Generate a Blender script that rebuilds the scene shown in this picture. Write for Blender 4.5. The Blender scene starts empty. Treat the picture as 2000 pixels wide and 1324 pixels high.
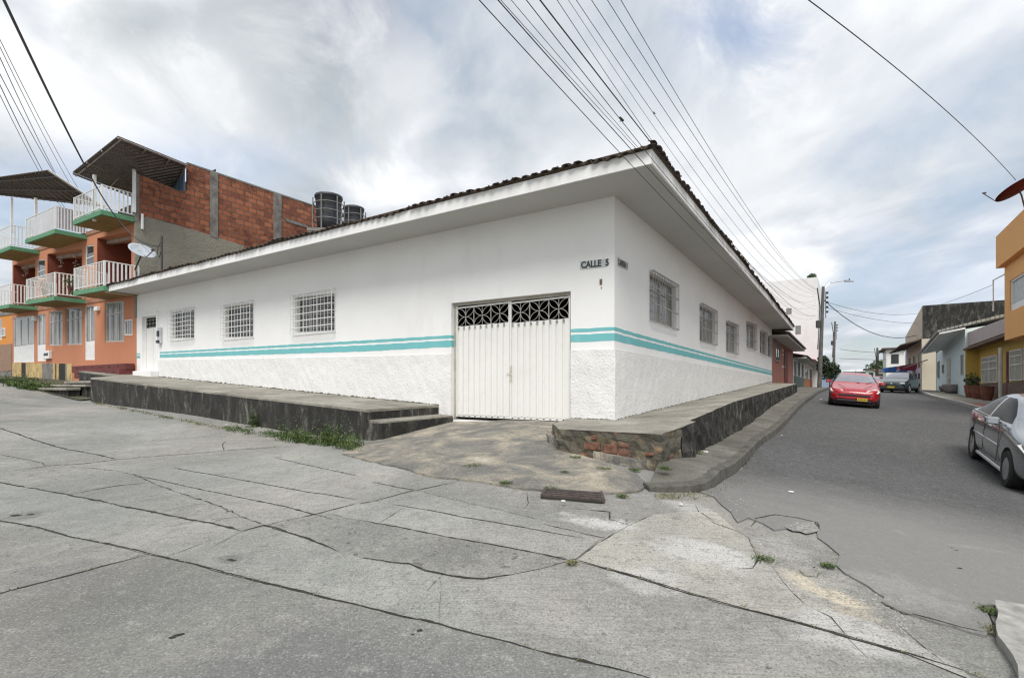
import bpy, bmesh, math, random
import numpy as np
from mathutils import Vector, Matrix, geometry
R = math.radians
rng = random.Random(7)
sc = bpy.context.scene
COL = sc.collection
# ------------------------------------------------------------ frame of the place
# camera stands at x=y=0 looking along +Y; a runs up the left street along the white
# house, b up the right street, both from the house's street corner.
EH, F, HY = 1.6, 976.0, 755.0
_r = Vector((0.66598, 1.0)).normalized()
UB = Vector((_r.x, _r.y)); UA = Vector((-_r.y, _r.x))
C0 = Vector((1.844, 9.0))
def P(a, b, z): 
    return Vector((C0.x + a*UA.x + b*UB.x, C0.y + a*UA.y + b*UB.y, z))
def AB(x, y):
    d = Vector((x, y)) - C0
    return d.dot(UA), d.dot(UB)
def onb(px, py, b):
    k = (px-1000)/F
    a = (k*(C0.y+b*UB.y) - (C0.x+b*UB.x)) / (UA.x - k*UA.y)
    Y = C0.y + a*UA.y + b*UB.y
    return a, EH + (HY-py)/F*Y
def ona(px, py, a):
    k = (px-1000)/F
    b = (k*(C0.y+a*UA.y) - (C0.x+a*UA.x)) / (UB.x - k*UB.y)
    Y = C0.y + a*UA.y + b*UB.y
    return b, EH + (HY-py)/F*Y
def RAY(px, py, Y):
    return Vector(((px-1000)/F*Y, Y, EH+(HY-py)/F*Y))
# ------------------------------------------------------------ terrain heights
CP = [(-3.45,-8.5,0.0),(-1.45,-2.3,.53),(-1.5,-.6,.40),(-1.5,1.2,.385),(-1.5,3.5,.44),(-1.5,6,.56),(-1.5,20.2,1.18),(.9,0,.87),(2.3,0,.88),(4.1,-2.05,.57),(11,-2.1,.82),(18.5,-2.1,1.06),
      (25.8,-2.5,1.62),(40,-3,2.15),(20,-9,1.3),(10,-9,.62),(3,-8.5,.2),(40,-9,2.15),(-5.85,3.35,-.14),(-5.85,6.0,.04),
      (-2.7,3,.38),(-2.7,9,.64),(-3.7,14.5,.80),(-2.7,20,.95),(-7.8,21,.72),(-7.8,12,.45),(-3,35,1.25),(-6.5,35.6,1.17),(-8,45,1.2),(-3,50,1.3),
      (-5,75,.8),(-4.6,-3.2,.12),(-10,-3,-.35),(-10,-10,-.5),(-3.5,-14,-.3),(8,-14,.5),(-9.5,31,.85),(6,10,1.2),(15,10,1.6),(-13,10,.3)]
_cp = np.array(CP); 
def _U(r2): return np.where(r2 > 1e-12, r2*np.log(np.maximum(r2,1e-12)), 0.0)
_n = len(_cp)
_K = _U(((_cp[:,None,:2]-_cp[None,:,:2])**2).sum(-1)) + 0.3*np.eye(_n)
_Pm = np.hstack([np.ones((_n,1)), _cp[:,:2]])
_M = np.block([[_K,_Pm],[_Pm.T,np.zeros((3,3))]])
_w = np.linalg.solve(_M, np.concatenate([_cp[:,2], np.zeros(3)]))
def H(x, y):
    a, b = AB(x, y)
    a = min(max(a,-13),40); b = min(max(b,-14),75)
    r2 = (_cp[:,0]-a)**2 + (_cp[:,1]-b)**2
    return float((_w[:_n]*_U(r2)).sum() + _w[_n] + _w[_n+1]*a + _w[_n+2]*b)
def HP(a, b):
    p = P(a,b,0); return H(p.x,p.y)
def G(px, py, h=0.0):
    k = (px-1000)/F; m = (HY-py)/F
    Y0 = 1.5; Y = Y0
    while Y < 120:
        if EH+m*Y <= H(k*Y,Y)+h: break
        Y0 = Y; Y *= 1.06
    for _ in range(18):
        Ym = (Y0+Y)/2
        if EH+m*Ym <= H(k*Ym,Ym)+h: Y = Ym
        else: Y0 = Ym
    return Vector((k*Y, Y, EH+m*Y))
# ------------------------------------------------------------ objects
ROOTLOC = {}
def tag(o, label=None, cat=None, group=None, kind=None):
    if label: o['label'] = label
    if cat: o['category'] = cat
    if group: o['group'] = group
    if kind: o['kind'] = kind
    return o
def thing(name, label, cat, loc, group=None, rz=0):
    o = bpy.data.objects.new(name, None); COL.objects.link(o)
    o.empty_display_size = .2
    o.location = loc; o.rotation_euler = (0,0,rz)
    ROOTLOC[o.name] = Vector(loc)
    return tag(o, label, cat, group)
def rootloc(o):
    while o.parent: o = o.parent
    return ROOTLOC.get(o.name, Vector((0,0,0)))
class MB:
    def __init__(s): s.v = []; s.f = []
    def poly(s, pts):
        n = len(s.v); s.v += [Vector(p) for p in pts]; s.f.append(tuple(range(n, n+len(pts)))); return s
    def hexa(s, p):   # p0-3 bottom loop, p4-7 top loop
        n = len(s.v); s.v += [Vector(q) for q in p]
        for f in ((0,3,2,1),(4,5,6,7),(0,1,5,4),(1,2,6,5),(2,3,7,6),(3,0,4,7)): s.f.append(tuple(n+i for i in f))
        return s
    def box(s, a0,a1,b0,b1,z0,z1):
        return s.hexa([P(a0,b0,z0),P(a1,b0,z0),P(a1,b1,z0),P(a0,b1,z0),P(a0,b0,z1),P(a1,b0,z1),P(a1,b1,z1),P(a0,b1,z1)])
    def lbox(s, x0,x1,y0,y1,z0,z1):
        return s.hexa([(x0,y0,z0),(x1,y0,z0),(x1,y1,z0),(x0,y1,z0),(x0,y0,z1),(x1,y0,z1),(x1,y1,z1),(x0,y1,z1)])
    def tube(s, pts, r, n=6, r2=None, cap=True):
        pts = [Vector(p) for p in pts]; rings = []
        m = len(pts)
        for i, p in enumerate(pts):
            d = (pts[min(i+1,m-1)]-pts[max(i-1,0)]).normalized()
            u = d.cross(Vector((0,0,1)));
            if u.length < 1e-3: u = Vector((1,0,0))
            u.normalize(); w = d.cross(u)
            rr = r if r2 is None else r+(r2-r)*i/(m-1)
            base = len(s.v)
            for j in range(n):
                t = 2*math.pi*j/n
                s.v.append(p + u*math.cos(t)*rr + w*math.sin(t)*rr)
            rings.append(base)
        for i in range(m-1):
            for j in range(n):
                s.f.append((rings[i]+j, rings[i]+(j+1)%n, rings[i+1]+(j+1)%n, rings[i+1]+j))
        if cap:
            s.f.append(tuple(rings[0]+j for j in range(n))[::-1]); s.f.append(tuple(rings[-1]+j for j in range(n)))
        return s
    def lathe(s, c, prof, n=24, axis='z'):
        c = Vector(c); base = len(s.v); m = len(prof)
        for r, z in prof:
            for j in range(n):
                t = 2*math.pi*j/n
                q = Vector((r*math.cos(t), r*math.sin(t), z)) if axis=='z' else Vector((r*math.cos(t), z, r*math.sin(t)))
                s.v.append(c+q)
        for i in range(m-1):
            for j in range(n):
                s.f.append((base+i*n+j, base+i*n+(j+1)%n, base+(i+1)*n+(j+1)%n, base+(i+1)*n+j))
        s.f.append(tuple(base+j for j in range(n))); s.f.append(tuple(base+(m-1)*n+j for j in range(n)))
        return s
    def build(s, name, mat, parent=None, smooth=False, recalc=True, local=False, label=None, bev=0):
        me = bpy.data.meshes.new(name)
        off = Vector((0,0,0)) if (local or parent is None) else rootloc(parent)
        me.from_pydata([tuple(v-off) for v in s.v], [], s.f)
        if getattr(s,'m2',None) is not None:
            for i_ in range(s.m2[0], len(s.f)): me.polygons[i_].material_index = 1
        bm = bmesh.new(); bm.from_mesh(me)
        if recalc: bmesh.ops.recalc_face_normals(bm, faces=bm.faces)
        if bev: bmesh.ops.bevel(bm, geom=bm.edges[:], offset=bev, segments=1, affect='EDGES')
        uv = bm.loops.layers.uv.new('UVMap')
        for f in bm.faces:
            n = f.normal; na = abs(n.x*UA.x+n.y*UA.y); nb = abs(n.x*UB.x+n.y*UB.y)
            for l in f.loops:
                w = l.vert.co + off
                a, b = AB(w.x, w.y)
                if abs(n.z) > max(na,nb): l[uv].uv = (a, b)
                elif nb >= na: l[uv].uv = (-a, w.z)
                else: l[uv].uv = (b, w.z)
            f.smooth = smooth
        bm.to_mesh(me); bm.free()
        if mat: me.materials.append(mat)
        if getattr(s,'m2',None) is not None: me.materials.append(s.m2[1])
        o = bpy.data.objects.new(name, me); COL.objects.link(o)
        if parent: o.parent = parent
        if label: o['label'] = label
        return o
class Fac:
    """a facade plane: kind 'b' (plane b=c, s runs along a) or 'a' (plane a=c, s along b)"""
    def __init__(s, kind, c, out): s.k, s.c, s.o = kind, c, out
    def pt(s, q, z, off=0.0):
        c = s.c + s.o*off
        return P(q, c, z) if s.k == 'b' else P(c, q, z)
    def px(s, x, y, off=0.0):
        c = s.c + s.o*off
        return onb(x,y,c) if s.k == 'b' else ona(x,y,c)
    def box(s, mb, s0,s1, zb, zt, o0,o1):
        zb = zb if isinstance(zb, tuple) else (zb,zb); zt = zt if isinstance(zt, tuple) else (zt,zt)
        mb.hexa([s.pt(s0,zb[0],o0), s.pt(s1,zb[1],o0), s.pt(s1,zb[1],o1), s.pt(s0,zb[0],o1),
                 s.pt(s0,zt[0],o0), s.pt(s1,zt[1],o0), s.pt(s1,zt[1],o1), s.pt(s0,zt[0],o1)])
    def rect(s, x0,x1, t0,t1, b0,b1, off=0.0):
        """pixel rectangle -> (s0,s1,(zb0,zb1),(zt0,zt1)) with s0<s1"""
        a0, zt0 = s.px(x0,t0,off); _, zb0 = s.px(x0,b0,off)
        a1, zt1 = s.px(x1,t1,off); _, zb1 = s.px(x1,b1,off)
        if a0 <= a1: return a0,a1,(zb0,zb1),(zt0,zt1)
        return a1,a0,(zb1,zb0),(zt1,zt0)
def lin(p0, p1):
    return lambda q: p0[1] + (p1[1]-p0[1])*(q-p0[0])/(p1[0]-p0[0])
def plin(pts):
    pts = sorted(pts)
    xs = [p[0] for p in pts]; ys = [p[1] for p in pts]
    def f(q):
        if q <= xs[0]: i = 0
        elif q >= xs[-1]: i = len(xs)-2
        else: i = max(j for j in range(len(xs)-1) if xs[j] <= q)
        return ys[i] + (ys[i+1]-ys[i])*(q-xs[i])/(xs[i+1]-xs[i])
    return f
def wall_open(mb, fac, s0, s1, zb, zt, ops, depth=.2, thick=.0):
    """front face of a wall with openings [(sa,sb,(zb,zb),(zt,zt)[,depth])] and their reveals"""
    cuts = sorted({s0, s1} | {o[0] for o in ops} | {o[1] for o in ops})
    lerp = lambda t,q,sa,sb: t[0] + (t[1]-t[0])*(q-sa)/(sb-sa)
    for c0, c1 in zip(cuts, cuts[1:]):
        if c1-c0 < 1e-5: continue
        m = (c0+c1)/2
        act = sorted([o for o in ops if o[0] < m < o[1]], key=lambda o: o[2][0])
        lo = (zb(c0), zb(c1))
        for o in act:
            ob = (lerp(o[2],c0,o[0],o[1]), lerp(o[2],c1,o[0],o[1])); ot = (lerp(o[3],c0,o[0],o[1]), lerp(o[3],c1,o[0],o[1]))
            if ob[0] > lo[0]+.004: mb.poly([fac.pt(c0,lo[0]),fac.pt(c1,lo[1]),fac.pt(c1,ob[1]),fac.pt(c0,ob[0])])
            lo = ot
        mb.poly([fac.pt(c0,lo[0]),fac.pt(c1,lo[1]),fac.pt(c1,zt(c1)),fac.pt(c0,zt(c0))])
    for o in ops:
        d = -(o[4] if len(o) > 4 else depth); a,b = o[0],o[1]
        mb.poly([fac.pt(a,o[2][0]),fac.pt(a,o[3][0]),fac.pt(a,o[3][0],d),fac.pt(a,o[2][0],d)])
        mb.poly([fac.pt(b,o[2][1]),fac.pt(b,o[3][1]),fac.pt(b,o[3][1],d),fac.pt(b,o[2][1],d)])
        mb.poly([fac.pt(a,o[3][0]),fac.pt(b,o[3][1]),fac.pt(b,o[3][1],d),fac.pt(a,o[3][0],d)])
        mb.poly([fac.pt(a,o[2][0]),fac.pt(b,o[2][1]),fac.pt(b,o[2][1],d),fac.pt(a,o[2][0],d)])
def inside(pt, poly):
    x,y = pt; c = False; n = len(poly)
    for i in range(n):
        x0,y0 = poly[i]; x1,y1 = poly[(i+1)%n]
        if (y0>y)!=(y1>y) and x < (x1-x0)*(y-y0)/(y1-y0)+x0: c = not c
    return c
def densify(out, step, jit=0.0):
    res = []
    n = len(out)
    for i in range(n):
        p = Vector(out[i][:2]); q = Vector(out[(i+1)%n][:2]); d = (q-p).length
        m = max(1, int(d/step))
        nrm = Vector((-(q-p).y, (q-p).x)).normalized() if d > 0 else Vector((0,0))
        for j in range(m):
            t = j/m; r = p.lerp(q,t)
            if jit and j: r += nrm*rng.uniform(-jit,jit)
            res.append(r)
    return res
def sheet(name, out, ztop, step, mat, zbot=None, parent=None, jit=0.0, dstep=None, smooth=True, mb=None):
    """a triangulated sheet (or slab with sides down to zbot) inside an outline, following ztop(x,y)"""
    o = densify(out, dstep or step, jit)
    n = len(o)
    xs = [p.x for p in o]; ys = [p.y for p in o]
    pts = list(o); poly = [(p.x,p.y) for p in o]
    y = min(ys)+step*.37
    while y < max(ys):
        x = min(xs)+step*.41
        while x < max(xs):
            if inside((x,y), poly):
                if min((Vector((x,y))-q).length_squared for q in o) > (step*.35)**2:
                    pts.append(Vector((x,y)))
            x += step
        y += step
    vs, es, fs, *_ = geometry.delaunay_2d_cdt(pts, [(i,(i+1)%n) for i in range(n)], [], 1, 1e-5)
    m = mb or MB(); base = len(m.v)
    m.v += [Vector((v.x,v.y,ztop(v.x,v.y))) for v in vs]
    for f in fs:
        cx = sum(vs[i].x for i in f)/3; cy = sum(vs[i].y for i in f)/3
        if inside((cx,cy), poly): m.f.append(tuple(base+i for i in f))
    if zbot:
        for i in range(n):
            p, q = o[i], o[(i+1)%n]
            m.poly([(p.x,p.y,ztop(p.x,p.y)),(q.x,q.y,ztop(q.x,q.y)),(q.x,q.y,zbot(q.x,q.y)),(p.x,p.y,zbot(p.x,p.y))])
    if mb: return m
    ob = m.build(name, mat, parent, smooth=False, recalc=True)
    return ob
# ------------------------------------------------------------ materials
MATS = {}
def nodes(m):
    m.use_nodes = True; nt = m.node_tree
    return nt, nt.nodes, nt.links, nt.nodes['Principled BSDF']
class NB:
    """tiny node-building helper"""
    def __init__(s, nt): s.nt = nt; s.N = nt.nodes; s.L = nt.links
    def new(s, t, **kw):
        n = s.N.new(t)
        for k, v in kw.items():
            if k.startswith('_'): setattr(n, k[1:], v)
            else: n.inputs[k].default_value = v
        return n
    def pos(s):
        return s.new('ShaderNodeNewGeometry').outputs['Position']
    def noise(s, vec, scale, detail=4, rough=.55, dist=0):
        n = s.new('ShaderNodeTexNoise', Scale=scale, Detail=detail, Roughness=rough, Distortion=dist)
        s.L.new(vec, n.inputs['Vector']); return n.outputs['Fac']
    def ramp(s, fac, stops):
        n = s.new('ShaderNodeValToRGB'); s.L.new(fac, n.inputs['Fac'])
        el = n.color_ramp.elements
        while len(el) > 1: el.remove(el[-1])
        el[0].position = stops[0][0]; el[0].color = c4(stops[0][1])
        for p, c in stops[1:]:
            e = el.new(p); e.color = c4(c)
        return n.outputs['Color']
    def mix(s, fac, a, b, mode='MIX'):
        n = s.new('ShaderNodeMix', _data_type='RGBA', _blend_type=mode)
        for sock, val in ((n.inputs[0],fac),(n.inputs[6],a),(n.inputs[7],b)):
            if isinstance(val, bpy.types.NodeSocket): s.L.new(val, sock)
            else: sock.default_value = val if isinstance(val,(int,float)) else c4(val)
        return n.outputs[2]
    def math(s, op, a, b=0.0, clamp=False):
        n = s.new('ShaderNodeMath', _operation=op, _use_clamp=clamp)
        for sock, val in ((n.inputs[0],a),(n.inputs[1],b)):
            if isinstance(val, bpy.types.NodeSocket): s.L.new(val, sock)
            else: sock.default_value = val
        return n.outputs[0]
    def bump(s, h, strength, dist, nrm=None):
        n = s.new('ShaderNodeBump', Strength=strength, Distance=dist)
        s.L.new(h, n.inputs['Height'])
        if nrm: s.L.new(nrm, n.inputs['Normal'])
        return n.outputs['Normal']
def c4(c):
    if isinstance(c,(int,float)): return (c,c,c,1)
    return (c[0],c[1],c[2],1)
def mat(name, col, rough=.7, var=.12, vscale=3.0, bump=0.0, bscale=40.0, bdist=.01, metal=0.0, spec=None, dirt=None, dirt_amt=.5, dscale=1.2, coat=0, obj=False):
    if name in MATS: return MATS[name]
    m = bpy.data.materials.new(name); nt, N, L, B = nodes(m); nb = NB(nt)
    pos = nb.new('ShaderNodeTexCoord').outputs['Object'] if obj else nb.pos()
    lo = [max(0,c*(1-var)) for c in col]; hi = [min(1,c*(1+var)) for c in col]
    n1 = nb.noise(pos, vscale, 6, .6)
    c = nb.ramp(n1, [(.3,lo),(.7,hi)])
    if dirt is not None:
        d = nb.noise(pos, dscale, 8, .7, .4)
        f = nb.ramp(d, [(.5,0),(.72,dirt_amt)])
        c = nb.mix(f, c, dirt)
    L.new(c, B.inputs['Base Color'])
    B.inputs['Roughness'].default_value = rough; B.inputs['Metallic'].default_value = metal
    if coat: B.inputs['Coat Weight'].default_value = coat; B.inputs['Coat Roughness'].default_value = .05
    if spec is not None: B.inputs['Specular IOR Level'].default_value = spec
    if bump:
        L.new(nb.bump(nb.noise(pos, bscale, 5, .6), bump, bdist), B.inputs['Normal'])
    MATS[name] = m; return m
# ------------------------------------------------------------ special materials
def spot(nb, p, x, y, ang, rx, ry):
    mp = nb.new('ShaderNodeMapping', _vector_type='TEXTURE'); mp.inputs['Location'].default_value = (x,y,0); mp.inputs['Rotation'].default_value = (0,0,ang); mp.inputs['Scale'].default_value = (rx,ry,1000)
    nb.L.new(p, mp.inputs['Vector']); d = nb.new('ShaderNodeVectorMath', _operation='LENGTH'); nb.L.new(mp.outputs[0], d.inputs[0]); return d.outputs['Value']
def _sp(x0,y0,x1,y1,ry,col,am):
    a,b = G(x0,y0),G(x1,y1); d=b-a; m_=(a+b)/2; return (m_.x,m_.y,math.atan2(d.y,d.x),d.length*.66+.2,ry*2.0,col,am)
PALE=(.52,.515,.495); SANDY=(.52,.46,.35); SAND2=(.40,.355,.28); DRK=(.12,.12,.115)
SPOTS=[_sp(1440,1040,1600,1100,.30,(.33,.32,.30),.85),_sp(1480,1080,1720,1215,.40,(.37,.355,.32),.75),_sp(1060,1000,1280,1040,.22,PALE,.85),_sp(1250,1035,1520,1130,.35,PALE,.6),_sp(1150,1120,1380,1150,.22,PALE,.45),_sp(700,1060,1060,1110,.30,DRK,.5),_sp(0,1005,90,1010,.25,DRK,.7),_sp(40,885,260,905,.5,(.20,.2,.19),.4),_sp(150,820,420,860,.7,(.33,.335,.33),.5),_sp(1290,975,1420,1010,.25,PALE,.5),_sp(430,1090,470,1096,.10,DRK,.7),_sp(1450,1180,1900,1300,.30,PALE,.6),_sp(1330,1060,1500,1110,.2,PALE,.6),_sp(1545,1135,1730,1195,.17,SANDY,1.0),_sp(1520,1112,1620,1150,.16,SANDY,.95),_sp(1620,1185,1720,1210,.09,SAND2,.9),_sp(100,1330,1100,1420,1.0,(.13,.13,.128),.75),_sp(0,1100,260,1150,.35,(.14,.14,.138),.5),_sp(560,975,760,1000,.25,(.32,.315,.30),.6),_sp(640,890,900,930,.5,(.33,.33,.315),.6),_sp(760,1230,1300,1330,.4,(.14,.14,.137),.45)]
def m_concrete_road(tone=1.0, pit=0.0, tintc=(1,1,1)):
    m = bpy.data.materials.new('road_concrete'); nt,N,L,B = nodes(m); nb = NB(nt); p = nb.pos()
    base = nb.ramp(nb.noise(p,.45,8,.62,.3), [(.30,(.165,.164,.155)),(.5,(.252,.250,.236)),(.68,(.36,.354,.332))])
    tint = nb.ramp(nb.noise(p,.23,3,.5), [(.4,(.97,1.0,.98)),(.6,(1.04,1.0,.95))])
    c = nb.mix(1.0, base, tint, 'MULTIPLY')
    c = nb.mix(1.0, c, [tone*x for x in tintc], 'MULTIPLY')
    # worn, lighter dusty areas and dark stains
    c = nb.mix(nb.ramp(nb.noise(p,.9,9,.72,.6), [(.52,0),(.74,.55)]), c, (.37,.36,.33))
    c = nb.mix(nb.ramp(nb.noise(p,1.7,9,.75,.2), [(.57,0),(.75,.6)]), c, (.12,.12,.115))
    # places worn pale or left rough, each where it lies on the road
    for (x,y,ang,rx,ry,col,am) in SPOTS:
        f = nb.ramp(nb.math('ADD', spot(nb,p,x,y,ang,rx,ry), nb.math('MULTIPLY', nb.noise(p,2.3,7,.7), 1.1)), [(.8,am),(1.5,0)])
        c = nb.mix(f, c, col)
    # aggregate speckle
    sp = nb.noise(p,75,3,.8)
    s2 = nb.noise(p,27,4,.75)
    s3 = nb.noise(p,8,6,.78,.3)
    c = nb.mix(nb.ramp(s3, [(.34,.55),(.47,0)]), c, (.12,.12,.112))
    c = nb.mix(nb.ramp(s3, [(.56,0),(.70,.45)]), c, (.44,.435,.41))
    c = nb.mix(nb.ramp(s2, [(.30,.5),(.44,0)]), c, (.10,.10,.095))
    c = nb.mix(nb.ramp(s2, [(.58,0),(.72,.4)]), c, (.40,.395,.38))
    c = nb.mix(nb.ramp(sp, [(.36,.8),(.47,0)]), c, (.085,.085,.08))
    c = nb.mix(nb.ramp(sp, [(.56,0),(.68,.65)]), c, (.44,.435,.42))
    pits = nb.noise(p,13,5,.7)
    c = nb.mix(nb.ramp(pits, [(.29+pit,.9),(.355+pit,0)]), c, (.08,.08,.075))
    # brushed finish across the lanes
    mp = nb.new('ShaderNodeMapping'); mp.inputs['Rotation'].default_value = (0,0,R(-38)); mp.inputs['Scale'].default_value = (3,70,3)
    L.new(p, mp.inputs['Vector']); br = nb.noise(mp.outputs[0],1.0,4,.6)
    c = nb.mix(nb.ramp(br, [(.35,.35),(.5,0)]), c, (.13,.13,.125))
    L.new(c, B.inputs['Base Color']); B.inputs['Roughness'].default_value = .88
    h = nb.math('ADD', nb.math('MULTIPLY', sp, .5), nb.math('ADD', nb.math('MULTIPLY', br,.25), nb.math('MULTIPLY', nb.noise(p,5,6,.6), 1.5)))
    L.new(nb.bump(h, .7, .012), B.inputs['Normal'])
    return m
def m_asphalt():
    m = bpy.data.materials.new('asphalt'); nt,N,L,B = nodes(m); nb = NB(nt); p = nb.pos()
    c = nb.ramp(nb.noise(p,.35,7,.6,.3), [(.3,(.052,.053,.054)),(.7,(.082,.082,.081))])
    c = nb.mix(nb.ramp(nb.noise(p,.8,10,.75,.8), [(.56,0),(.78,.5)]), c, (.17,.168,.16))
    for (x,y,ang,rx,ry,col,am) in (_sp(1745,1035,1775,1050,.04,(.22,.22,.215),.6),_sp(1820,1060,1990,1085,.10,(.22,.215,.21),.6),_sp(1640,1100,1900,1225,.36,(.27,.265,.25),.8),_sp(1755,965,1790,972,.05,(.16,.16,.16),.5),_sp(1500,840,1640,1000,.6,(.085,.086,.09),.5)):
        f = nb.ramp(nb.math('ADD', spot(nb,p,x,y,ang,rx,ry), nb.math('MULTIPLY', nb.noise(p,4,7,.7), 1.1)), [(.8,am),(1.5,0)]); c = nb.mix(f, c, col)
    s3 = nb.noise(p,9,6,.8,.3); c = nb.mix(nb.ramp(s3, [(.36,.7),(.47,0)]), c, (.030,.030,.030)); c = nb.mix(nb.ramp(s3, [(.54,0),(.68,.6)]), c, (.18,.178,.17)); s4 = nb.noise(p,24,4,.8); c = nb.mix(nb.ramp(s4, [(.36,.6),(.46,0)]), c, (.03,.03,.03)); c = nb.mix(nb.ramp(s4, [(.56,0),(.68,.5)]), c, (.20,.198,.19))
    sp = nb.noise(p,60,3,.8)
    c = nb.mix(nb.ramp(sp, [(.36,.85),(.49,0)]), c, (.025,.025,.025))
    c = nb.mix(nb.ramp(sp, [(.53,0),(.66,.6)]), c, (.26,.255,.245))
    # pale dust towards the broken mouth of the street
    g = nb.new('ShaderNodeVectorMath', _operation='DISTANCE'); L.new(p, g.inputs[0]); g.inputs[1].default_value = (3.4,4.2,0)
    f = nb.ramp(nb.math('MULTIPLY', nb.math('ADD', g.outputs['Value'], nb.math('MULTIPLY', nb.noise(p,1.5,7,.7),2.0)), .2), [(.40,.6),(.95,0)])
    c = nb.mix(f, c, (.27,.265,.25))
    L.new(c, B.inputs['Base Color']); B.inputs['Roughness'].default_value = .85
    L.new(nb.bump(nb.math('ADD', sp, nb.noise(p,7,5,.6)), .6, .008), B.inputs['Normal'])
    return m
def m_drive():
    m = bpy.data.materials.new('driveway_cement'); nt,N,L,B = nodes(m); nb = NB(nt); p = nb.pos()
    c = nb.ramp(nb.noise(p,1.5,9,.72,.5), [(.42,(.165,.16,.145)),(.50,(.245,.232,.20)),(.58,(.37,.325,.25)),(.70,(.52,.48,.40))])
    c = nb.mix(nb.ramp(nb.noise(p,4,9,.75), [(.54,0),(.66,.7)]), c, (.14,.135,.12))
    sp = nb.noise(p,35,5,.75)
    c = nb.mix(nb.ramp(sp, [(.36,.7),(.46,0)]), c, (.10,.095,.085))
    c = nb.mix(nb.ramp(sp, [(.58,0),(.7,.6)]), c, (.55,.52,.46))
    L.new(c, B.inputs['Base Color']); B.inputs['Roughness'].default_value = .92
    L.new(nb.bump(nb.math('ADD', sp, nb.math('MULTIPLY', nb.noise(p,4,7,.65),3)), .9, .025), B.inputs['Normal'])
    return m
def m_stained_wall():
    """old retaining wall: dark, with vertical water streaks and moss"""
    m = bpy.data.materials.new('stained_concrete_wall'); nt,N,L,B = nodes(m); nb = NB(nt); p = nb.pos()
    mp = nb.new('ShaderNodeMapping'); mp.inputs['Scale'].default_value = (1.9,1.9,.75); L.new(p, mp.inputs['Vector'])
    st = nb.noise(mp.outputs[0],1.6,10,.74,.8)
    c = nb.ramp(st, [(.34,(.014,.014,.013)),(.48,(.023,.022,.020)),(.56,(.050,.048,.042)),(.67,(.20,.195,.17))])
    c = nb.mix(nb.ramp(nb.noise(p,6,8,.75), [(.52,0),(.68,.6)]), c, (.03,.03,.028))
    c = nb.mix(nb.ramp(nb.noise(p,2.2,6,.7), [(.60,0),(.74,.6)]), c, (.06,.075,.03))
    L.new(c, B.inputs['Base Color']); B.inputs['Roughness'].default_value = .93
    L.new(nb.bump(nb.noise(p,9,8,.7), .9, .03), B.inputs['Normal'])
    return m
def m_top(tone=1.0):
    m = bpy.data.materials.new('footway_concrete'); nt,N,L,B = nodes(m); nb = NB(nt); p = nb.pos()
    c = nb.ramp(nb.noise(p,.9,8,.7,.3), [(.32,(.17,.16,.13)),(.5,(.28,.262,.222)),(.68,(.40,.385,.335))])
    c = nb.mix(1.0, c, (tone,)*3, 'MULTIPLY')
    c = nb.mix(nb.ramp(nb.noise(p,3,8,.75), [(.52,0),(.68,.7)]), c, (.085*tone,.08*tone,.065*tone))
    sp = nb.noise(p,45,5,.75)
    c = nb.mix(nb.ramp(sp, [(.38,.6),(.48,0)]), c, (.06,.058,.05))
    L.new(c, B.inputs['Base Color']); B.inputs['Roughness'].default_value = .92
    L.new(nb.bump(nb.math('ADD', sp, nb.math('MULTIPLY', nb.noise(p,6,6,.6),2)), .7, .012), B.inputs['Normal'])
    return m
def m_rubble():
    """crumbling rubble and brick masonry"""
    m = bpy.data.materials.new('rubble_masonry'); nt,N,L,B = nodes(m); nb = NB(nt); p = nb.pos()
    w = nb.new('ShaderNodeTexNoise', Scale=7.0, Detail=4.0); L.new(p, w.inputs['Vector'])
    q = nb.new('ShaderNodeVectorMath', _operation='MULTIPLY_ADD'); L.new(w.outputs['Color'], q.inputs[0]); q.inputs[1].default_value = (.09,.09,.07); L.new(p, q.inputs[2])
    mp = nb.new('ShaderNodeMapping'); mp.inputs['Scale'].default_value = (3.2,3.2,6.5); L.new(q.outputs[0], mp.inputs['Vector'])
    v = nb.new('ShaderNodeTexVoronoi', Scale=1.0); L.new(mp.outputs[0], v.inputs['Vector'])
    ve = nb.new('ShaderNodeTexVoronoi', Scale=1.0, _feature='DISTANCE_TO_EDGE'); L.new(mp.outputs[0], ve.inputs['Vector'])
    sep = nb.new('ShaderNodeSeparateColor'); L.new(v.outputs['Color'], sep.inputs[0])
    c = nb.ramp(sep.outputs[0], [(0,(.12,.115,.09)),(.30,(.17,.15,.11)),(.46,(.24,.19,.115)),(.60,(.23,.115,.075)),(.70,(.25,.20,.13)),(.84,(.28,.185,.11)),(1,(.19,.18,.15))])
    c.node.color_ramp.interpolation = 'CONSTANT'
    c = nb.mix(nb.ramp(ve.outputs[0], [(.03,.85),(.12,0)]), c, (.10,.09,.07))
    c = nb.mix(nb.ramp(nb.noise(p,5,9,.75), [(.46,0),(.62,.85)]), c, (.085,.08,.06))
    c = nb.mix(nb.ramp(nb.noise(p,2.0,6,.7), [(.58,0),(.7,.7)]), c, (.22,.21,.18))
    L.new(c, B.inputs['Base Color']); B.inputs['Roughness'].default_value = .95
    h = nb.math('ADD', nb.math('MULTIPLY', ve.outputs[0], 1.2), nb.noise(p,14,8,.7))
    L.new(nb.bump(h, 1.0, .05), B.inputs['Normal'])
    return m
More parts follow.
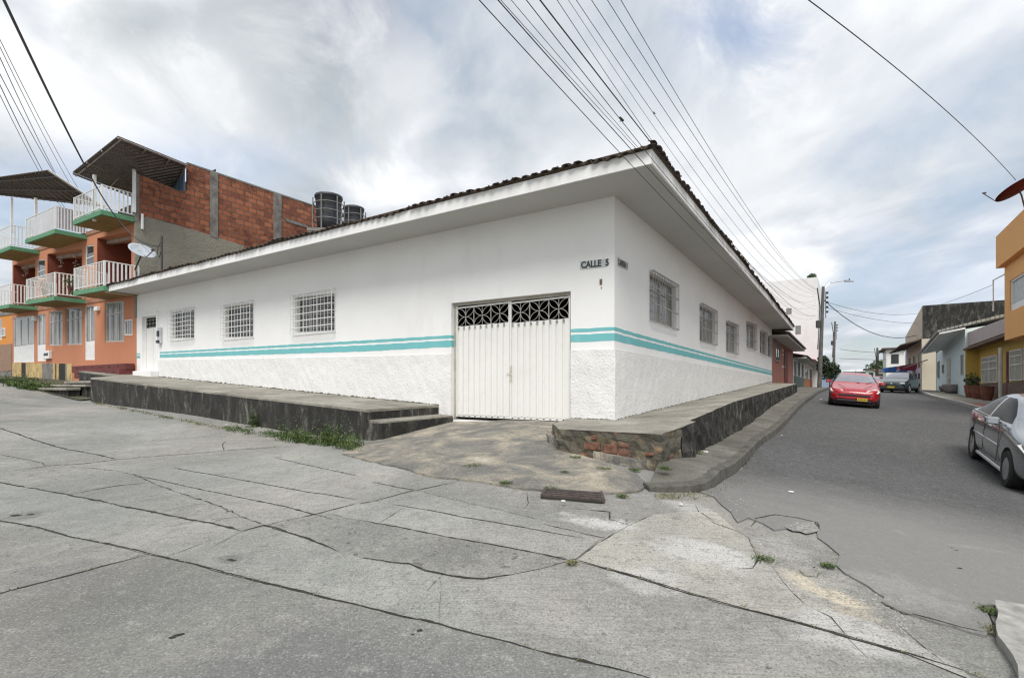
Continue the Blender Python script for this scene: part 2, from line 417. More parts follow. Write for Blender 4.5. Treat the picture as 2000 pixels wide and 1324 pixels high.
def m_brick(name, c1, c2, mortar, bw=.33, bh=.2, ms=.015, dirt=.5):
    m = bpy.data.materials.new(name); nt,N,L,B = nodes(m); nb = NB(nt); p = nb.pos()
    uv = nb.new('ShaderNodeUVMap').outputs[0]
    t = nb.new('ShaderNodeTexBrick', Color1=c4(c1), Color2=c4(c2), Mortar=c4(mortar), Scale=1.0); L.new(uv, t.inputs['Vector'])
    t.inputs['Mortar Size'].default_value = ms; t.inputs['Brick Width'].default_value = bw; t.inputs['Row Height'].default_value = bh; t.inputs['Bias'].default_value = 0
    c = nb.mix(nb.ramp(nb.noise(p,1.6,9,.75,.5), [(.50,0),(.66,dirt)]), t.outputs['Color'], [x*.35 for x in c1])
    c = nb.mix(nb.ramp(nb.noise(p,5,6,.7), [(.56,0),(.70,.4)]), c, [min(1,x*1.5+.04) for x in c2])
    L.new(c, B.inputs['Base Color']); B.inputs['Roughness'].default_value = .92
    L.new(nb.bump(nb.math('MULTIPLY', t.outputs['Fac'], -1.0), .8, .02), B.inputs['Normal'])
    return m
def m_plaster(name, col, bs=60, bstr=.3, bd=.006, grime=(.35,.33,.28), ga=.25, gs=.8, splash=None):
    m = bpy.data.materials.new(name); nt,N,L,B = nodes(m); nb = NB(nt); p = nb.pos()
    c = nb.ramp(nb.noise(p,.7,7,.6), [(.3,[x*.95 for x in col]),(.7,[min(.86,x*1.03) for x in col])])
    mp = nb.new('ShaderNodeMapping'); mp.inputs['Scale'].default_value = (1,1,.3); L.new(p, mp.inputs['Vector'])
    c = nb.mix(nb.ramp(nb.noise(mp.outputs[0],gs,10,.74,.3), [(.56,0),(.80,ga)]), c, grime)
    hn = nb.noise(p,bs,4,.6)
    if splash: c = nb.mix(nb.ramp(nb.noise(p,bs*.55,5,.7), [(.34,splash),(.43,0)]), c, grime)
    L.new(c, B.inputs['Base Color']); B.inputs['Roughness'].default_value = .85
    h = nb.math('ADD', hn, nb.math('MULTIPLY', nb.noise(p,2.5,5,.6), 2.0))
    L.new(nb.bump(h, bstr, bd), B.inputs['Normal'])
    return m
def m_corr(name, col, per=.09, amp=.02, horiz=False, metal=0, rough=.5, dirt=None):
    """ribbed sheet, ribs from the UVs"""
    m = bpy.data.materials.new(name); nt,N,L,B = nodes(m); nb = NB(nt)
    uv = nb.new('ShaderNodeUVMap').outputs[0]; sx = nb.new('ShaderNodeSeparateXYZ'); L.new(uv, sx.inputs[0])
    w = nb.math('SINE', nb.math('MULTIPLY', sx.outputs[1 if horiz else 0], 2*math.pi/per))
    c = nb.ramp(nb.noise(nb.pos(),1.2,8,.7), [(.3,[x*.75 for x in col]),(.7,col)])
    if dirt: c = nb.mix(nb.ramp(nb.noise(nb.pos(),2.5,9,.75), [(.5,0),(.66,.75)]), c, dirt)
    L.new(c, B.inputs['Base Color']); B.inputs['Roughness'].default_value = rough; B.inputs['Metallic'].default_value = metal
    L.new(nb.bump(w, 1.0, amp), B.inputs['Normal'])
    return m
def m_glass(name, tint=(.05,.06,.065), rough=.05):
    m = bpy.data.materials.new(name); nt,N,L,B = nodes(m); nb = NB(nt)
    L.new(nb.ramp(nb.noise(nb.pos(),1.5,4,.6), [(.3,[x*.6 for x in tint]),(.7,tint)]), B.inputs['Base Color'])
    B.inputs['Roughness'].default_value = rough; B.inputs['Specular IOR Level'].default_value = .8
    L.new(nb.bump(nb.noise(nb.pos(),.8,2,.5), .08, .05), B.inputs['Normal'])
    return m
def m_leaf(name, a, b):
    m = bpy.data.materials.new(name); nt,N,L,B = nodes(m); nb = NB(nt)
    L.new(nb.ramp(nb.noise(nb.pos(),9,5,.7), [(.3,a),(.7,b)]), B.inputs['Base Color'])
    B.inputs['Roughness'].default_value = .6
    B.inputs['Transmission Weight'].default_value = 0
    return m
ROADC, ASPH, DRIVE, STAIN, TOPC, RUBBLE = m_concrete_road(), m_asphalt(), m_drive(), m_stained_wall(), m_top(), m_rubble()
WHITE = m_plaster('white_wall_paint', (.84,.84,.83), 70, .2, .004, ga=.25, gs=.6)
ROUGHW = m_plaster('rough_white_plaster', (.78,.78,.765), 30, .8, .020, grime=(.42,.40,.35), ga=.45, splash=.35)
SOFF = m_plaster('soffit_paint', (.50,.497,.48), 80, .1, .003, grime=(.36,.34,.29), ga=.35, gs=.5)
FASC = m_plaster('fascia_paint', (.79,.79,.78), 60, .1, .003, grime=(.3,.28,.24), ga=.45, gs=1.0)
TEAL = m_plaster('teal_paint', (.17,.48,.50), 50, .4, .004, grime=(.35,.6,.6), ga=.5, gs=2)
CREAM = mat('cream_metal', (.80,.795,.765), .45, .02, 2.0, .1, 30, .003, dirt=(.6,.56,.48), dirt_amt=.15, dscale=2.5)
WMET = mat('white_metal', (.76,.76,.75), .45, .05, 4, dirt=(.4,.36,.3), dirt_amt=.3, dscale=5)
GMET = mat('grey_bars', (.34,.33,.31), .55, .15, 5)
DMET = mat('dark_metal', (.05,.048,.045), .5, .2, 6)
SMET = mat('galvanised_metal', (.45,.46,.47), .4, .1, 5, metal=.7)
GLASS = m_glass('window_glass')
GLASSG = m_glass('curtained_glass', (.22,.22,.21), .15)
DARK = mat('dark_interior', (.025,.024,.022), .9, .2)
TILE = mat('dark_clay_tile', (.075,.055,.045), .9, .45, 4, .8, 20, .02, dirt=(.02,.02,.018), dirt_amt=.8, dscale=3)
WOOD = mat('raw_wood', (.10,.075,.05), .9, .3, 3)
CRACK = mat('crack_dirt', (.024,.023,.019), .97, .35, 6, .6, 30, .01)
GRASSM = m_leaf('grass_green', (.028,.055,.012), (.10,.15,.03))
LEAFM = m_leaf('leaf_green', (.02,.05,.012), (.06,.12,.03))
DRYM = m_leaf('dry_weed', (.12,.12,.05), (.22,.21,.10))
BLACKP = mat('black_plastic', (.018,.02,.024), .45, .3, 5)
BROWNP = mat('pipe_metal', (.04,.035,.03), .6, .2, 5)

# ------------------------------------------------------------ camera, world, sun
cam = bpy.data.cameras.new('camera'); co = bpy.data.objects.new('camera', cam); COL.objects.link(co)
co.location = (0,0,EH); co.rotation_euler = (R(90),0,0)
cam.sensor_width = 36; cam.lens = F/2000*36; cam.shift_y = (HY-662)/2000; cam.clip_end = 3000; cam.clip_start = .05
sc.camera = co
SUN_EL, SUN_AZ = 54, 184      # azimuth measured clockwise from +Y
w = bpy.data.worlds.new('World'); sc.world = w; w.use_nodes = True
nt = w.node_tree; nb = NB(nt); bg = nt.nodes['Background']
sky = nb.new('ShaderNodeTexSky', _sky_type='NISHITA', _sun_disc=False, _sun_elevation=R(SUN_EL), _sun_rotation=R(SUN_AZ), _air_density=1.2, _dust_density=1.5)
tc = nb.new('ShaderNodeTexCoord').outputs['Generated']
# clouds lie on a flat layer: divide the direction by its height
sx = nb.new('ShaderNodeSeparateXYZ'); nt.links.new(tc, sx.inputs[0])
zz = nb.math('ADD', nb.math('MAXIMUM', sx.outputs[2], 0.0), .16)
cx = nb.new('ShaderNodeCombineXYZ')
nt.links.new(nb.math('DIVIDE', sx.outputs[0], zz), cx.inputs[0]); nt.links.new(nb.math('DIVIDE', sx.outputs[1], zz), cx.inputs[1])
mp = nb.new('ShaderNodeMapping'); mp.inputs['Location'].default_value = (3.3,1.2,0); mp.inputs['Rotation'].default_value = (0,0,R(25)); mp.inputs['Scale'].default_value = (1,.72,1)
nt.links.new(cx.outputs[0], mp.inputs['Vector'])
n1 = nb.noise(mp.outputs[0], 1.0, 7, .52, .25)
n2 = nb.noise(mp.outputs[0], 3.0, 6, .5, .3)
n3 = nb.noise(mp.outputs[0], .62, 4, .5, .2)
cov = nb.ramp(nb.math('ADD', nb.math('MULTIPLY', n1, .75), nb.math('MULTIPLY', n2, .25)), [(.34,0.55),(.42,.80),(.48,.98)])
ccol = nb.ramp(nb.math('ADD', nb.math('MULTIPLY', n1, .45), nb.math('ADD', nb.math('MULTIPLY', n3, .25), nb.math('MULTIPLY', n2, .30))),
    [(.41,(3.3,3.75,4.2)),(.465,(4.6,4.95,5.35)),(.505,(5.8,6.0,6.35)),(.55,(7.4,7.5,7.6))])
# the particular clouds of the day: dark bellies and blue gaps, each in its own direction
def sky_spot(px,py,rad,elong,ang):
    d = Vector(((px-1000)/F,1,(HY-py)/F)).normalized(); u = Vector((d.y,-d.x,0)).normalized(); v = u.cross(d)*-1
    uu = u*math.cos(ang)+v*math.sin(ang); vv = v*math.cos(ang)-u*math.sin(ang)
    def dot(ax): 
        n = nb.new('ShaderNodeVectorMath', _operation='DOT_PRODUCT'); nt.links.new(tc, n.inputs[0]); n.inputs[1].default_value = ax; return n.outputs['Value']
    a_ = nb.math('DIVIDE', dot(uu), rad*elong); b_ = nb.math('DIVIDE', dot(vv), rad); f_ = nb.math('GREATER_THAN', dot(d), 0.0)
    r2 = nb.math('SQRT', nb.math('ADD', nb.math('MULTIPLY',a_,a_), nb.math('MULTIPLY',b_,b_)))
    wob = nb.math('MULTIPLY', nb.math('SUBTRACT', nb.noise(tc, 5.5, 7, .62, .5), .5), 2.6)
    return nb.math('MULTIPLY', nb.ramp(nb.math('ADD', r2, wob), [(.15,1),(1.0,0)]), f_)
# brighter, whiter towards the horizon like thin high cloud seen edge-on
skyb = nb.mix(1.0, sky.outputs[0], (1.5,1.5,1.5), 'MULTIPLY')
c = nb.mix(cov, skyb, ccol)
for (px,py,rad,el_,an,col,am) in ((575,130,.17,1.2,-.5,(2.6,3.05,3.35),.95),(560,190,.09,1.0,0,(3.2,3.75,4.1),.6),(700,40,.10,1.4,.9,(2.6,2.9,3.7),.8),(280,55,.06,2.6,-.5,(2.7,3.2,3.5),.9),(1430,65,.06,2.4,.5,(2.2,3.1,5.2),.95),(1380,100,.14,1.6,.2,(3.7,4.3,5.4),.6),(1870,420,.09,2.2,-.3,(3.8,4.7,6.0),.5),(280,330,.07,4.0,-.35,(3.0,4.1,6.0),.75),(1250,200,.25,1.4,.3,(4.0,4.5,5.0),.5),(1880,560,.10,2.6,.0,(3.6,4.5,5.9),.5),(1250,420,.2,1.5,.3,(6.9,7.0,7.1),.5),(330,180,.16,2.2,-.4,(6.9,7.0,7.1),.6),(780,140,.10,1.2,.6,(6.9,7.0,7.1),.55),(1800,200,.2,1.6,.2,(6.6,6.8,7.0),.45)):
    c = nb.mix(nb.math('MULTIPLY', sky_spot(px,py,rad,el_,an), am), c, col)
nt.links.new(c, bg.inputs['Color']); bg.inputs['Strength'].default_value = .06
sl = bpy.data.lights.new('sun','SUN'); sl.energy = 1.5; sl.angle = R(30); sl.color = (1,.965,.92)
so = bpy.data.objects.new('sun', sl); COL.objects.link(so)
az = R(SUN_AZ); el = R(SUN_EL)
so.rotation_euler = Vector((math.sin(az)*math.cos(el), math.cos(az)*math.cos(el), math.sin(el))).to_track_quat('Z','Y').to_euler()
vs = sc.view_settings; vs.view_transform = 'Standard'; vs.look = 'None'; vs.exposure = 1.20; vs.gamma = 1
sc.cycles.use_denoising = True; sc.cycles.denoiser = 'OPENIMAGEDENOISE'; sc.cycles.denoising_input_passes = 'RGB_ALBEDO_NORMAL'; sc.cycles.denoising_prefilter = 'NONE'; sc.cycles.pixel_filter_type = 'BLACKMAN_HARRIS'; sc.cycles.filter_width = 1.25; sc.cycles.sample_clamp_indirect = 4

# ------------------------------------------------------------ ground and roads
def abp(a,b): 
    p = P(a,b,0); return (p.x,p.y)
def gpx(pts, h=0): return [tuple(G(x,y,h).xy) for x,y in pts]
def struct(o, label=None):
    return tag(o, label, kind='structure')
# one wide ground sheet to the horizon
mb = MB(); rad = [0]+[1.5*1.22**i for i in range(1,34)]; nA = 72
for i, r_ in enumerate(rad):
    for j in range(nA if i else 1):
        t = 2*math.pi*j/nA; x = 2+r_*math.sin(t); y = 8+r_*math.cos(t)
        d = max(0, r_-90)
        mb.v.append(Vector((x,y,H(x,y)-.07 - min(d*.012,4))))
for j in range(nA): mb.f.append((0, 1+j, 1+(j+1)%nA))
for i in range(1, len(rad)-1):
    for j in range(nA):
        b0 = 1+(i-1)*nA; b1 = b0+nA
        mb.f.append((b0+j, b1+j, b1+(j+1)%nA, b0+(j+1)%nA))
struct(mb.build('ground', mat('ground_dirt', (.16,.15,.12), .95, .3, .5, .5, 10, .03, dirt=(.06,.08,.03), dirt_amt=.6), smooth=True))
out = [abp(44,.25), abp(44,-13.5), abp(-12.5,-13.5), abp(-12.5,4), abp(-2.5,4), abp(-2.2,.25)]
struct(sheet('concrete_road', out, lambda x,y: H(x,y), .5, ROADC))
kerb_bot = [(1269,962),(1320,966),(1368,962),(1400,952),(1431,930),(1470,890),(1511,845),(1556,802),(1603,766)]
asp = [(1368,963),(1395,972),(1412,990),(1428,1002),(1441,1022),(1462,1013),(1490,1024),(1512,1037),(1546,1033),(1562,1024),(1592,1022),(1600,1034),(1597,1052),(1617,1066),(1640,1086),(1633,1106),(1650,1122),
       (1672,1134),(1694,1146),(1712,1160),(1728,1169),(1722,1178),(1751,1194),(1796,1208),(1832,1220),(1860,1225),(1896,1238),(1926,1245),(1938,1222),(1928,1200),(1916,1184),(1945,1186),(2000,1197)]
o = gpx(asp) + [abp(-8.6,-3.9), abp(-8.1,-1), abp(-7.85,5), abp(-7.8,72), abp(-2.4,72), abp(-2.4,40)] + gpx(kerb_bot[::-1][:-3])
struct(sheet('asphalt_road', o, lambda x,y: H(x,y)+.014, .6, ASPH, zbot=lambda x,y: H(x,y)-.02, jit=.012, dstep=.12))
# broken mouth of the asphalt
GRAV = mat('sandy_gravel', (.50,.445,.35), .95, .6, 60, 1.0, 45, .03, dirt=(.20,.165,.12), dirt_amt=.8, dscale=5)
BROK = mat('worn_asphalt_base', (.25,.245,.23), .95, .6, 32, .8, 40, .02, dirt=(.14,.135,.12), dirt_amt=.6, dscale=3)
slabs = [
 (dict(tone=.76),[(-60,1008),(0,1018),(70,1030),(140,1049),(210,1063),(287,1083),(372,1100),(438,1121),(578,1154),(700,1183),(770,1200),(857,1218),(927,1237),(997,1254),(1067,1276),(1137,1292),(1190,1304),(1267,1323),(1330,1343),(1350,1480),(-200,1480)]),
 (dict(tone=.92,pit=.03),[(0,1018),(70,1030),(140,1049),(210,1063),(287,1083),(245,1095),(196,1107),(150,1121),(88,1137),(0,1160),(-120,1190),(-120,1000)]),
 (dict(tone=.86,pit=.06),[(518,1026),(568,1042),(620,1063),(662,1078),(735,1098),(770,1100),(798,1101),(830,1115),(865,1121),(910,1128),(945,1131),(1000,1122),(1060,1110),(1110,1096),(1015,1075),(930,1059),(840,1043),(752,1025),(700,1016),(640,1003),(580,1012)]),
 (dict(tone=1.2),[(810,957),(857,970),(910,982),(965,994),(1008,1005),(1050,1015),(1120,1038),(1170,1055),(1125,1092),(1110,1094),(1015,1075),(930,1059),(840,1043),(752,1025),(700,1016),(640,1003),(735,978)]),
 (dict(tone=1.42,tintc=(1,.99,.96)),[(1130,1095),(1169,1061),(1225,1029),(1274,1006),(1330,1000),(1400,1002),(1438,1038),(1463,1050),(1482,1092),(1505,1105),(1546,1156),(1600,1182),(1700,1214),(1870,1300),(1900,1330),(1850,1310),(1764,1275),(1659,1246),(1572,1220),(1476,1195),(1400,1174),(1312,1150),(1225,1122)]),
 (dict(tone=1.03,tintc=(.98,1.0,1.0)),[(-60,935),(0,943),(65,955),(130,967),(196,979),(245,991),(312,1004),(364,1016),(413,1024),(473,1038),(520,1030),(560,1042),(625,1063),(662,1079),(735,1098),(800,1104),(860,1135),(857,1218),(770,1200),(700,1183),(578,1154),(438,1121),(372,1100),(287,1083),(210,1063),(140,1049),(70,1030),(0,1018),(-60,1008)]),
 (dict(tone=.90,pit=.05),[(-40,926),(0,923),(45,918),(85,912),(120,908),(168,914),(224,919),(260,927),(298,944),(370,970),(438,993),(473,1010),(516,1026),(473,1038),(413,1024),(364,1016),(312,1004),(245,991),(196,979),(130,967),(65,955),(0,943),(-60,935)]),
]
for i,(kw,pts) in enumerate(slabs):
    struct(sheet('road_slab', gpx(pts), lambda x,y,i=i: H(x,y)+.0025+.0011*i, .4, m_concrete_road(**kw), jit=.006, dstep=.12))
o = gpx([(1530,1031),(1547,1027),(1558,1022),(1575,1024),(1590,1021),(1596,1031),(1600,1040),(1588,1043),(1575,1046),(1562,1041),(1548,1040),(1538,1035)])
struct(sheet('pothole_patch', o, lambda x,y: H(x,y)+.017, .3, BROK, jit=.01, dstep=.06))
from mathutils.bvhtree import BVHTree
TREES = []
def add_tree(o): TREES.append(BVHTree.FromPolygons([v.co for v in o.data.vertices], [p.vertices for p in o.data.polygons]))
for o_ in list(COL.objects):
    if o_.type=='MESH' and (o_.name.startswith(('concrete_road','asphalt_road','road_slab','driveway','pothole'))): add_tree(o_)
def S_(x,y):
    z = -9
    for t_ in TREES:
        h_ = t_.ray_cast(Vector((x,y,30)), Vector((0,0,-1)))
        if h_[0] is not None: z = max(z, h_[0].z)
    return z if z > -9 else H(x,y)
def onS(v, h=0.0): return Vector((v.x,v.y,S_(v.x,v.y)+h))
# loose stones of the broken patch
mb = MB()
def stone(mb, c, r_):
    pts = []; n = 6
    for i,(rr,z) in enumerate(((.75,-.2),(1,.15),(.6,.55))):
        for j in range(n):
            t = 2*math.pi*j/n + i*.3; q = rr*r_*rng.uniform(.75,1.2)
            pts.append(c+Vector((q*math.cos(t), q*math.sin(t), z*r_)))
    b = len(mb.v); mb.v += pts
    for i in range(2):
        for j in range(n): mb.f.append((b+i*n+j,b+i*n+(j+1)%n,b+(i+1)*n+(j+1)%n,b+(i+1)*n+j))
    mb.f.append(tuple(b+2*n+j for j in range(n)))
for i in range(900):
    px = rng.uniform(1440,1780); py = 1015+(px-1440)*.55+rng.gauss(28,26)
    if py < 1010: continue
    stone(mb, onS(G(px,py,.012)), rng.uniform(.003,.008))
for i in range(260):
    stone(mb, onS(G(rng.uniform(680,1270), rng.uniform(905,1000),.008),.0), rng.uniform(.003,.010))
for i in range(150):
    stone(mb, onS(G(rng.uniform(1290,1480), rng.uniform(966,984)+rng.uniform(0,40)*rng.random(),.006)), rng.uniform(.003,.009))
struct(mb.build('loose_gravel', mat('gravel_stones', (.34,.325,.29), .9, .5, 14), smooth=False))['kind'] = 'stuff'
# driveway apron
o = gpx([(884,817),(1110,829),(1085,838),(1066,852),(1070,868),(1110,882),(1180,906),(1240,926),(1264,948),(1246,962),(1180,966),(1120,962),(1060,960),(1000,954),(950,945),(870,936),(830,930),(780,915),(720,902),(668,888),(700,872),(740,860),(884,822)])
struct(sheet('driveway', o, lambda x,y: H(x,y)+.022, .4, DRIVE, zbot=lambda x,y: H(x,y)-.02, jit=.02, dstep=.1))
# tonal slabs that were recast at other times
SL1 = mat('recast_slab_pale', (.30,.295,.275), .9, .35, 9, .5, 50, .01, dirt=(.20,.2,.185), dirt_amt=.6, dscale=2.2)
SL2 = mat('recast_slab_grey', (.20,.20,.192), .9, .22, 6, .8, 34, .016, dirt=(.11,.11,.10), dirt_amt=.5, dscale=2.5)
cr = []
def seg(sc_, ox, oy, w_, *pts): cr.append((w_, [(ox+x/sc_, oy+y/sc_) for x,y in pts]))
A = (2.853,0,860)
seg(*A,.022,(0,180),(130,165),(240,150),(340,138),(480,128),(680,105),(900,85),(1100,72),(1245,58),(1500,40),(1600,35))
seg(*A,.04,(-200,-70),(0,-68),(200,0),(350,45),(520,75),(650,105))
seg(*A,.012,(0,78),(150,108),(235,125),(255,145))
seg(*A,.022,(-100,225),(0,238),(180,270),(370,305),(560,340),(700,375),(890,410),(1040,445),(1180,468),(1350,510))
seg(*A,.022,(370,305),(440,295),(540,275),(680,252),(830,240))
seg(*A,.030,(480,155),(640,170),(740,190),(850,240),(1060,315),(1250,380),(1350,430),(1480,475),(1620,520),(1780,580),(1890,625))
seg(*A,.026,(1480,475),(1600,445),(1780,405),(1997,350))
seg(*A,.014,(740,190),(950,235),(1150,280),(1400,330),(1600,370),(1740,410),(1850,445))
seg(*A,.010,(890,410),(1000,380),(1130,360)); seg(*A,.010,(1180,468),(1240,440),(1350,430))
seg(*A,.012,(-100,430),(0,450),(200,485),(400,540),(600,580),(700,605),(820,635),(1060,685),(1250,745),(1450,790),(1650,840),(1850,890),(1997,920))
seg(*A,.020,(-200,900),(0,855),(250,790),(430,745),(560,705),(700,670),(830,635))
seg(*A,.006,(930,655),(1100,590),(1180,565)); seg(*A,.014,(950,150),(1180,190),(1400,230),(1700,285),(1997,330))
seg(*A,.014,(1530,95),(1750,145),(1997,200)); seg(*A,.012,(1210,195),(1250,180))
seg(*A,.014,(1245,58),(1240,20),(1255,5)); seg(*A,.004,(1480,475),(1330,520),(1180,600))
A = (2.857,700,940)
seg(*A,.022,(0,125),(100,110),(320,50),(560,0)); seg(*A,.014,(70,0),(200,30),(320,50),(450,85),(600,120),(760,155),(880,185),(1000,215))
seg(*A,.010,(180,130),(400,165),(600,205),(780,235),(950,265),(1270,325))
seg(*A,.011,(0,218),(150,245),(400,295),(650,340),(900,385),(1180,440),(1230,450)); seg(*A,.017,(1230,450),(1500,520),(1750,600),(2000,668))
seg(*A,.006,(100,245),(160,210),(250,150)); seg(*A,.009,(1215,435),(1340,345),(1500,255),(1640,190))
seg(*A,.010,(0,425),(200,455),(280,460),(370,500),(470,518),(600,540),(700,545),(860,520)); seg(*A,.004,(470,520),(380,620))
seg(*A,.015,(0,695),(200,745),(450,795),(650,850),(850,900),(1050,960),(1250,1005),(1400,1040),(1620,1095),(1800,1150))
seg(*A,.007,(1020,240),(1200,280),(1420,325)); seg(*A,.014,(1190,150),(1400,170),(1400,210),(1520,250)); seg(*A,.010,(1880,130),(1900,170),(2000,235))
seg(*A,.010,(940,60),(950,120),(930,150)); seg(*A,.006,(120,600),(470,640),(700,650)) if 0 else None
A = (3.1226,1380,900)
seg(*A,.013,(0,845),(300,920),(600,1000),(870,1080),(1200,1170),(1450,1250),(1640,1310),(1720,1340))
seg(*A,.010,(390,640),(520,800),(600,880)); seg(*A,.004,(600,880),(760,960),(860,1080),(990,1210)); seg(*A,.004,(1160,990),(1250,1070),(1450,1240))
seg(*A,.012,(140,665),(280,660),(320,600),(260,470),(180,430),(50,385),(0,350))
seg(*A,.016,(270,400),(300,360),(420,335),(560,355),(680,385),(700,430)); seg(*A,.014,(560,660),(600,700),(670,705),(680,680))
seg(*A,.015,(1080,880),(1200,935),(1400,985),(1560,1030),(1700,1060)); seg(*A,.016,(1660,880),(1720,930),(1760,1010),(1800,1090),(1880,1180),(1940,1290))
mb = MB()
for wd, pts in cr:
    q = [G(x,y,.0) for x,y in pts]; line = []
    for p0, p1 in zip(q, q[1:]):
        n = max(1, int((p1-p0).length/.05))
        for j in range(n): line.append(p0.lerp(p1, j/n))
    line.append(q[-1]); L0, L1 = [], []; jx = 0
    for i, p in enumerate(line):
        d = (line[min(i+1,len(line)-1)]-line[max(i-1,0)]); d.z = 0
        if d.length < 1e-6: continue
        n_ = Vector((-d.y,d.x,0)).normalized(); jx = jx*.7 + rng.gauss(0,.2*min(wd,.02))
        taper = min(1, i/6+.15, (len(line)-1-i)/6+.15)
        ww = (wd*.37+.0022)*taper*rng.uniform(.45,1.3)*(1+ .9*(rng.random()<.06))
        c_ = p+n_*jx; h = .003
        zf = lambda v: onS(v,h)
        L0.append(zf(c_+n_*ww)); L1.append(zf(c_-n_*ww))
    b = len(mb.v); m_ = len(L0); mb.v += L0+L1
    for i in range(m_-1): mb.f.append((b+i,b+i+1,b+m_+i+1,b+m_+i))
# small spalls
for x,y,s in ((345,1242,.05),(352,1240,.04),(337,1246,.04),(448,1095,.05),(455,1097,.04),(30,1008,.10),(60,1006,.08),(820,1232,.04),(806,1240,.02),(1590,1108,.02),(1860,1073,.03),(1868,1078,.03),(1875,1113,.04),(1488,1046,.018),(1255,1172,.012),(1210,1200,.01)):
    p = G(x,y); b = len(mb.v); n = 9
    for j in range(n):
        t = 2*math.pi*j/n; q = p+Vector((math.cos(t)*s*.6*rng.uniform(.4,1.2), math.sin(t)*s*.3*rng.uniform(.5,1.2),0)); mb.v.append(onS(q,.004))
    mb.f.append(tuple(b+j for j in range(n)))
struct(mb.build('road_cracks', CRACK))

# ------------------------------------------------------------ raised footways
base_l = plin([onb(266,731,0), onb(706,776,0), onb(858,791,0)])          # z of the left platform at the wall
front_l = plin([onb(177,737.5,-2.08), onb(460,771,-2.08), onb(715,800,-2.08)])
def z_left(x,y):
    a,b = AB(x,y); t = min(max(-b/2.08,0),1); return base_l(a)*(1-t)+front_l(a)*t
a_end = onb(858,791,0)[0]; a_far = onb(177,737,-2.08)[0]; a_fw = onb(262,731,0)[0]
a_e2 = onb(715,800,-2.08)[0]
o = [abp(a_end,.02), abp(a_e2,-2.08), abp(a_far,-2.08), abp(a_far+.4,-1.6), abp(a_far+1.2,-1.0), abp(24.5,-.8), abp(24.5,.02)]
pl = MB(); sheet('', o, z_left, .5, None, mb=pl)
def drop(name, out, zt, zb, m, jit=.015, step=.25, skip=(), parent=None):
    d = densify(out, step, jit); mb = MB(); n = len(d)
    for i in range(n):
        p,q = d[i], d[(i+1)%n]; pz, qz = zt(p.x,p.y), zt(q.x,q.y)
        mb.poly([(p.x,p.y,pz),(q.x,q.y,qz),(q.x,q.y,zb(q.x,q.y)),(p.x,p.y,zb(p.x,p.y))])
    return mb.build(name, m, parent)
low = lambda x,y: H(x,y)-.15
t = thing('raised_footway', 'long raised concrete footway with black stained side wall along the white house', 'raised footway', P(8,-1,HP(8,-2)))
t['kind'] = 'structure'
pl.build('footway_top', TOPC, t); 
dd = densify(o,.25,.0)
drop('retaining_wall', o, lambda x,y: z_left(x,y)-.045, low, STAIN, parent=t)
drop('footway_edge', [((p[0]-0)*1, p[1]) for p in o], z_left, lambda x,y: z_left(x,y)-.05, TOPC, jit=.0, parent=t)
# two steps at its end, by the gate
a_s = a_e2-.02
mb = MB(); 
for i,(w0,dz) in enumerate(((.42,.20),)):
    aw = a_end-.42; af = a_e2-.42
    zt = lambda x,y: z_left(x,y)-.20-.0
    so_ = [abp(a_end-.01,-.01), abp(a_e2-.01,-2.02), abp(af,-2.05), abp(aw,-.03)]
    sheet('', so_, zt, .3, None, mb=mb, zbot=low)
mb.build('step', TOPC, t)
# step risers dark
mb = MB(); so_ = [abp(a_end-.42-.004,-.03), abp(a_e2-.424,-2.054)]
mb.poly([P(a_end-.426,-.03,base_l(a_end)-.25), P(a_e2-.426,-2.06,front_l(a_e2)-.25), P(a_e2-.426,-2.06,front_l(a_e2)-.75), P(a_end-.426,-.03,base_l(a_end)-.5)])
mb.poly([P(a_e2-.43,-2.064,front_l(a_e2)-.25), P(a_e2-.004,-2.09,front_l(a_e2)-.25), P(a_e2-.004,-2.09,front_l(a_e2)-.75), P(a_e2-.43,-2.064,front_l(a_e2)-.75)])
mb.build('riser', STAIN, t)

# right raised footway with the masonry corner
top_o = plin([ona(1359.6,815.5,-1.45), ona(1431,785,-1.45), ona(1557,749,-1.45)])
top_i = plin([ona(1200,820,0), ona(1507.5,745,0)])
zc = onb(1283,848,-2.2)[1]
def z_right(x,y):
    a,b = AB(x,y)
    t = min(max(-a/1.45,0),1.1)
    if b >= .6: return top_i(b)*(1-t)+top_o(b)*t
    z6 = top_i(max(b,0))*(1-t)+top_o(.6)*t
    s = min(max((.6-b)/2.8,0),1); return z6*(1-s)+zc*s
bend = ona(1557,749,-1.45)[0]
o = [abp(.86,-.02), abp(.55,-1.3), abp(-.05,-2.2), abp(-1.52,-2.2), abp(-1.60,-.75), abp(-1.47,-.6), abp(-1.45,bend), abp(-.0,bend+.5), abp(0,0)]
t = thing('raised_footway', 'raised footway with crumbling stone and brick corner beside the asphalt street', 'raised footway', P(-1,0,HP(-1,-1)))
t['kind'] = 'structure'
pl = MB(); sheet('', o, z_right, .4, None, mb=pl, jit=.02, dstep=.2); pl.build('footway_top', TOPC, t)
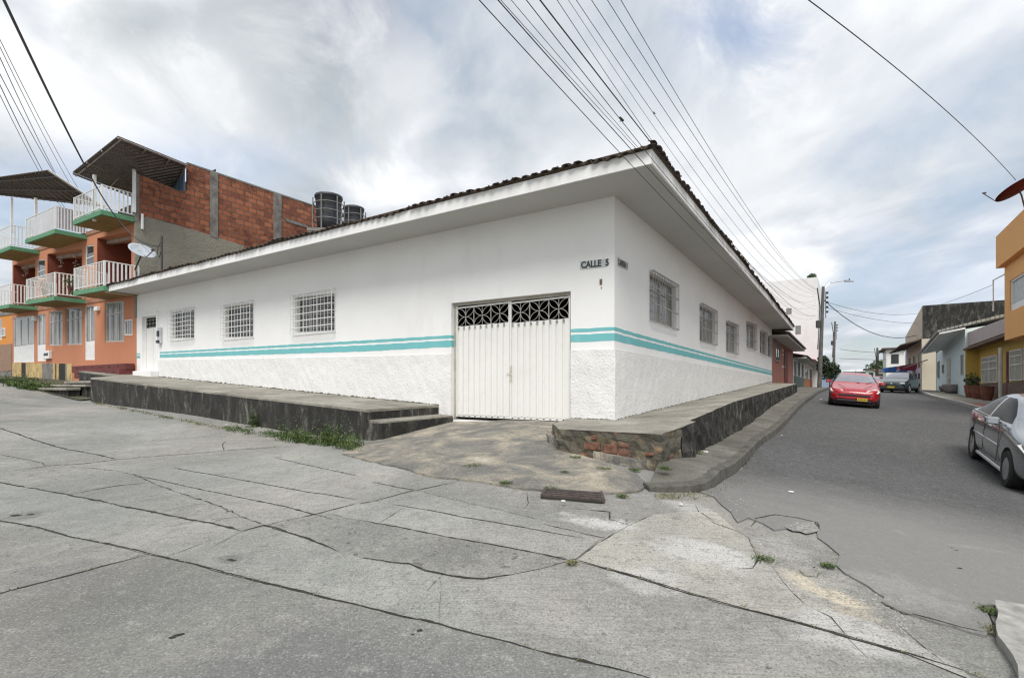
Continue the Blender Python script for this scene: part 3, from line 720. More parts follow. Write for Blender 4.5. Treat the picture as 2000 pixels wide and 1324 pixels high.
def seam(pts, zt, zb, m, name, out=0.0, jit=.03, step=.12):
    """rough wall face along an open path, displaced a little"""
    mb = MB(); d = []
    for p,q in zip(pts, pts[1:]):
        p,q = Vector(p),Vector(q); n = max(1,int((q-p).length/step))
        for j in range(n): d.append(p.lerp(q,j/n))
    d.append(Vector(pts[-1])); rows = 7; b = len(mb.v)
    for i,p in enumerate(d):
        dd_ = d[min(i+1,len(d)-1)]-d[max(i-1,0)]; n_ = Vector((dd_.y,-dd_.x)).normalized()
        z1,z0 = zt(p.x,p.y), zb(p.x,p.y)
        for r_ in range(rows):
            f = r_/(rows-1); w_ = rng.uniform(-jit,jit) if 0<r_ else 0
            mb.v.append(Vector((p.x,p.y,0))+Vector((n_.x,n_.y,0))*(w_+out)+Vector((0,0,z1*(1-f)+z0*f)))
    for i in range(len(d)-1):
        for r_ in range(rows-1): mb.f.append((b+i*rows+r_, b+(i+1)*rows+r_, b+(i+1)*rows+r_+1, b+i*rows+r_+1))
    return mb
seam([abp(.86,-.02),abp(.55,-1.3),abp(-.05,-2.2),abp(-1.52,-2.2),abp(-1.555,-1.4)], lambda x,y: z_right(x,y)+.002, low, RUBBLE, 'x', step=.08).build('masonry_face', RUBBLE, t, recalc=True)
seam([abp(-1.555,-1.4),abp(-1.60,-.75),abp(-1.47,-.6),abp(-1.45,bend),abp(0,bend+.5)], lambda x,y: z_right(x,y)+.002, low, STAIN, 'x', step=.15).build('retaining_wall', STAIN, t)
BR = mat('old_red_brick', (.15,.07,.047), .92, .55, 16, .8, 40, .01, dirt=(.15,.12,.09), dirt_amt=.6, dscale=6)
for (x0,x1,y0,y1) in ((1141,1173,865,877),(1179,1206,869,884),(1212,1231,867,873),(1262,1278,884,889),(1155,1166,850,858)):
    m1 = MB(); q0 = onb(x0,y1,-2.2); q1 = onb(x1,y0,-2.2)
    m1.box(q1[0],q0[0],-2.222,-2.15,q0[1],q1[1]); bo = m1.build('brick', BR, t, bev=.008)
# crumbled lower ledge left of the masonry corner
mb = MB(); sheet('', gpx([(1070,852),(1108,840),(1130,866),(1180,880),(1288,906),(1290,918),(1240,916),(1185,903),(1120,884),(1072,866)]), lambda x,y: H(x,y)+.11, .3, None, mb=mb, zbot=low, jit=.03, dstep=.09)
mb.build('broken_ledge', DRIVE, t)

# lower pavement with its kerb, curving round the corner
k_top = [(1290,915),(1335,903),(1389,871),(1467,827),(1557,764)]
inner = [abp(-1.5,-2.25), abp(-1.55,-1), abp(-1.4,1), abp(-1.4,bend), abp(-.3,bend+1), abp(-.3,46)]
kt = [(1266,950),(1320,944),(1378,934),(1420,909),(1473,865),(1546.5,804),(1604,762)]
kh = [.045,.085,.125,.15,.15,.15,.15]
outer = [tuple(G(x,y,h).xy) for (x,y),h in zip(kt,kh)]
_b0 = AB(*outer[0])[0]; _a0 = Vector(outer[0])
def KH(x,y):
    d_ = (Vector((x,y))-_a0).length; return .045+.105*min(1,d_/1.5)
ab_o = [AB(*p) for p in outer]
o = [tuple(x) for x in inner] + [abp(-2.35,46)] + [outer[i] for i in range(len(outer)-1,-1,-1)]
sw = sheet('pavement', o, lambda x,y: H(x,y)+KH(x,y), .4, m_top(.50), dstep=.2)
struct(sw)
mb = MB()
ok = [Vector(p) for p in outer]; path = [Vector(p) for p in outer] + [Vector(abp(-2.35,46))]
cv = []
for i in range(len(path)-1):      # Catmull-Rom through the kerb points
    p0,p1,p2,p3 = path[max(i-1,0)],path[i],path[i+1],path[min(i+2,len(path)-1)]
    for j in range(10):
        u = j/10; cv.append(.5*((2*p1)+(p2-p0)*u+(2*p0-5*p1+4*p2-p3)*u*u+(3*p1-p0-3*p2+p3)*u**3))
cv.append(path[-1]); pr = []
for i,p in enumerate(cv):
    d_ = (cv[min(i+1,len(cv)-1)]-cv[max(i-1,0)]).normalized(); n_ = Vector((d_.y,-d_.x))
    h0 = H(p.x,p.y); q = p+n_*.03; q2 = p-n_*.13; j_ = rng.uniform(-.006,.006)
    pr.append([Vector((q2.x,q2.y,h0+KH(q2.x,q2.y)-.05)),Vector((q2.x,q2.y,h0+KH(q2.x,q2.y)+.014)),Vector((p.x,p.y,h0+KH(p.x,p.y)+.014+j_)),Vector((q.x,q.y,h0+KH(p.x,p.y)-.006+j_)),Vector((q.x+n_.x*.02,q.y+n_.y*.02,h0-.12))])
b = len(mb.v)
for r_ in pr: mb.v += r_
for i in range(len(pr)-1):
    for j in range(4): mb.f.append((b+i*5+j,b+(i+1)*5+j,b+(i+1)*5+j+1,b+i*5+j+1))
mb.f.append(tuple(b+j for j in range(5)))
KERB = mat('kerb_concrete', (.095,.09,.077), .93, .4, 5, .8, 30, .015, dirt=(.05,.05,.042), dirt_amt=.8, dscale=2.5)
struct(mb.build('kerb', KERB))
# right-hand pavement, red tiles in front of the yellow house
RT = m_brick('red_floor_tile', (.33,.115,.075), (.28,.10,.07), (.2,.12,.09), .3,.3,.01,.3)
mb = MB(); sheet('', [abp(-7.95,5),abp(-7.95,21),abp(-11,21),abp(-11,5)], lambda x,y: H(x,y)+.17, 1.0, None, mb=mb, zbot=low); 
o_ = struct(mb.build('pavement', RT))
mb = MB(); sheet('', [abp(-7.95,21.02),abp(-7.95,60),abp(-12,60),abp(-12,21.02)], lambda x,y: H(x,y)+.17, 1.5, None, mb=mb, zbot=low); struct(mb.build('pavement', TOPC))
PK = mat('pale_kerb', (.40,.39,.36), .9, .25, 3, .4, 20, .01, dirt=(.15,.14,.12), dirt_amt=.6, dscale=1.5)
mb = MB(); sheet('', [abp(-7.78,5),abp(-7.78,60),abp(-7.95,60),abp(-7.95,5)], lambda x,y: H(x,y)+.176, .6, None, mb=mb, zbot=low, jit=0); struct(mb.build('kerb', PK))
# pale pavement corner, bottom right
mb = MB(); sheet('', gpx([(1944,1188),(2004,1199),(2120,1225),(2200,1420),(2010,1420),(1978,1300),(1950,1262)]), lambda x,y: H(x,y)+.06, .4, None, mb=mb, zbot=low, jit=.01, dstep=.1); struct(mb.build('pavement', SL1))
# grassy verge at the far left
VERGE = mat('verge_soil', (.08,.075,.05), .95, .4, 3, 1, 12, .05, dirt=(.05,.08,.02), dirt_amt=.8, dscale=1.5)
re = [onb(0,751,-2.6)[0]]
def z_verge(x,y):
    a,b = AB(x,y); t = min(max((-.1-b)/2.4,0),1); return (H(x,y)+.03)*t + (1-t)*(HP(a,-2.4)+.12)
mb = MB(); sheet('', [abp(a_far+.3,-2.3),abp(27,-2.5),abp(44,-2.5),abp(44,.3),abp(24.6,.3),abp(24.6,-.85),abp(a_far+1.25,-1.05)], z_verge, .5, None, mb=mb, jit=.03, dstep=.3)
struct(mb.build('verge', VERGE))
# ------------------------------------------------------------ the white house
FL = Fac('b',0,-1); FR = Fac('a',0,-1)
AL = FL.px(267,700)[0]; BR_ = FR.px(1507.5,700)[0]
ztL = plin([FL.px(1200,383), FL.px(266.6,576.7)]); ztR = plin([FR.px(1200,383), FR.px(1508.5,644)])
house = thing('white_house', 'long white single-storey corner house with teal stripes and overhanging tiled roof', 'house', P(0,0,HP(0,0)))
gate = FL.rect(881.5,1114.7,592,568.4,818.2,829.5)
door = FL.rect(278.8,306.5,619,615.8,721.4,722.5)
WL = [FL.rect(576.8,653.3,580.8,572.6,649.6,646), FL.rect(439.4,494.3,599.6,591.7,659.3,657.6), FL.rect(336.2,379,610.5,604.5,660.8,660)]
WR = [FR.rect(1268.7,1320,530.4,559.8,625,643.6), FR.rect(1366.5,1396.8,594,610,665.4,673.4), FR.rect(1418,1439,628,637,685.8,691.5),
      FR.rect(1457.6,1475,629,636,676.8,682.4), FR.rect(1484.3,1496.5,646,652,688,693.8), FR.rect(1500,1506.3,656,658.6,695,696.7)]
mb = MB()
zbL = lambda a: (base_l(a) if a > a_end else (gate[2][0]+gate[2][1])/2) - .25
wall_open(mb, FL, 0, AL, zbL, lambda a: ztL(a)+.05, [gate+(.14,), door+(.14,)]+[w_+(.16,) for w_ in WL])
wall_open(mb, FR, 0, BR_, lambda b: top_i(b)-.3, lambda b: ztR(b)+.05, [w_+(.14,) for w_ in WR])
# the hidden back and end walls
mb.poly([P(AL,0,1),P(AL,BR_,1),P(AL,BR_,4.6),P(AL,0,ztL(AL))]); mb.poly([P(0,BR_,1),P(AL,BR_,1),P(AL,BR_,4.6),P(0,BR_,ztR(BR_))])
mb.build('wall', WHITE, house)
# rough plaster dado, a little proud of the wall
dL = plin([FL.px(1200,681), FL.px(720,696), FL.px(312,703)]); dR = plin([FR.px(1200,681), FR.px(1240,689), FR.px(1508,736)])
mb = MB()
def dado(fac, s0, s1, zb, zt, end0=False, end1=False):
    n = max(1,int((s1-s0)/.15)); b = len(mb.v); rows = 7
    for i in range(n+1):
        s = s0+(s1-s0)*i/n
        for j in range(rows):
            f = j/(rows-1); z = zb(s)+(zt(s)-zb(s))*f + (rng.uniform(-.006,.006) if j==rows-1 else 0)
            mb.v.append(fac.pt(s, z, .014+rng.uniform(-.004,.006)))
    for i in range(n):
        for j in range(rows-1): mb.f.append((b+i*rows+j,b+(i+1)*rows+j,b+(i+1)*rows+j+1,b+i*rows+j+1))
    for i in range(n): 
        k0 = b+i*rows+rows-1; k1 = k0+rows; c0 = mb.v[k0]; c1 = mb.v[k1]
        s = s0+(s1-s0)*i/n; s_ = s0+(s1-s0)*(i+1)/n
        mb.poly([c0,c1,fac.pt(s_,c1.z,0),fac.pt(s,c0.z,0)])
    for e, s in ((0,s0),(n,s1)):
        for j in range(rows-1):
            c0 = mb.v[b+e*rows+j]; c1 = mb.v[b+e*rows+j+1]; mb.poly([c0,c1,fac.pt(s,c1.z,0),fac.pt(s,c0.z,0)])
dado(FL, 0, gate[0], lambda a: z_right(*abp(a,0))-.2, dL); dado(FL, gate[1], door[0]-.12, zbL, dL)
dado(FR, 0, BR_, lambda b: top_i(b)-.2, dR)
dd_ = mb.build('dado', ROUGHW, house)
# teal stripes as two thin coats of paint
s1t = plin([FL.px(1200,638.5),FL.px(860,655.7),FL.px(720,664.2),FL.px(312.5,687.4)]); s2b = plin([FL.px(1200,665.2),FL.px(860,678.1),FL.px(720,685.9),FL.px(312.5,698.7)])
r1t = plin([FR.px(1200,638.5),FR.px(1240,650.7),FR.px(1508.5,724.8)]); r2b = plin([FR.px(1200,665.2),FR.px(1240,674.5),FR.px(1508.5,733)])
def stripe(fac, s0, s1, zt, zb):
    for f0,f1 in ((0,.56),(.74,1)):
        mb = MB()
        lo = lambda q: zb(q)+(zt(q)-zb(q))*f0; hi = lambda q: zb(q)+(zt(q)-zb(q))*f1
        n = max(1,int((s1-s0)/.12)); wl0=lambda q: .004*math.sin(q*9)+.003*math.sin(q*23+1); _lo,_hi=lo,hi; lo=lambda q,g=_lo: g(q)+wl0(q*1.0); hi=lambda q,g=_hi: g(q)+wl0(q*1.3+2)
        for i in range(n):
            a0 = s0+(s1-s0)*i/n; a1 = s0+(s1-s0)*(i+1)/n
            if i == 0 or i == n-1 or True: mb.hexa([fac.pt(a0,lo(a0),-.002),fac.pt(a1,lo(a1),-.002),fac.pt(a1,lo(a1),.004),fac.pt(a0,lo(a0),.004),fac.pt(a0,hi(a0),-.002),fac.pt(a1,hi(a1),-.002),fac.pt(a1,hi(a1),.004),fac.pt(a0,hi(a0),.004)])
        mb.build('painted_stripe', TEAL, house)
stripe(FL, .0, gate[0], s1t, s2b); stripe(FL, gate[1], FL.px(312,690)[0], s1t, s2b)
stripe(FL, FL.px(279,690)[0]+.25, AL-.02, s1t, s2b); stripe(FR, -.004, BR_, r1t, r2b)
# returns into the gate reveal
for f0,f1 in ((0,.56),(.74,1)):
    mb = MB(); g = gate[1]; lo = s2b(g)+(s1t(g)-s2b(g))*f0; hi = s2b(g)+(s1t(g)-s2b(g))*f1
    mb.hexa([P(g-.004,0,lo),P(g+.002,0,lo),P(g+.002,.12,lo),P(g-.004,.12,lo),P(g-.004,0,hi),P(g+.002,0,hi),P(g+.002,.12,hi),P(g-.004,.12,hi)]); mb.build('painted_stripe', TEAL, house)
# dirt and moss line where the wall meets the footways
mb = MB()
for i in range(620):
    a_ = rng.uniform(a_end,door[0]-.2); c_ = P(a_,-.012,base_l(a_)); stone(mb,c_,rng.uniform(.01,.035)*(1+.8*(rng.random()<.1)))
for i in range(520):
    b_ = rng.uniform(0,BR_); c_ = P(-.012,b_,z_right(*abp(-.01,b_))); stone(mb,c_,rng.uniform(.01,.032))
for i in range(50):
    a_ = rng.uniform(0,.85); stone(mb,P(a_,-.012,z_right(*abp(a_,-.02))),rng.uniform(.01,.03))
mb.build('dirt_line', mat('mossy_dirt',(.07,.065,.045),.95,.5,20), house)
# soffit, fascia, roof
OV = 1.0; aE = onb(205,568,-OV)[0]; bE = ona(1550,640,-OV)[0]
corner_z = ztL(0)
mb = MB()
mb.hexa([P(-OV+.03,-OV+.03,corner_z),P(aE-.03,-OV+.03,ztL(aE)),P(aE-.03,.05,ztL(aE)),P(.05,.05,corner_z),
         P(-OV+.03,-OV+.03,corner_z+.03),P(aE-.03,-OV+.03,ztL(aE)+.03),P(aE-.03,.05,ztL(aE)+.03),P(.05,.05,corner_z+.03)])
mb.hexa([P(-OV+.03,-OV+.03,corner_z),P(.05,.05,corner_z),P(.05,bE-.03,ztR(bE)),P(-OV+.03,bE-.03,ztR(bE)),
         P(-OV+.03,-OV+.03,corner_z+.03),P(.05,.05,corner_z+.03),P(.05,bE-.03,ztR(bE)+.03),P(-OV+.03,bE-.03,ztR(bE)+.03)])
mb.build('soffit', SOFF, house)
FH = .20
mb = MB()
for i in range(14):     # boards with tiny misalignments at their joints
    q0 = -OV+(aE+OV)*i/14; q1 = -OV+(aE+OV)*(i+1)/14; j_ = rng.uniform(-.004,.004)
    mb.hexa([P(q0,-OV-j_,ztL(q0)-.02),P(q1,-OV-j_,ztL(q1)-.02),P(q1,-OV+.03,ztL(q1)-.02),P(q0,-OV+.03,ztL(q0)-.02),P(q0,-OV-j_,ztL(q0)+FH),P(q1,-OV-j_,ztL(q1)+FH),P(q1,-OV+.03,ztL(q1)+FH),P(q0,-OV+.03,ztL(q0)+FH)])
for i in range(16):
    q0 = -OV+.03+(bE+OV-.03)*i/16; q1 = -OV+.03+(bE+OV-.03)*(i+1)/16; j_ = rng.uniform(-.004,.004)
    z0,z1 = ztR(q0)-.02, ztR(q1)-.02
    mb.hexa([P(-OV-j_,q0,z0),P(-OV-j_,q1,z1),P(-OV+.03,q1,z1),P(-OV+.03,q0,z0),P(-OV-j_,q0,z0+FH+.02),P(-OV-j_,q1,z1+FH+.02),P(-OV+.03,q1,z1+FH+.02),P(-OV+.03,q0,z0+FH+.02)])
mb.hexa([P(aE,-OV,ztL(aE)-.02),P(aE+.03,-OV,ztL(aE)-.02),P(aE+.03,.3,ztL(aE)-.02),P(aE,.3,ztL(aE)-.02),P(aE,-OV,ztL(aE)+FH),P(aE+.03,-OV,ztL(aE)+FH),P(aE+.03,.3,ztL(aE)+FH),P(aE,.3,ztL(aE)+FH)])
mb.hexa([P(-OV,bE,ztR(bE)-.02),P(-OV,bE+.03,ztR(bE)-.02),P(.3,bE+.03,ztR(bE)-.02),P(.3,bE,ztR(bE)-.02),P(-OV,bE,ztR(bE)+FH),P(-OV,bE+.03,ztR(bE)+FH),P(.3,bE+.03,ztR(bE)+FH),P(.3,bE,ztR(bE)+FH)])
mb.build('fascia', FASC, house)
TS = .235          # slope
zeL = lambda a: ztL(a)+FH+.03; zeR = lambda b: ztR(b)+FH+.03
mb = MB(); I = 5.5
z_in = corner_z+FH+.03+I*TS
mb.poly([P(-OV-.02,-OV-.02,zeL(0)),P(aE,-OV-.02,zeL(aE)),P(aE,-OV+I,zeL(aE)+I*TS),P(-OV+I,-OV+I,z_in)])
mb.poly([P(-OV-.02,-OV-.02,zeL(0)),P(-OV+I,-OV+I,z_in),P(-OV+I,bE,zeR(bE)+I*TS),P(-OV-.02,bE,zeR(bE))])
mb.poly([P(-OV+I,-OV+I,z_in),P(aE,-OV+I,zeL(aE)+I*TS),P(aE,bE,4.6),P(-OV+I,bE,zeR(bE)+I*TS)])
roof = mb.build('roof', TILE, house)
mb = MB()
def tile(o, along, inward, rad, ln, lift):
    """one barrel tile: half pipe lying up the slope"""
    n = 7; b = len(mb.v)
    for r_,dz in ((rad,0),(rad-.016,0)):
        for e in (0,1):
            for j in range(n+1):
                t_ = math.pi*j/n; rr = r_*(1-.12*e)
                mb.v.append(o+along*math.cos(t_)*rr+Vector((0,0,math.sin(t_)*rr*.34))+inward*(ln*e)+Vector((0,0,ln*e*TS+lift)))
    m_ = n+1
    for j in range(n):
        mb.f.append((b+j,b+j+1,b+m_+j+1,b+m_+j)); mb.f.append((b+2*m_+j,b+3*m_+j,b+3*m_+j+1,b+2*m_+j+1))
        mb.f.append((b+j,b+2*m_+j,b+2*m_+j+1,b+j+1))
sag = lambda s,ph: .018*math.sin(s*.9+ph)+.014*math.sin(s*2.3+ph*2)+.012*math.sin(s*5.1+ph)
for fac in (0,1):
    end = aE if fac==0 else bE; s = -OV-.02
    along = Vector((UA.x,UA.y,0)) if fac==0 else Vector((UB.x,UB.y,0)); inward = Vector((UB.x,UB.y,0)) if fac==0 else Vector((UA.x,UA.y,0))
    while s < end:
        for row in range(3):
            q = -OV-.07-rng.uniform(-.02,.03)+row*.36
            if q+.30 > s and row: continue
            z = (zeL(s) if fac==0 else zeR(s)) + (row*.36-.06)*TS - .004 + sag(s,fac*2)
            o_ = P(s,q,z) if fac==0 else P(q,s,z)
            al = (along+inward*rng.uniform(-.08,.08)).normalized()
            tile(o_, al, inward, rng.uniform(.064,.088), min(.44,max(.1,s+OV+.12)), .02*rng.random())
            if row==0:   # the channel tile underneath, mouth up
                o2 = o_ + along*.105 - Vector((0,0,.012)); b = len(mb.v); n=5
                for e in (0,1):
                    for rr in (.07,.058):
                        for j in range(n+1):
                            t_ = math.pi+math.pi*j/n; mb.v.append(o2+along*math.cos(t_)*rr+Vector((0,0,math.sin(t_)*rr*.7+.05))+inward*(min(.4,max(.1,s+OV+.1))*e)+Vector((0,0,.1*e*TS)))
                m_=n+1
                for j in range(n):
                    mb.f.append((b+j,b+j+1,b+2*m_+j+1,b+2*m_+j)); mb.f.append((b+m_+j,b+3*m_+j,b+3*m_+j+1,b+m_+j+1)); mb.f.append((b+j,b+m_+j,b+m_+j+1,b+j+1))
        s += .205
# tile bedding board under the tiles (dark line over the fascia)
mb.build('roof_tiles', TILE, house)
mb = MB()
mb.hexa([P(-OV-.015,-OV-.015,zeL(0)-.03),P(aE,-OV-.015,zeL(aE)-.03),P(aE,-OV+.1,zeL(aE)-.03),P(-OV+.1,-OV+.1,zeL(0)-.03),P(-OV-.015,-OV-.015,zeL(0)+.02),P(aE,-OV-.015,zeL(aE)+.02),P(aE,-OV+.1,zeL(aE)+.04),P(-OV+.1,-OV+.1,zeL(0)+.04)])
mb.hexa([P(-OV-.015,-OV-.015,zeR(0)-.03),P(-OV+.1,-OV+.1,zeR(0)-.03),P(-OV+.1,bE,zeR(bE)-.03),P(-OV-.015,bE,zeR(bE)-.03),P(-OV-.015,-OV-.015,zeR(0)+.02),P(-OV+.1,-OV+.1,zeR(0)+.04),P(-OV+.1,bE,zeR(bE)+.04),P(-OV-.015,bE,zeR(bE)+.02)])
mb.build('eaves_board', WOOD, house)

# --- gate
g0,g1,(gb0,gb1),(gt0,gt1) = gate; D = -.11
gw = g1-g0; gm = FL.px(996.4,700,D)[0]; gbz = lambda s: gb0+(gb1-gb0)*(s-g0)/gw; gtz = lambda s: gt0+(gt1-gt0)*(s-g0)/gw
lt = FL.px(1114,622.7,D)[1]; ltz = lambda s: lt+(gtz(s)-gtz(g0))*1.0
mb = MB()
FL.box(mb, g0,g0+.06,(gbz(g0),)*2,(gtz(g0),)*2,D-.05,D+.02); FL.box(mb, g1-.06,g1,(gbz(g1),)*2,(gtz(g1),)*2,D-.05,D+.02)
FL.box(mb, g0+.06,g1-.06,(gtz(g0)-.06,gtz(g1)-.06),(gtz(g0),gtz(g1)),D-.05,D+.02)
mb.build('gate_frame', mat('gate_frame_paint',(.40,.38,.33),.5,.15,4,dirt=(.15,.12,.09)), house)
for (s0,s1) in ((g0+.065,gm-.006),(gm+.006,g1-.065)):
    mb = MB(); n = 9; wv = (s1-s0-.05)/n; zb = gbz(s0)+.055; zt = ltz((s0+s1)/2)
    prof = []          # ribbed sheet
    for i in range(n):
        x = s0+.025+i*wv
        prof += [(x,0),(x+wv*.56,0),(x+wv*.60,-.045),(x+wv*.96,-.045)]
    prof.append((s1-.025,0)); b = len(mb.v)
    rowz = (zb+.05, zt-.04)
    for s,o_ in prof:
        for z in rowz: mb.v.append(FL.pt(s,z,D+.012+o_))
    for i in range(len(prof)-1): mb.f.append((b+2*i,b+2*i+2,b+2*i+3,b+2*i+1))
    FL.box(mb, s0,s0+.03,zb,zt,D-.02,D+.016); FL.box(mb, s1-.03,s1,zb,zt,D-.02,D+.016)
    FL.box(mb, s0+.03,s1-.03,zb,zb+.05,D-.012,D+.004); FL.box(mb, s0+.03,s1-.03,zt-.04,zt,D-.012,D+.004)
    # stile up to the head
    FL.box(mb, s0,s0+.028,zt,gtz(s0)-.065,D-.016,D+.012); FL.box(mb, s1-.028,s1,zt,gtz(s1)-.065,D-.016,D+.012); FL.box(mb, s0+.028,s1-.028,gtz(s0)-.1,gtz(s0)-.07,D-.016,D+.008)
    mb.m2 = (len(mb.f), DMET)                                # drain slots along both rails
    for i in range(n):
        for z in (zb+.015, zt-.03): FL.box(mb, s0+.025+wv*(i+.64),s0+.025+wv*(i+.94),z,z+.018,D+.004,D+.007)
    leaf = mb.build('gate_leaf', CREAM, house, recalc=True)
    mb = MB(); zc0 = zt+.005; zc1 = gtz(s0)-.1; hh = zc1-zc0; m_ = 3; pw = (s1-s0-.056)/m_
    ring = lambda c0,cz,r_,t0,t1: mb.tube([FL.pt(c0+r_*math.cos(t_),cz+r_*math.sin(t_),D) for t_ in [t0+(t1-t0)*k_/14 for k_ in range(15)]],.007,5)
    for i in range(m_):
        x0 = s0+.028+i*pw; xc = x0+pw/2; rr = pw/2*1.0; ry = hh/2
        def arc(cx_, cz_, rx_, rz_, t0, t1): mb.tube([FL.pt(cx_+rx_*math.cos(t_),cz_+rz_*math.sin(t_),D) for t_ in [t0+(t1-t0)*k_/14 for k_ in range(15)]],.0075,5)
        if i: FL.box(mb, x0-.008,x0+.008,zc0,zc1,D-.01,D+.01)
        FL.box(mb, xc-.005,xc+.005,zc0,zc1,D-.006,D+.006)
        arc(xc,zc0,rr,ry,0,math.pi); arc(xc,zc1,rr,ry,math.pi,2*math.pi)
        arc(x0,(zc0+zc1)/2,rr,ry,-math.pi/2,math.pi/2); arc(x0+pw,(zc0+zc1)/2,rr,ry,math.pi/2,math.pi*1.5)
    mb.build('grille', GMET, leaf)
mb = MB(); FL.box(mb, gm-.045,gm-.015,gbz(gm)+1.02,gbz(gm)+1.16,D+.018,D+.026); FL.box(mb, gm-.045,gm-.025,gbz(gm)+.84,gbz(gm)+.98,D+.018,D+.04)
mb.tube([FL.pt(gm-.06,gbz(gm)+1.0,D+.04),FL.pt(gm+.07,gbz(gm)+1.0,D+.04)],.007,6); mb.build('gate_lock', mat('brass_worn',(.55,.50,.40),.5,.3,9), house)
mb = MB(); FL.box(mb, g0,g1,(gb0-.05,gb1-.05),(gb0+.012,gb1+.012),-.22,-.02); mb.build('threshold', DARK, house)

# --- entrance door
d0,d1,(db0,db1),(dt0,dt1) = door; D = -.12
mb = MB(); FL.box(mb, d0,d0+.04,db0,dt0,D-.03,D+.02); FL.box(mb, d1-.04,d1,db1,dt1,D-.03,D+.02); FL.box(mb, d0+.04,d1-.04,(dt0-.04,dt1-.04),(dt0,dt1),D-.03,D+.02)
mb.build('door_frame', CREAM, house)
mb = MB(); zt = dt0-.42; x = d0+.045; n = 4; wv=(d1-d0-.09)/n
for i in range(n): FL.box(mb, x+i*wv+.004,x+(i+1)*wv-.004,db0+.01,zt,D-.02,D-.002 if i%2 else D+.006)
dl = mb.build('door', CREAM, house)
mb = MB(); FL.box(mb, d0+.08,d0+.12,db0+.85,db0+1.02,D+.006,D+.05); mb.build('handle', DMET, dl)
mb = MB()
for i in range(5):
    q = d0+.045+(d1-d0-.09)*i/4; FL.box(mb, q-.008,q+.008,zt,dt0-.04,D-.01,D+.008)
for j in range(3): FL.box(mb, d0+.045,d1-.045,zt+.02+j*.14,zt+.035+j*.14,D-.004,D+.004)
mb.build('grille', GMET, dl)
mb = MB()      # moulding round the door and the white step
FL.box(mb, d0-.14,d0-.0,(db0-.1,)*2,(dt0+.12,)*2,0.0,.035); FL.box(mb, d1,d1+.14,(db1-.1,)*2,(dt1+.12,)*2,0.0,.035); FL.box(mb, d0,d1,(dt0,dt1),(dt0+.12,dt1+.12),0,.035); FL.box(mb, d0-.18,d1+.18,dt0+.12,dt0+.16,0,.06)
mb.build('door_surround', WHITE, house)
mb = MB(); sz = base_l(d0)
FL.box(mb, d0-.18,d1+.14,sz-.05,sz+.22,0.02,.30); mb.build('doorstep', WHITE, house, bev=.015)
# electricity meters
mb = MB(); q0,z0 = FL.px(317.5,671); q1,z1 = FL.px(311.5,640)
FL.box(mb, q0,q1,z0,z1,0,.09); mt = mb.build('meter_box', mat('meter_grey',(.5,.52,.54),.5,.1), house, bev=.02)
mb = MB(); FL.box(mb, q0+.06,q1-.04,z0+.45*(z1-z0),z0+.78*(z1-z0),.09,.12); mb.build('meter_dial', BLACKP, mt); mb = MB(); FL.box(mb,q0+.03,q1-.06,z0+.02,z0+.2*(z1-z0),.09,.15); mb.build('meter_socket', BLACKP, mt)

def window_left(w_, nh, vbars, idx):
    s0,s1,(b0,b1),(t0,t1) = w_; bz=(b0,b1); tz=(t0,t1)
    f = lambda q,t: t[0]+(t[1]-t[0])*(q-s0)/(s1-s0)
    mb = MB(); D=-.13
    FL.box(mb, s0,s0+.04,(b0,)*2,(t0,)*2,D-.02,D+.02); FL.box(mb, s1-.04,s1,(b1,)*2,(t1,)*2,D-.02,D+.02)
    FL.box(mb, s0+.04,s1-.04,bz,(b0+.04,b1+.04),D-.02,D+.02); FL.box(mb, s0+.04,s1-.04,(t0-.04,t1-.04),tz,D-.02,D+.02)
    for i in (1,2): q=s0+(s1-s0)*i/3; FL.box(mb, q-.018,q+.018,f(q,bz)+.04,f(q,tz)-.04,D-.015,D+.015)
    for i in range(1,8): z=.125*i; FL.box(mb, s0+.04,s1-.04,(b0+(t0-b0)*z-.006,b1+(t1-b1)*z-.006),(b0+(t0-b0)*z+.006,b1+(t1-b1)*z+.006),D-.006,D+.010)
    wf = mb.build('window', mat('window_frame_grey',(.33,.33,.31),.5,.12,5), house)
    mb = MB(); mb.poly([FL.pt(s0+.02,b0+.02,D-.008),FL.pt(s1-.02,b1+.02,D-.008),FL.pt(s1-.02,t1-.02,D-.008),FL.pt(s0+.02,t0-.02,D-.008)])
    mb.build('pane', GLASS, wf)
    # projecting cage
    mb = MB(); pr_ = .14; m_=.05
    e0,e1 = s0-m_, s1+m_; zb0,zt0 = min(b0,b1)-.03, max(t0,t1)+.05
    rod = lambda p,q,r_=.009: mb.tube([p,q],r_,5)
    for z in [zb0+(zt0-zb0)*i/nh for i in range(nh+1)]:
        FL.box(mb, e0,e1,z-.011,z+.011,pr_-.006,pr_)
        if z in (zb0,zt0) or True:
            for q in (e0,e1): rod(FL.pt(q,z,0),FL.pt(q,z,pr_),.007)
    for i in range(vbars+1):
        q = e0+(e1-e0)*i/vbars; th = .012 if i in (0,vbars,vbars//3,2*vbars//3) else .0035
        FL.box(mb, q-th,q+th,zb0,zt0,pr_-.014,pr_-.004)
        for z in (zb0,zt0): rod(FL.pt(q,z,0),FL.pt(q,z,pr_),.005)
    for q in (e0,e1): FL.box(mb, q-.012,q+.012,zb0-.0,zt0+.0,-.002,.012)
    FL.box(mb, e0,e1,zt0-.012,zt0+.012,-.002,.012); FL.box(mb, e0,e1,zb0-.012,zb0+.012,-.002,.012)
    mb.build('window_grille', WMET, wf)
window_left(WL[0],6,12,0); window_left(WL[1],6,10,1); window_left(WL[2],7,9,2)
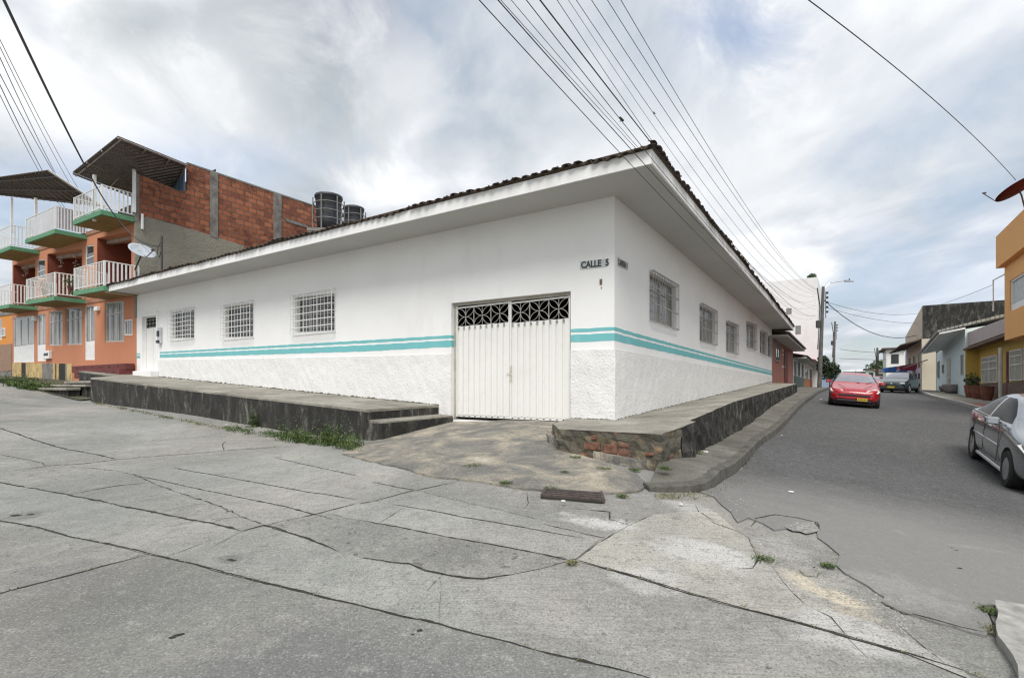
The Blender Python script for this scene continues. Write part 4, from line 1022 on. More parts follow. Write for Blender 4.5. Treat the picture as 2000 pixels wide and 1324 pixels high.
def window_right(w_, vb):
    s0,s1,(b0,b1),(t0,t1) = w_; D=-.11
    mb = MB()
    FR.box(mb, s0,s0+.035,(b0,)*2,(t0,)*2,D-.02,D+.02); FR.box(mb, s1-.035,s1,(b1,)*2,(t1,)*2,D-.02,D+.02)
    FR.box(mb, s0,s1,(b0,b1),(b0+.035,b1+.035),D-.018,D+.018); FR.box(mb, s0,s1,(t0-.035,t1-.035),(t0,t1),D-.018,D+.018)
    qm = (s0+s1)/2; FR.box(mb, qm-.02,qm+.02,(b0+b1)/2,(t0+t1)/2,D-.015,D+.015)
    z0 = t0-(t0-b0)*.30; z1 = t1-(t1-b1)*.30; FR.box(mb, s0,s1,(z0-.015,z1-.015),(z0+.015,z1+.015),D-.012,D+.012)
    wf = mb.build('window', GMET, house)
    mb = MB(); mb.poly([FR.pt(s0+.02,b0+.02,D-.008),FR.pt(s1-.02,b1+.02,D-.008),FR.pt(s1-.02,t1-.02,D-.008),FR.pt(s0+.02,t0-.02,D-.008)]); mb.build('pane', GLASSG, wf)
    mb = MB(); pr_=.08
    for i in range(vb+1):
        q = s0+(s1-s0)*i/vb; th = .012 if i in (0,vb) else .006
        zb_,zt_ = b0+(b1-b0)*i/vb, t0+(t1-t0)*i/vb
        FR.box(mb, q-th,q+th,zb_-.02,zt_+.02,pr_-.012,pr_); 
        mb.tube([FR.pt(q,zt_+.02,-.0),FR.pt(q,zt_+.02,pr_)],.006,4); mb.tube([FR.pt(q,zb_-.02,-.0),FR.pt(q,zb_-.02,pr_)],.006,4)
    for fz in (0,.35,.68,1): 
        FR.box(mb, s0,s1,(b0+(t0-b0)*fz-.012+(.02 if fz==1 else -.02 if fz==0 else 0),b1+(t1-b1)*fz-.012+(.02 if fz==1 else -.02 if fz==0 else 0)),(b0+(t0-b0)*fz+.012+(.02 if fz==1 else -.02 if fz==0 else 0),b1+(t1-b1)*fz+.012+(.02 if fz==1 else -.02 if fz==0 else 0)),pr_-.004,pr_+.006)
        for q in (s0,s1): mb.tube([FR.pt(q,b0+(t0-b0)*fz,0),FR.pt(q,b0+(t0-b0)*fz,pr_)],.006,4)
    mb.build('window_grille', GMET, wf)
for i,w_ in enumerate(WR): window_right(w_, (12,12,12,10,9,9)[i])

# --- street name plates
def text_obj(name, s, size, mat_, parent, org, ux, uz, ext=.0015, bold=0.0, sx_=1.0):
    cu = bpy.data.curves.new(name,'FONT'); cu.body = s; cu.size = size; cu.extrude = ext; cu.offset = bold; cu.align_x='LEFT'
    ob = bpy.data.objects.new(name,cu); COL.objects.link(ob); bpy.context.view_layer.update()
    dg = bpy.context.evaluated_depsgraph_get(); me = bpy.data.meshes.new_from_object(ob.evaluated_get(dg))
    bpy.data.objects.remove(ob)
    nrm = ux.cross(uz)
    for v in me.vertices:
        x,y,z = v.co; v.co = org + ux*(x*sx_) + uz*y + nrm*z - rootloc(parent)
    me.materials.clear(); me.materials.append(mat_)
    o_ = bpy.data.objects.new(name, me); COL.objects.link(o_); o_.parent = parent; return o_
PLATE = mat('sign_plate',(.52,.55,.54),.45,.1,6,dirt=(.3,.31,.29),dirt_amt=.5,dscale=9); INK = mat('sign_ink',(.03,.04,.045),.6,.2)
def plate(fac, x0,x1,t0,t1,b0,b1, text, label, size, rev, sxs):
    s0,s1,(zb0,zb1),(zt0,zt1) = fac.rect(x0,x1,t0,t1,b0,b1)
    th = thing('street_sign', label, 'street sign', fac.pt((s0+s1)/2,zb0,.0))
    mb = MB(); fac.box(mb, s0,s1,(zb0,zb1),(zt0,zt1),0.001,.012); mb.build('plate', PLATE, th)
    ux3 = (fac.pt(s0,zb0) - fac.pt(s1,zb1)) if rev else (fac.pt(s1,zb1)-fac.pt(s0,zb0))
    org = fac.pt(s1,zb1,.014) if rev else fac.pt(s0,zb0,.014)
    L_ = ux3.length; ux = ux3.normalized()
    text_obj('lettering', text, size, INK, th, org+ux*.04*L_+Vector((0,0,.14*(zt0-zb0))), ux, Vector((0,0,1)), .001, .006, sxs)
    return th
plate(FL,1133.5,1184,511,506,526.5,521,'CALLE  5','grey plate reading CALLE 5 on the white wall left of the house corner',.165,True,.86)
plate(FR,1205,1225,502,513,519,528,'CARRERA 9','grey plate with dark letters just right of the house corner',.15,False,.62)
# peeled spot under the plate
RUST = mat('rusty_patch',(.17,.13,.09),.9,.4,30)
for (x0,x1,y0,y1) in ((1171.5,1176,545,556),(1174,1175.5,560.5,563.5)):
    s0,s1,(b0,b1),(t0,t1) = FL.rect(x0,x1,y0,y0,y1,y1); mb = MB(); FL.box(mb,s0,s1,b0,t0,0,.012); mb.build('wall_bracket', RUST, house)
# pipe mast on the roof of the white house near the far left
q = onb(316,525,-.2); mz = onb(316,462,-.2)[1]
t = thing('service_mast', 'dark thin pipe mast standing on the roof edge in front of the grey plaster wall', 'mast', P(q[0],-.2,q[1]-.3))
mb = MB(); mb.tube([P(q[0],-.2,q[1]-.35),P(q[0],-.2,mz)],.035,8); mb.build('pipe', BROWNP, t)
mb = MB(); mb.tube([P(q[0]+.02,-.2,mz-.15),P(q[0]+.25,-.22,mz-.35),P(q[0]+.35,-.22,mz-.6),P(q[0]+.2,-.2,mz-.75),P(q[0]+.05,-.2,mz-.5)],.012,5); mb.build('cable_loop', BLACKP, t)
MAST = P(q[0],-.2,mz-.35)
# ------------------------------------------------------------ the orange three-storey house on the left
ORG = m_plaster('orange_paint', (.52,.215,.115), 50, .3, .006, grime=(.33,.15,.09), ga=.45, gs=1.0)
ORG2 = m_plaster('amber_paint', (.62,.25,.05), 50, .3, .006, grime=(.4,.2,.08), ga=.4)
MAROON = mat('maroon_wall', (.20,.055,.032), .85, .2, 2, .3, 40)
MARD = mat('dark_maroon', (.13,.028,.024), .7, .25, 2)
GREEN = mat('green_edge_paint', (.10,.26,.14), .7, .2, 2, .3, 30, .004, dirt=(.05,.10,.06), dirt_amt=.6, dscale=2)
OCHRE = mat('ochre_soffit', (.25,.165,.055), .9, .25, 2, .3, 30, .005, dirt=(.1,.07,.03), dirt_amt=.5)
BRICKW = m_brick('hollow_clay_brick', (.20,.065,.036), (.38,.14,.07), (.12,.085,.065), .40,.24,.018,.85)
CEMW = m_plaster('raw_cement_render', (.25,.235,.19), 12, .8, .03, grime=(.13,.125,.10), ga=.8, gs=1.2)
COLC = mat('raw_concrete_column', (.20,.19,.175), .92, .35, 3, .7, 20, .01, dirt=(.07,.065,.06), dirt_amt=.7)
CURT = mat('curtain', (.33,.32,.29), .8, .25, 8)
oh = thing('orange_house', 'orange three-storey house with green-edged balconies beside the white house', 'house', P(AL+4,0,HP(AL+4,0)))
aR = AL+.012; aX = onb(24,650,0)[0]
z_f0 = plin([FL.px(262,712),FL.px(23,708)]); z_c1 = plin([FL.px(264,578.5),FL.px(23,613.7)]); z_c2 = plin([FL.px(263,431),FL.px(24,506)])
# storey walls with loggias
r = lambda *a_: FL.rect(*a_)
dA = r(165.3,184.8,597.5,596,703,703); wA = r(204.6,242,591,587,668,667); wB = r(95,122,608,606,675,675); wC = r(128,160,602,600,673.5,673); dB = r(25.4,66.6,620.5,615.7,707.7,707.5); dC = r(72,89,614,612,705.5,705)
wN = r(242.3,258.6,625,623,655,654.6)
mb = MB()
wall_open(mb, FL, aR, aX, lambda a: z_f0(a)-1.4, z_c1, [o_+(.12,) for o_ in (dA,wA,wB,wC,dB,dC,wN)])
mb.poly([P(aR,0,1),P(aR,9,1),P(aR,9,z_c1(aR)),P(aR,0,z_c1(aR))])
def flush(o_): return o_
lg = [r(189.6,256.5,465.3,452,560,560), r(92.4,160,496,486.5,585,585), r(25.7,68.7,518,507,600,600)]
fl2 = lambda a: z_c1(a)+.22
ops = [(o_[0],o_[1],(fl2(o_[0]),fl2(o_[1])),o_[3],1.3) for o_ in lg]
w2 = [r(167,182.8,480,478,520,520), r(72.5,87.6,508,506,545,545)]
m2 = MB(); wall_open(m2, FL, aR, aX, z_c1, z_c2, [flush(o_) for o_ in ops]+[o_+(.08,) for o_ in w2])
mb.v_ = None
mb.build('ground_floor_wall', ORG, oh); m2.build('upper_floor_wall', ORG, oh)
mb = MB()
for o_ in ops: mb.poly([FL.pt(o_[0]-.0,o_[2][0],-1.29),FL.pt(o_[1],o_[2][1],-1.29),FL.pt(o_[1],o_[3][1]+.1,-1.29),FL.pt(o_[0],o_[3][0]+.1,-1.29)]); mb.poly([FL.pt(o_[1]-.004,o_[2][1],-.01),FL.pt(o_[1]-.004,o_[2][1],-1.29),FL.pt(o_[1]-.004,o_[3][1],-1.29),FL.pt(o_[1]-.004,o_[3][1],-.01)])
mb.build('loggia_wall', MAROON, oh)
mb = MB()                       # pale ceiling beam in each loggia
for o_ in ops: FL.box(mb, o_[0]+.01,o_[1]-.01,(o_[3][0]-.18,o_[3][1]-.18),(o_[3][0]-.01,o_[3][1]-.01),-.55,-.35)
mb.build('loggia_beam', mat('pale_beam',(.33,.25,.2),.8,.2), oh)
# floor slabs
mb = MB()
for zf in (z_c1,z_c2): mb.hexa([P(aR,-.04,zf(aR)-.02),P(aX,-.04,zf(aX)-.02),P(aX,9,zf(aX)-.02),P(aR,9,zf(aR)-.02),P(aR,-.04,zf(aR)+.16),P(aX,-.04,zf(aX)+.16),P(aX,9,zf(aX)+.16),P(aR,9,zf(aR)+.16)])
mb.build('floor_slab', mat('slab_edge',(.33,.16,.10),.85,.2,2,dirt=(.3,.28,.22)), oh)
def fill(o_, name, m, parent, off, mold=(3,3), frame=WMET, glass=GLASSG, lower=0, bars=0):
    s0,s1,(b0,b1),(t0,t1) = o_[:4]; H_=t0-b0
    mb = MB(); fw=.05; D=off
    FL.box(mb, s0,s0+fw,b0,t0,D-.02,D+.03); FL.box(mb, s1-fw,s1,b1,t1,D-.02,D+.03)
    FL.box(mb, s0+fw,s1-fw,(t0-fw,t1-fw),(t0,t1),D-.02,D+.03); FL.box(mb, s0+fw,s1-fw,(b0,b1),(b0+fw,b1+fw),D-.02,D+.03)
    zl = b0+H_*lower
    if lower: FL.box(mb, s0+fw,s1-fw,b0+fw,zl,D-.01,D+.015)
    nx,nz = mold
    for i in range(1,nx): q=s0+(s1-s0)*i/nx; FL.box(mb,q-.025,q+.025,zl if lower else b0,min(t0,t1)-fw,D-.01,D+.026)
    for fz in nz if isinstance(nz,tuple) else [j/nz for j in range(1,nz)]: z=zl+(t0-zl)*fz; FL.box(mb,s0+fw,s1-fw,z-.02,z+.02,D-.008,D+.022)
    for i in range(bars): q=s0+(s1-s0)*(i+.5)/bars; FL.box(mb,q-.008,q+.008,zl,min(t0,t1)-fw,D+.012,D+.02)
    wf = mb.build(name, frame, parent)
    mb = MB(); mb.poly([FL.pt(s0+.02,(zl if lower else b0)+.02,D),FL.pt(s1-.02,(zl if lower else b1)+.02,D),FL.pt(s1-.02,t1-.02,D),FL.pt(s0+.02,t0-.02,D)]); mb.build('pane', glass, wf)
    return wf
for o_ in (wA,wB,wC): fill(o_,'window',None,oh,-.07,(3,(.74,)),frame=mat('grey_frame',(.50,.49,.46),.6,.1),bars=6)
fill(wN,'window',None,oh,-.04,(1,1),bars=4)
fill(dA,'door',None,oh,-.06,(2,1),lower=.36); fill(dB,'door',None,oh,-.06,(3,1),lower=.40); fill(dC,'door',None,oh,-.06,(2,1),lower=.36)
for o_ in w2: fill(o_,'window',None,oh,-.05,(1,(.5,)),glass=GLASS)
# doors at the back of the loggias
for o_,x in ((ops[0],.02),(ops[1],.05)):
    s0 = o_[0]+.25; fill((s0,s0+.95,(o_[2][0],o_[2][0]),(o_[3][0]-.25,o_[3][0]-.25)),'door',None,oh,-1.24,(2,1),lower=.3)
# ornaments on the loggia walls
ORN = mat('white_ornament',(.55,.50,.46),.8,.3,20)
for j,(x,y) in enumerate(((213,476),(213,491))):
    q,z = FL.px(x,y,-1.25); mb = MB(); FL.box(mb,q-.28,q+.28,z-.09,z+.09,-1.28,-1.25); mb.build('plaque', ORN, oh)
for (x,y,n) in ((119,506,5),(148,505,3),(50,525,5)):
    q,z = FL.px(x,y,-.3); mb = MB()
    for k_ in range(n*3): c_ = FL.pt(q+rng.uniform(-.16,.16),z-.9*k_/(n*3)+rng.uniform(-.04,.04)+.4,-.3+rng.uniform(-.08,.08)); stone(mb,c_,.06)
    mb.tube([FL.pt(q,z+.5,-.3),FL.pt(q,z-.5,-.3)],.008,4); mb.build('wind_chime', ORN, oh)
# number plate + meter boxes
for (x0,x1,y0,y1,m_) in ((190,196.5,599,607,'lamp_box'),(91,102,684.7,700.6,'meter_box'),(67,72,618,627,'lamp_box')):
    s0,s1,(b0,b1),(t0,t1) = FL.rect(x0,x1,y0,y0,y1,y1); mb = MB(); FL.box(mb,s0,s1,b0,t0,0,.14); bx = mb.build(m_, WMET, oh, bev=.015)
    if m_=='meter_box': mb = MB(); FL.box(mb,s0+.12,s1-.12,b0+.4*(t0-b0),t0-.12,.14,.15); mb.build('meter_glass', BLACKP, bx)
# balconies
dep = 1.17
def balcony(xl, xr, tl, tr, rail_l, rail_r, kind, zback=None):
    o1 = dep; sL,ztl = FL.px(xl,tl,o1); sR,ztr = FL.px(xr,tr,o1)
    b_ = thing; th_ = .19
    zt = lambda s: ztr+(ztl-ztr)*(s-sR)/(sL-sR)
    mb = MB(); 
    core = [(sR,0),(sR,o1),(sL,o1),(sL,0)]
    bot = [FL.pt(s,zt(s)-th_,o) for s,o in core]; top = [FL.pt(s,zt(s),o) for s,o in core]
    mb.hexa(bot+top); slab = mb.build('balcony', GREEN, oh)
    mb = MB(); mb.hexa([FL.pt(s,zt(s)-th_-.012,min(max(o,.02),o1-.09)) for s,o in ((sR+.08,0),(sR+.08,o1),(sL-.08,o1),(sL-.08,0))]+[FL.pt(s,zt(s)-th_-.001,min(max(o,.02),o1-.09)) for s,o in ((sR+.08,0),(sR+.08,o1),(sL-.08,o1),(sL-.08,0))])
    mb.build('balcony_soffit', OCHRE, slab)
    zr = FL.px(xr,rail_r,o1)[1]-ztr; hh = zr
    mb = MB(); oo = o1-.05; e0,e1 = sR+.04, sL-.04
    def rail(p,q,w_=.022):
        mb.tube([p,q],w_,5)
    for z in (hh, .10):
        rail(FL.pt(e0,zt(e0)+z,oo),FL.pt(e1,zt(e1)+z,oo)); rail(FL.pt(e0,zt(e0)+z,oo),FL.pt(e0,zt(e0)+z,.0)); rail(FL.pt(e1,zt(e1)+z,oo),FL.pt(e1,zt(e1)+z,.0))
    def bar(s,o,w_=.02): FL.box(mb,s-w_,s+w_,zt(s)+.08,zt(s)+hh,o-.006,o+.006)
    n = int((e1-e0)/.16)
    for i in range(n+1): bar(e0+(e1-e0)*i/n,oo,.018)
    m_ = 8
    for i in range(m_+1):
        o = oo*(i/m_); FL.box(mb,e0-.012,e0+.012,zt(e0)+.08,zt(e0)+hh,o-.028,o+.028); FL.box(mb,e1-.012,e1+.012,zt(e1)+.08,zt(e1)+hh,o-.02,o+.02)
    for s in (e0,e1): FL.box(mb,s-.03,s+.03,zt(s),zt(s)+hh+.02,oo-.03,oo+.03)
    mb.build('railing', WMET, slab)
    if kind=='panel':
        PAN = MATS.get('pan') or m_corr('white_corrugated', (.72,.72,.74), .11, .02); MATS['pan']=PAN
        mb = MB(); s_ = e0+(e1-e0)*.0
        mb.poly([FL.pt(e0,zt(e0)+.06,oo+.02),FL.pt(e0+(e1-e0)*.72,zt(e0)+.06,oo+.02),FL.pt(e0+(e1-e0)*.72,zt(e0)+hh-.02,oo+.02),FL.pt(e0,zt(e0)+hh-.02,oo+.02)])
        mb.poly([FL.pt(e0-.02,zt(e0)+.06,oo),FL.pt(e0-.02,zt(e0)+hh-.02,oo),FL.pt(e0-.02,zt(e0)+hh-.02,.05),FL.pt(e0-.02,zt(e0)+.06,.05)])
        mb.build('windbreak_panel', PAN, slab)
    if kind=='net':
        mb = MB(); mb.poly([FL.pt(e0+.02,zt(e0)+.1,oo-.03),FL.pt(e1,zt(e1)+.1,oo-.03),FL.pt(e1,zt(e1)+hh-.03,oo-.03),FL.pt(e0+.02,zt(e0)+hh-.03,oo-.03)])
        mb.build('privacy_screen', mat('screen_net',(.48,.48,.48),.8,.2,9), slab)
    return slab
balcony(142.7,202,568.8,557.5,522.7,509,'sheer'); balcony(49.8,105.7,587.7,577.9,546,531.8,'sheer'); balcony(-20,18,601,593.7,0,554.4,'')
balcony(142,197,431.4,409,383.8,360.5,'sheer'); balcony(48.6,106.8,468.4,447,426,402,'panel'); balcony(-20,20,496,480,0,438.8,'')
for (x,y,lab) in ((88,577,'leafy plant trailing on the middle lower balcony'),(139,572,'dark potted plant at the right end of the middle lower balcony')):
    q,z = FL.px(x,y,.8); c_ = FL.pt(q,z,.8); t2 = thing('balcony_plant',lab,'plant',c_); mb = MB()
    for _ in range(220):
        p_ = c_+Vector((rng.gauss(0,.16),rng.gauss(0,.16),.45+rng.gauss(0,.2))); u = Vector((rng.gauss(0,1),rng.gauss(0,1),rng.gauss(0,1))).normalized(); v = u.cross(Vector((rng.gauss(0,1),rng.gauss(0,1),1))).normalized(); s_=.05*rng.uniform(.5,1.3); b=len(mb.v); mb.v += [p_-u*s_,p_+v*s_*.5,p_+u*s_,p_-v*s_*.5]; mb.f.append((b,b+1,b+2,b+3))
    mb.build('foliage',LEAFM,t2,recalc=False); mb = MB(); mb.lathe(tuple(c_),[(.09,0),(.13,.2),(.14,.26),(.10,.26)],12); mb.build('pot',MARD,t2)
# third floor: back wall, posts, canopies
mb = MB(); a1 = aR+.1
aM = onb(90,450,0)[0]
mb.build
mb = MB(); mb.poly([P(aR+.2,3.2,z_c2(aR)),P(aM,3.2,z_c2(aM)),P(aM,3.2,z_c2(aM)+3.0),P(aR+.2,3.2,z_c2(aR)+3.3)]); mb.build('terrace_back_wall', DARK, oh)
CANU = m_corr('rusty_roof_sheet', (.22,.185,.165), .18, .05, dirt=(.055,.05,.045), rough=.8)
def sheet_roof(pts, th_=.03):
    mb = MB(); mb.hexa([Vector(p) for p in pts]+[Vector(p)+Vector((0,0,th_)) for p in pts]); return mb
y1 = onb(230,267,-1.35); p_fr = P(y1[0],-1.35,y1[1]); pbk = ona(366,322,aR-.15); p_br = P(aR-.15,pbk[0],pbk[1]); yl = onb(142,337,-1.35); p_fl = P(yl[0],-1.35,yl[1])
p_bl = P(yl[0],pbk[0]+.3,yl[1]-.5)
cn = sheet_roof([p_fr,p_fl,p_bl,p_br]).build('terrace_canopy', CANU, oh)
mb = MB()
for f_ in (0,.33,.66,1):
    q0 = p_fr.lerp(p_fl,f_); q1 = p_br.lerp(p_bl,f_); mb.tube([q0-Vector((0,0,.05)),q1-Vector((0,0,.05))],.04,4)
for f_ in (0.03,.35,.7,.97):
    q0 = p_fr.lerp(p_br,f_); q1 = p_fl.lerp(p_bl,f_); mb.tube([q0-Vector((0,0,.1)),q1-Vector((0,0,.1))],.035,4)
mb.build('purlin', mat('canopy_steel',(.26,.22,.2),.6,.3,4), cn)
for (x,yt,yb,b_) in ((262,283,415,-.12),(184.5,342,432,-1.05)):
    q,z0 = onb(x,yb,b_); _,z1 = onb(x,yt,b_); mb = MB(); mb.box(q-.05,q+.05,b_-.05,b_+.05,z0,z1); mb.build('canopy_post', WMET, oh)
yf = onb(95,333,-1.5); b4,z4 = ona(205,405,yf[0]); yf2 = onb(-70,356,-1.5); c1_ = P(yf[0],-1.5,yf[1]); c2_ = P(yf2[0],-1.5,yf2[1])
c4_ = P(yf[0],b4,z4); c3p = onb(-70,374,b4); c3_ = P(c3p[0],b4,c3p[1])
cn2 = sheet_roof([c1_,c2_,c3_,c4_]).build('terrace_canopy', CANU, oh)
mb = MB(); mb.tube([c1_,c4_],.045,4); mb.build('gutter', WMET, cn2)
mb = MB()
for i in range(1,26):
    f_ = i/26; q0 = c1_.lerp(c2_,f_)-Vector((0,0,.012)); q1 = c4_.lerp(c3_,f_)-Vector((0,0,.012)); mb.tube([q0,q1],.022,4)
for f_ in (.12,.5,.88): mb.tube([c1_.lerp(c4_,f_)-Vector((0,0,.06)),c2_.lerp(c3_,f_)-Vector((0,0,.06))],.04,4)
mb.build('purlin', mat('canopy_ribs',(.10,.09,.08),.7,.3,4), cn2)
for x in (23,70):
    q,z0 = onb(x,455 if x==23 else 436,-.9); _,z1 = onb(x,383,-.9); mb = MB(); mb.box(q-.05,q+.05,-.95,-.85,z0,z1-.1); mb.build('canopy_post', WMET, oh)
# blue end wall under the canopy
BLU = m_corr('blue_sheet', (.20,.33,.52), .3, .01, rough=.7)
mb = MB(); bz = pbk[0]-.02; mb.hexa([P(aR+.14,bz,8),P(aR+3.4,bz,8),P(aR+3.4,bz+.05,8),P(aR+.14,bz+.05,8),P(aR+.14,bz,pbk[1]-.03),P(aR+3.4,bz,pbk[1]-.06),P(aR+3.4,bz+.05,pbk[1]-.06),P(aR+.14,bz+.05,pbk[1]-.03)]); mb.build('blue_wall', BLU, oh)
# side wall: brick above, cement render below, raw concrete columns
S = Fac('a', aR, -1)
pS = lambda x,y,off=.01: S.pt(*S.px(x,y,off), off)
back = lambda pts,m_,nm,o=.012,d=.2: None
def sidepoly(pts, m_, name, off):
    mb = MB(); f = [pS(x,y,off) for x,y in pts]; b_ = [p+Vector((UA.x,UA.y,0))*.12 for p in f]; n=len(f)
    k_ = len(mb.v); mb.v += f+b_; mb.f.append(tuple(range(k_,k_+n))); mb.f.append(tuple(range(k_+n,k_+2*n)))
    for i in range(n): mb.f.append((k_+i,k_+(i+1)%n,k_+n+(i+1)%n,k_+n+i))
    return mb.build(name, m_, oh)
sidepoly([(272,341),(350,373),(366,373),(366,318),(632,408),(632,620),(272,620)], BRICKW, 'brick_side_wall', .012)
sidepoly([(264.5,434),(286,423),(345,440),(400,456),(476,480),(500,620),(264.5,620)], CEMW, 'cement_render', .03)
sidepoly([(411,334),(426,340),(426,466),(411,461)], COLC, 'column', .05); sidepoly([(535,377),(550,382),(550,500),(535,500)], COLC, 'column', .05); sidepoly([(265,338),(272,341),(272,432),(265,432)], COLC, 'column', .04)
sidepoly([(366,317),(632,407),(632,410),(366,320.5)], COLC, 'wall_coping', .03)
sidepoly([(551,424),(600,440),(606,447),(560,433)], COLC, 'column', .03)
mb = MB(); 
for x,y0,y1 in ((537,372,380),(308,330,372)): 
    pass
# pipe stub on the render
mb = MB(); mb.tube([pS(278,418,.08),pS(278,448,.08)],.05,8); mb.build('drain_pipe', WMET, oh)
# rear of the house so that it is solid
mb = MB(); mb.poly([P(aR,9,1),P(aX,9,1),P(aX,9,9),P(aR,9,9)]); mb.poly([P(aX,0,1),P(aX,9,1),P(aX,9,z_c2(aX)),P(aX,0,z_c2(aX))]); mb.build('rear_wall', CEMW, oh)
# foundation: pillars, openings, and red planter blocks
YEL = mat('faded_yellow_paint',(.52,.38,.17),.9,.25,3,.3,30,.005,dirt=(.15,.11,.06),dirt_amt=.9,dscale=2.5)
for (x0,x1,m_) in ((25,42,YEL),(42,51,DARK),(51,83,YEL),(83,104,COLC),(104,108,YEL),(108,111,DARK),(111,115,YEL),(115,128,DARK),(128,131,COLC),(131,142,YEL)):
    s0,s1,(b0,b1),(t0,t1) = FL.rect(x0,x1,707,707,745,745,.012); mb = MB(); FL.box(mb,s0,s1,min(b0,b1)-.3,(z_f0(s0)-.01,z_f0(s1)-.01),0.004,.03 if m_ is not DARK else .008); mb.build('foundation_pillar' if m_ is not DARK else 'foundation_opening', m_, oh)
pt_ = thing('block_planter', 'dark red two-tier hollow block planter against the orange wall', 'planter', P(onb(200,730,-.3)[0],-.3,onb(200,732,-.3)[1]))
for (x0,x1,y0,y1,off) in ((140,258,708.5,718,.35),(145,262,718.3,731,.55)):
    s0,z0 = FL.px(x1,y1,off); s1,_ = FL.px(x0,y1,off); s0=max(s0,AL+.15); _,z1 = FL.px(x1,y0,off); mb = MB(); FL.box(mb,s0,s1,(z0-.1,z0-.1),(z1,z1+.02),.03,off); tr_ = mb.build('tier', MARD, pt_, bev=.01)
    mb = MB(); n=6
    for i in range(n): mb = MB(); q = s0+(s1-s0)*(i+.7)/(n+.4); FL.box(mb,q-.09,q+.09,z0+(z1-z0)*.35,z0+(z1-z0)*.6,off-.002,off+.004); mb.build('block_hole', DARK, tr_)
# neighbouring amber house at the picture edge
ah = thing('amber_house', 'amber coloured house with pebbled dado at the left picture edge', 'house', P(aX+3,0,HP(aX+3,0)))
PEB = mat('pebble_dado',(.30,.19,.13),.9,.5,14,1,30,.02,dirt=(.12,.08,.06),dirt_amt=.8,dscale=9)
a2 = aX+9
mb = MB(); wN2 = FL.rect(-30,3.5,617,623,664,663)
wall_open(mb, FL, aX+.01, a2, lambda a: z_f0(a)+.9, z_c1, [wN2+(.1,)]); mb.build('wall', ORG2, ah)
mb = MB(); FL.box(mb,aX+.01,a2,(z_f0(aX)-.5,)*2,(z_f0(aX)+1.15,z_f0(a2)+1.1),-.1,.03); mb.build('dado', PEB, ah)
mb = MB(); FL.box(mb,aX+.01,a2,(z_f0(aX)-1.6,)*2,(z_f0(aX)-.501,)*2,-.1,.01); mb.build('plinth', COLC, ah)
mb = MB(); mb.hexa([P(aX+.02,-.04,z_c1(aX)-.02),P(a2,-.04,z_c1(a2)),P(a2,9,z_c1(a2)),P(aX+.02,9,z_c1(aX)),P(aX+.02,-.04,z_c1(aX)+.2),P(a2,-.04,z_c1(a2)+.2),P(a2,9,z_c1(a2)+.2),P(aX+.02,9,z_c1(aX)+.2)]); mb.build('roof_slab', COLC, ah)
fw = fill(wN2,'window',None,ah,-.06,(2,2)); 
fill(FL.rect(4,11.5,641,641,657,657),'window',None,ah,.03,(1,1),bars=2)
# steps up the verge beside the platform end
for i,(x0,x1,y,bq) in enumerate(((66,128,757,-2.35),(100,165,751,-1.95),(128,182,744.5,-1.5))):
    q1,z = onb(x0,y,bq); q0,_ = onb(x1,y,bq); s_ = thing('step_slab', ['lowest of the three worn cement steps on the grassy verge','middle one of the three worn cement steps on the grassy verge','topmost of the three worn cement steps on the grassy verge'][i], 'step', P((q0+q1)/2,bq,z-.12), 'cement steps up the verge')
    mb = MB(); mb.hexa([P(q0,bq,z-.1),P(q1,bq-.05,z-.1),P(q1,bq+.45,z-.1),P(q0,bq+.45,z-.1),P(q0,bq,z),P(q1,bq-.05,z),P(q1,bq+.45,z),P(q0,bq+.45,z)]); mb.build('slab', TOPC, s_, bev=.02)
    if i < 3: mb = MB(); mb.hexa([P(q0+.1,bq+.1,z-.6),P(q1-.1,bq+.1,z-.6),P(q1-.1,bq+.44,z-.6),P(q0+.1,bq+.44,z-.6),P(q0+.1,bq+.1,z-.1),P(q1-.1,bq+.1,z-.1),P(q1-.1,bq+.44,z-.1),P(q0+.1,bq+.44,z-.1)]); mb.build('support', STAIN, s_)
# water tanks behind the roof
TKM = mat('tank_cage',(.20,.20,.19),.5,.2,5)
def tank(xc, w_, yt, yb, Y, label):
    p = RAY(xc,yt,Y); rd = w_/2/F*Y; zt = p.z; hgt = 1.75
    t_ = thing('water_tank', label, 'water tank', (p.x,p.y,zt-hgt), 'black roof water tanks')
    mb = MB(); mb.lathe((p.x,p.y,zt-hgt),[(rd*.80,0),(rd*.86,.35),(rd*.92,1.1),(rd*.97,hgt-.2),(rd*1.03,hgt-.17),(rd*1.03,hgt-.06),(rd*.9,hgt-.03),(rd*.5,hgt+.05),(.02,hgt+.07)],28); mb.build('tank_body', mat('tank_black',(.03,.034,.042),.5,.3,5,dirt=(.10,.11,.12),dirt_amt=.6), t_, smooth=True)
    for zr in (.45,.85,1.25):
        mb = MB(); mb.tube([(p.x+math.cos(a_)*(rd*1.06+.02),p.y+math.sin(a_)*(rd*1.06+.02),zt-hgt+zr) for a_ in [2*math.pi*k_/24 for k_ in range(25)]],.022,5); mb.build('hoop', TKM, t_)
    for k_ in range(6):
        a_ = 2*math.pi*k_/6+.4; x_,y_ = p.x+math.cos(a_)*(rd*1.06+.045), p.y+math.sin(a_)*(rd*1.06+.045); mb = MB(); mb.tube([(x_,y_,zt-hgt-.1),(x_,y_,zt-.2)],.03,5); mb.build('cage_post', TKM, t_)
    mb = MB(); mb.lbox(p.x-rd-.12,p.x+rd+.12,p.y-rd-.12,p.y+rd+.12,zt-hgt-.25,zt-hgt-.1); 
    for sx_ in (-1,1):
        for sy_ in (-1,1): mb.lbox(p.x+sx_*rd-.1,p.x+sx_*rd+.1,p.y+sy_*rd-.1,p.y+sy_*rd+.1,2,zt-hgt-.25)
    mb.build('stand', COLC, t_)
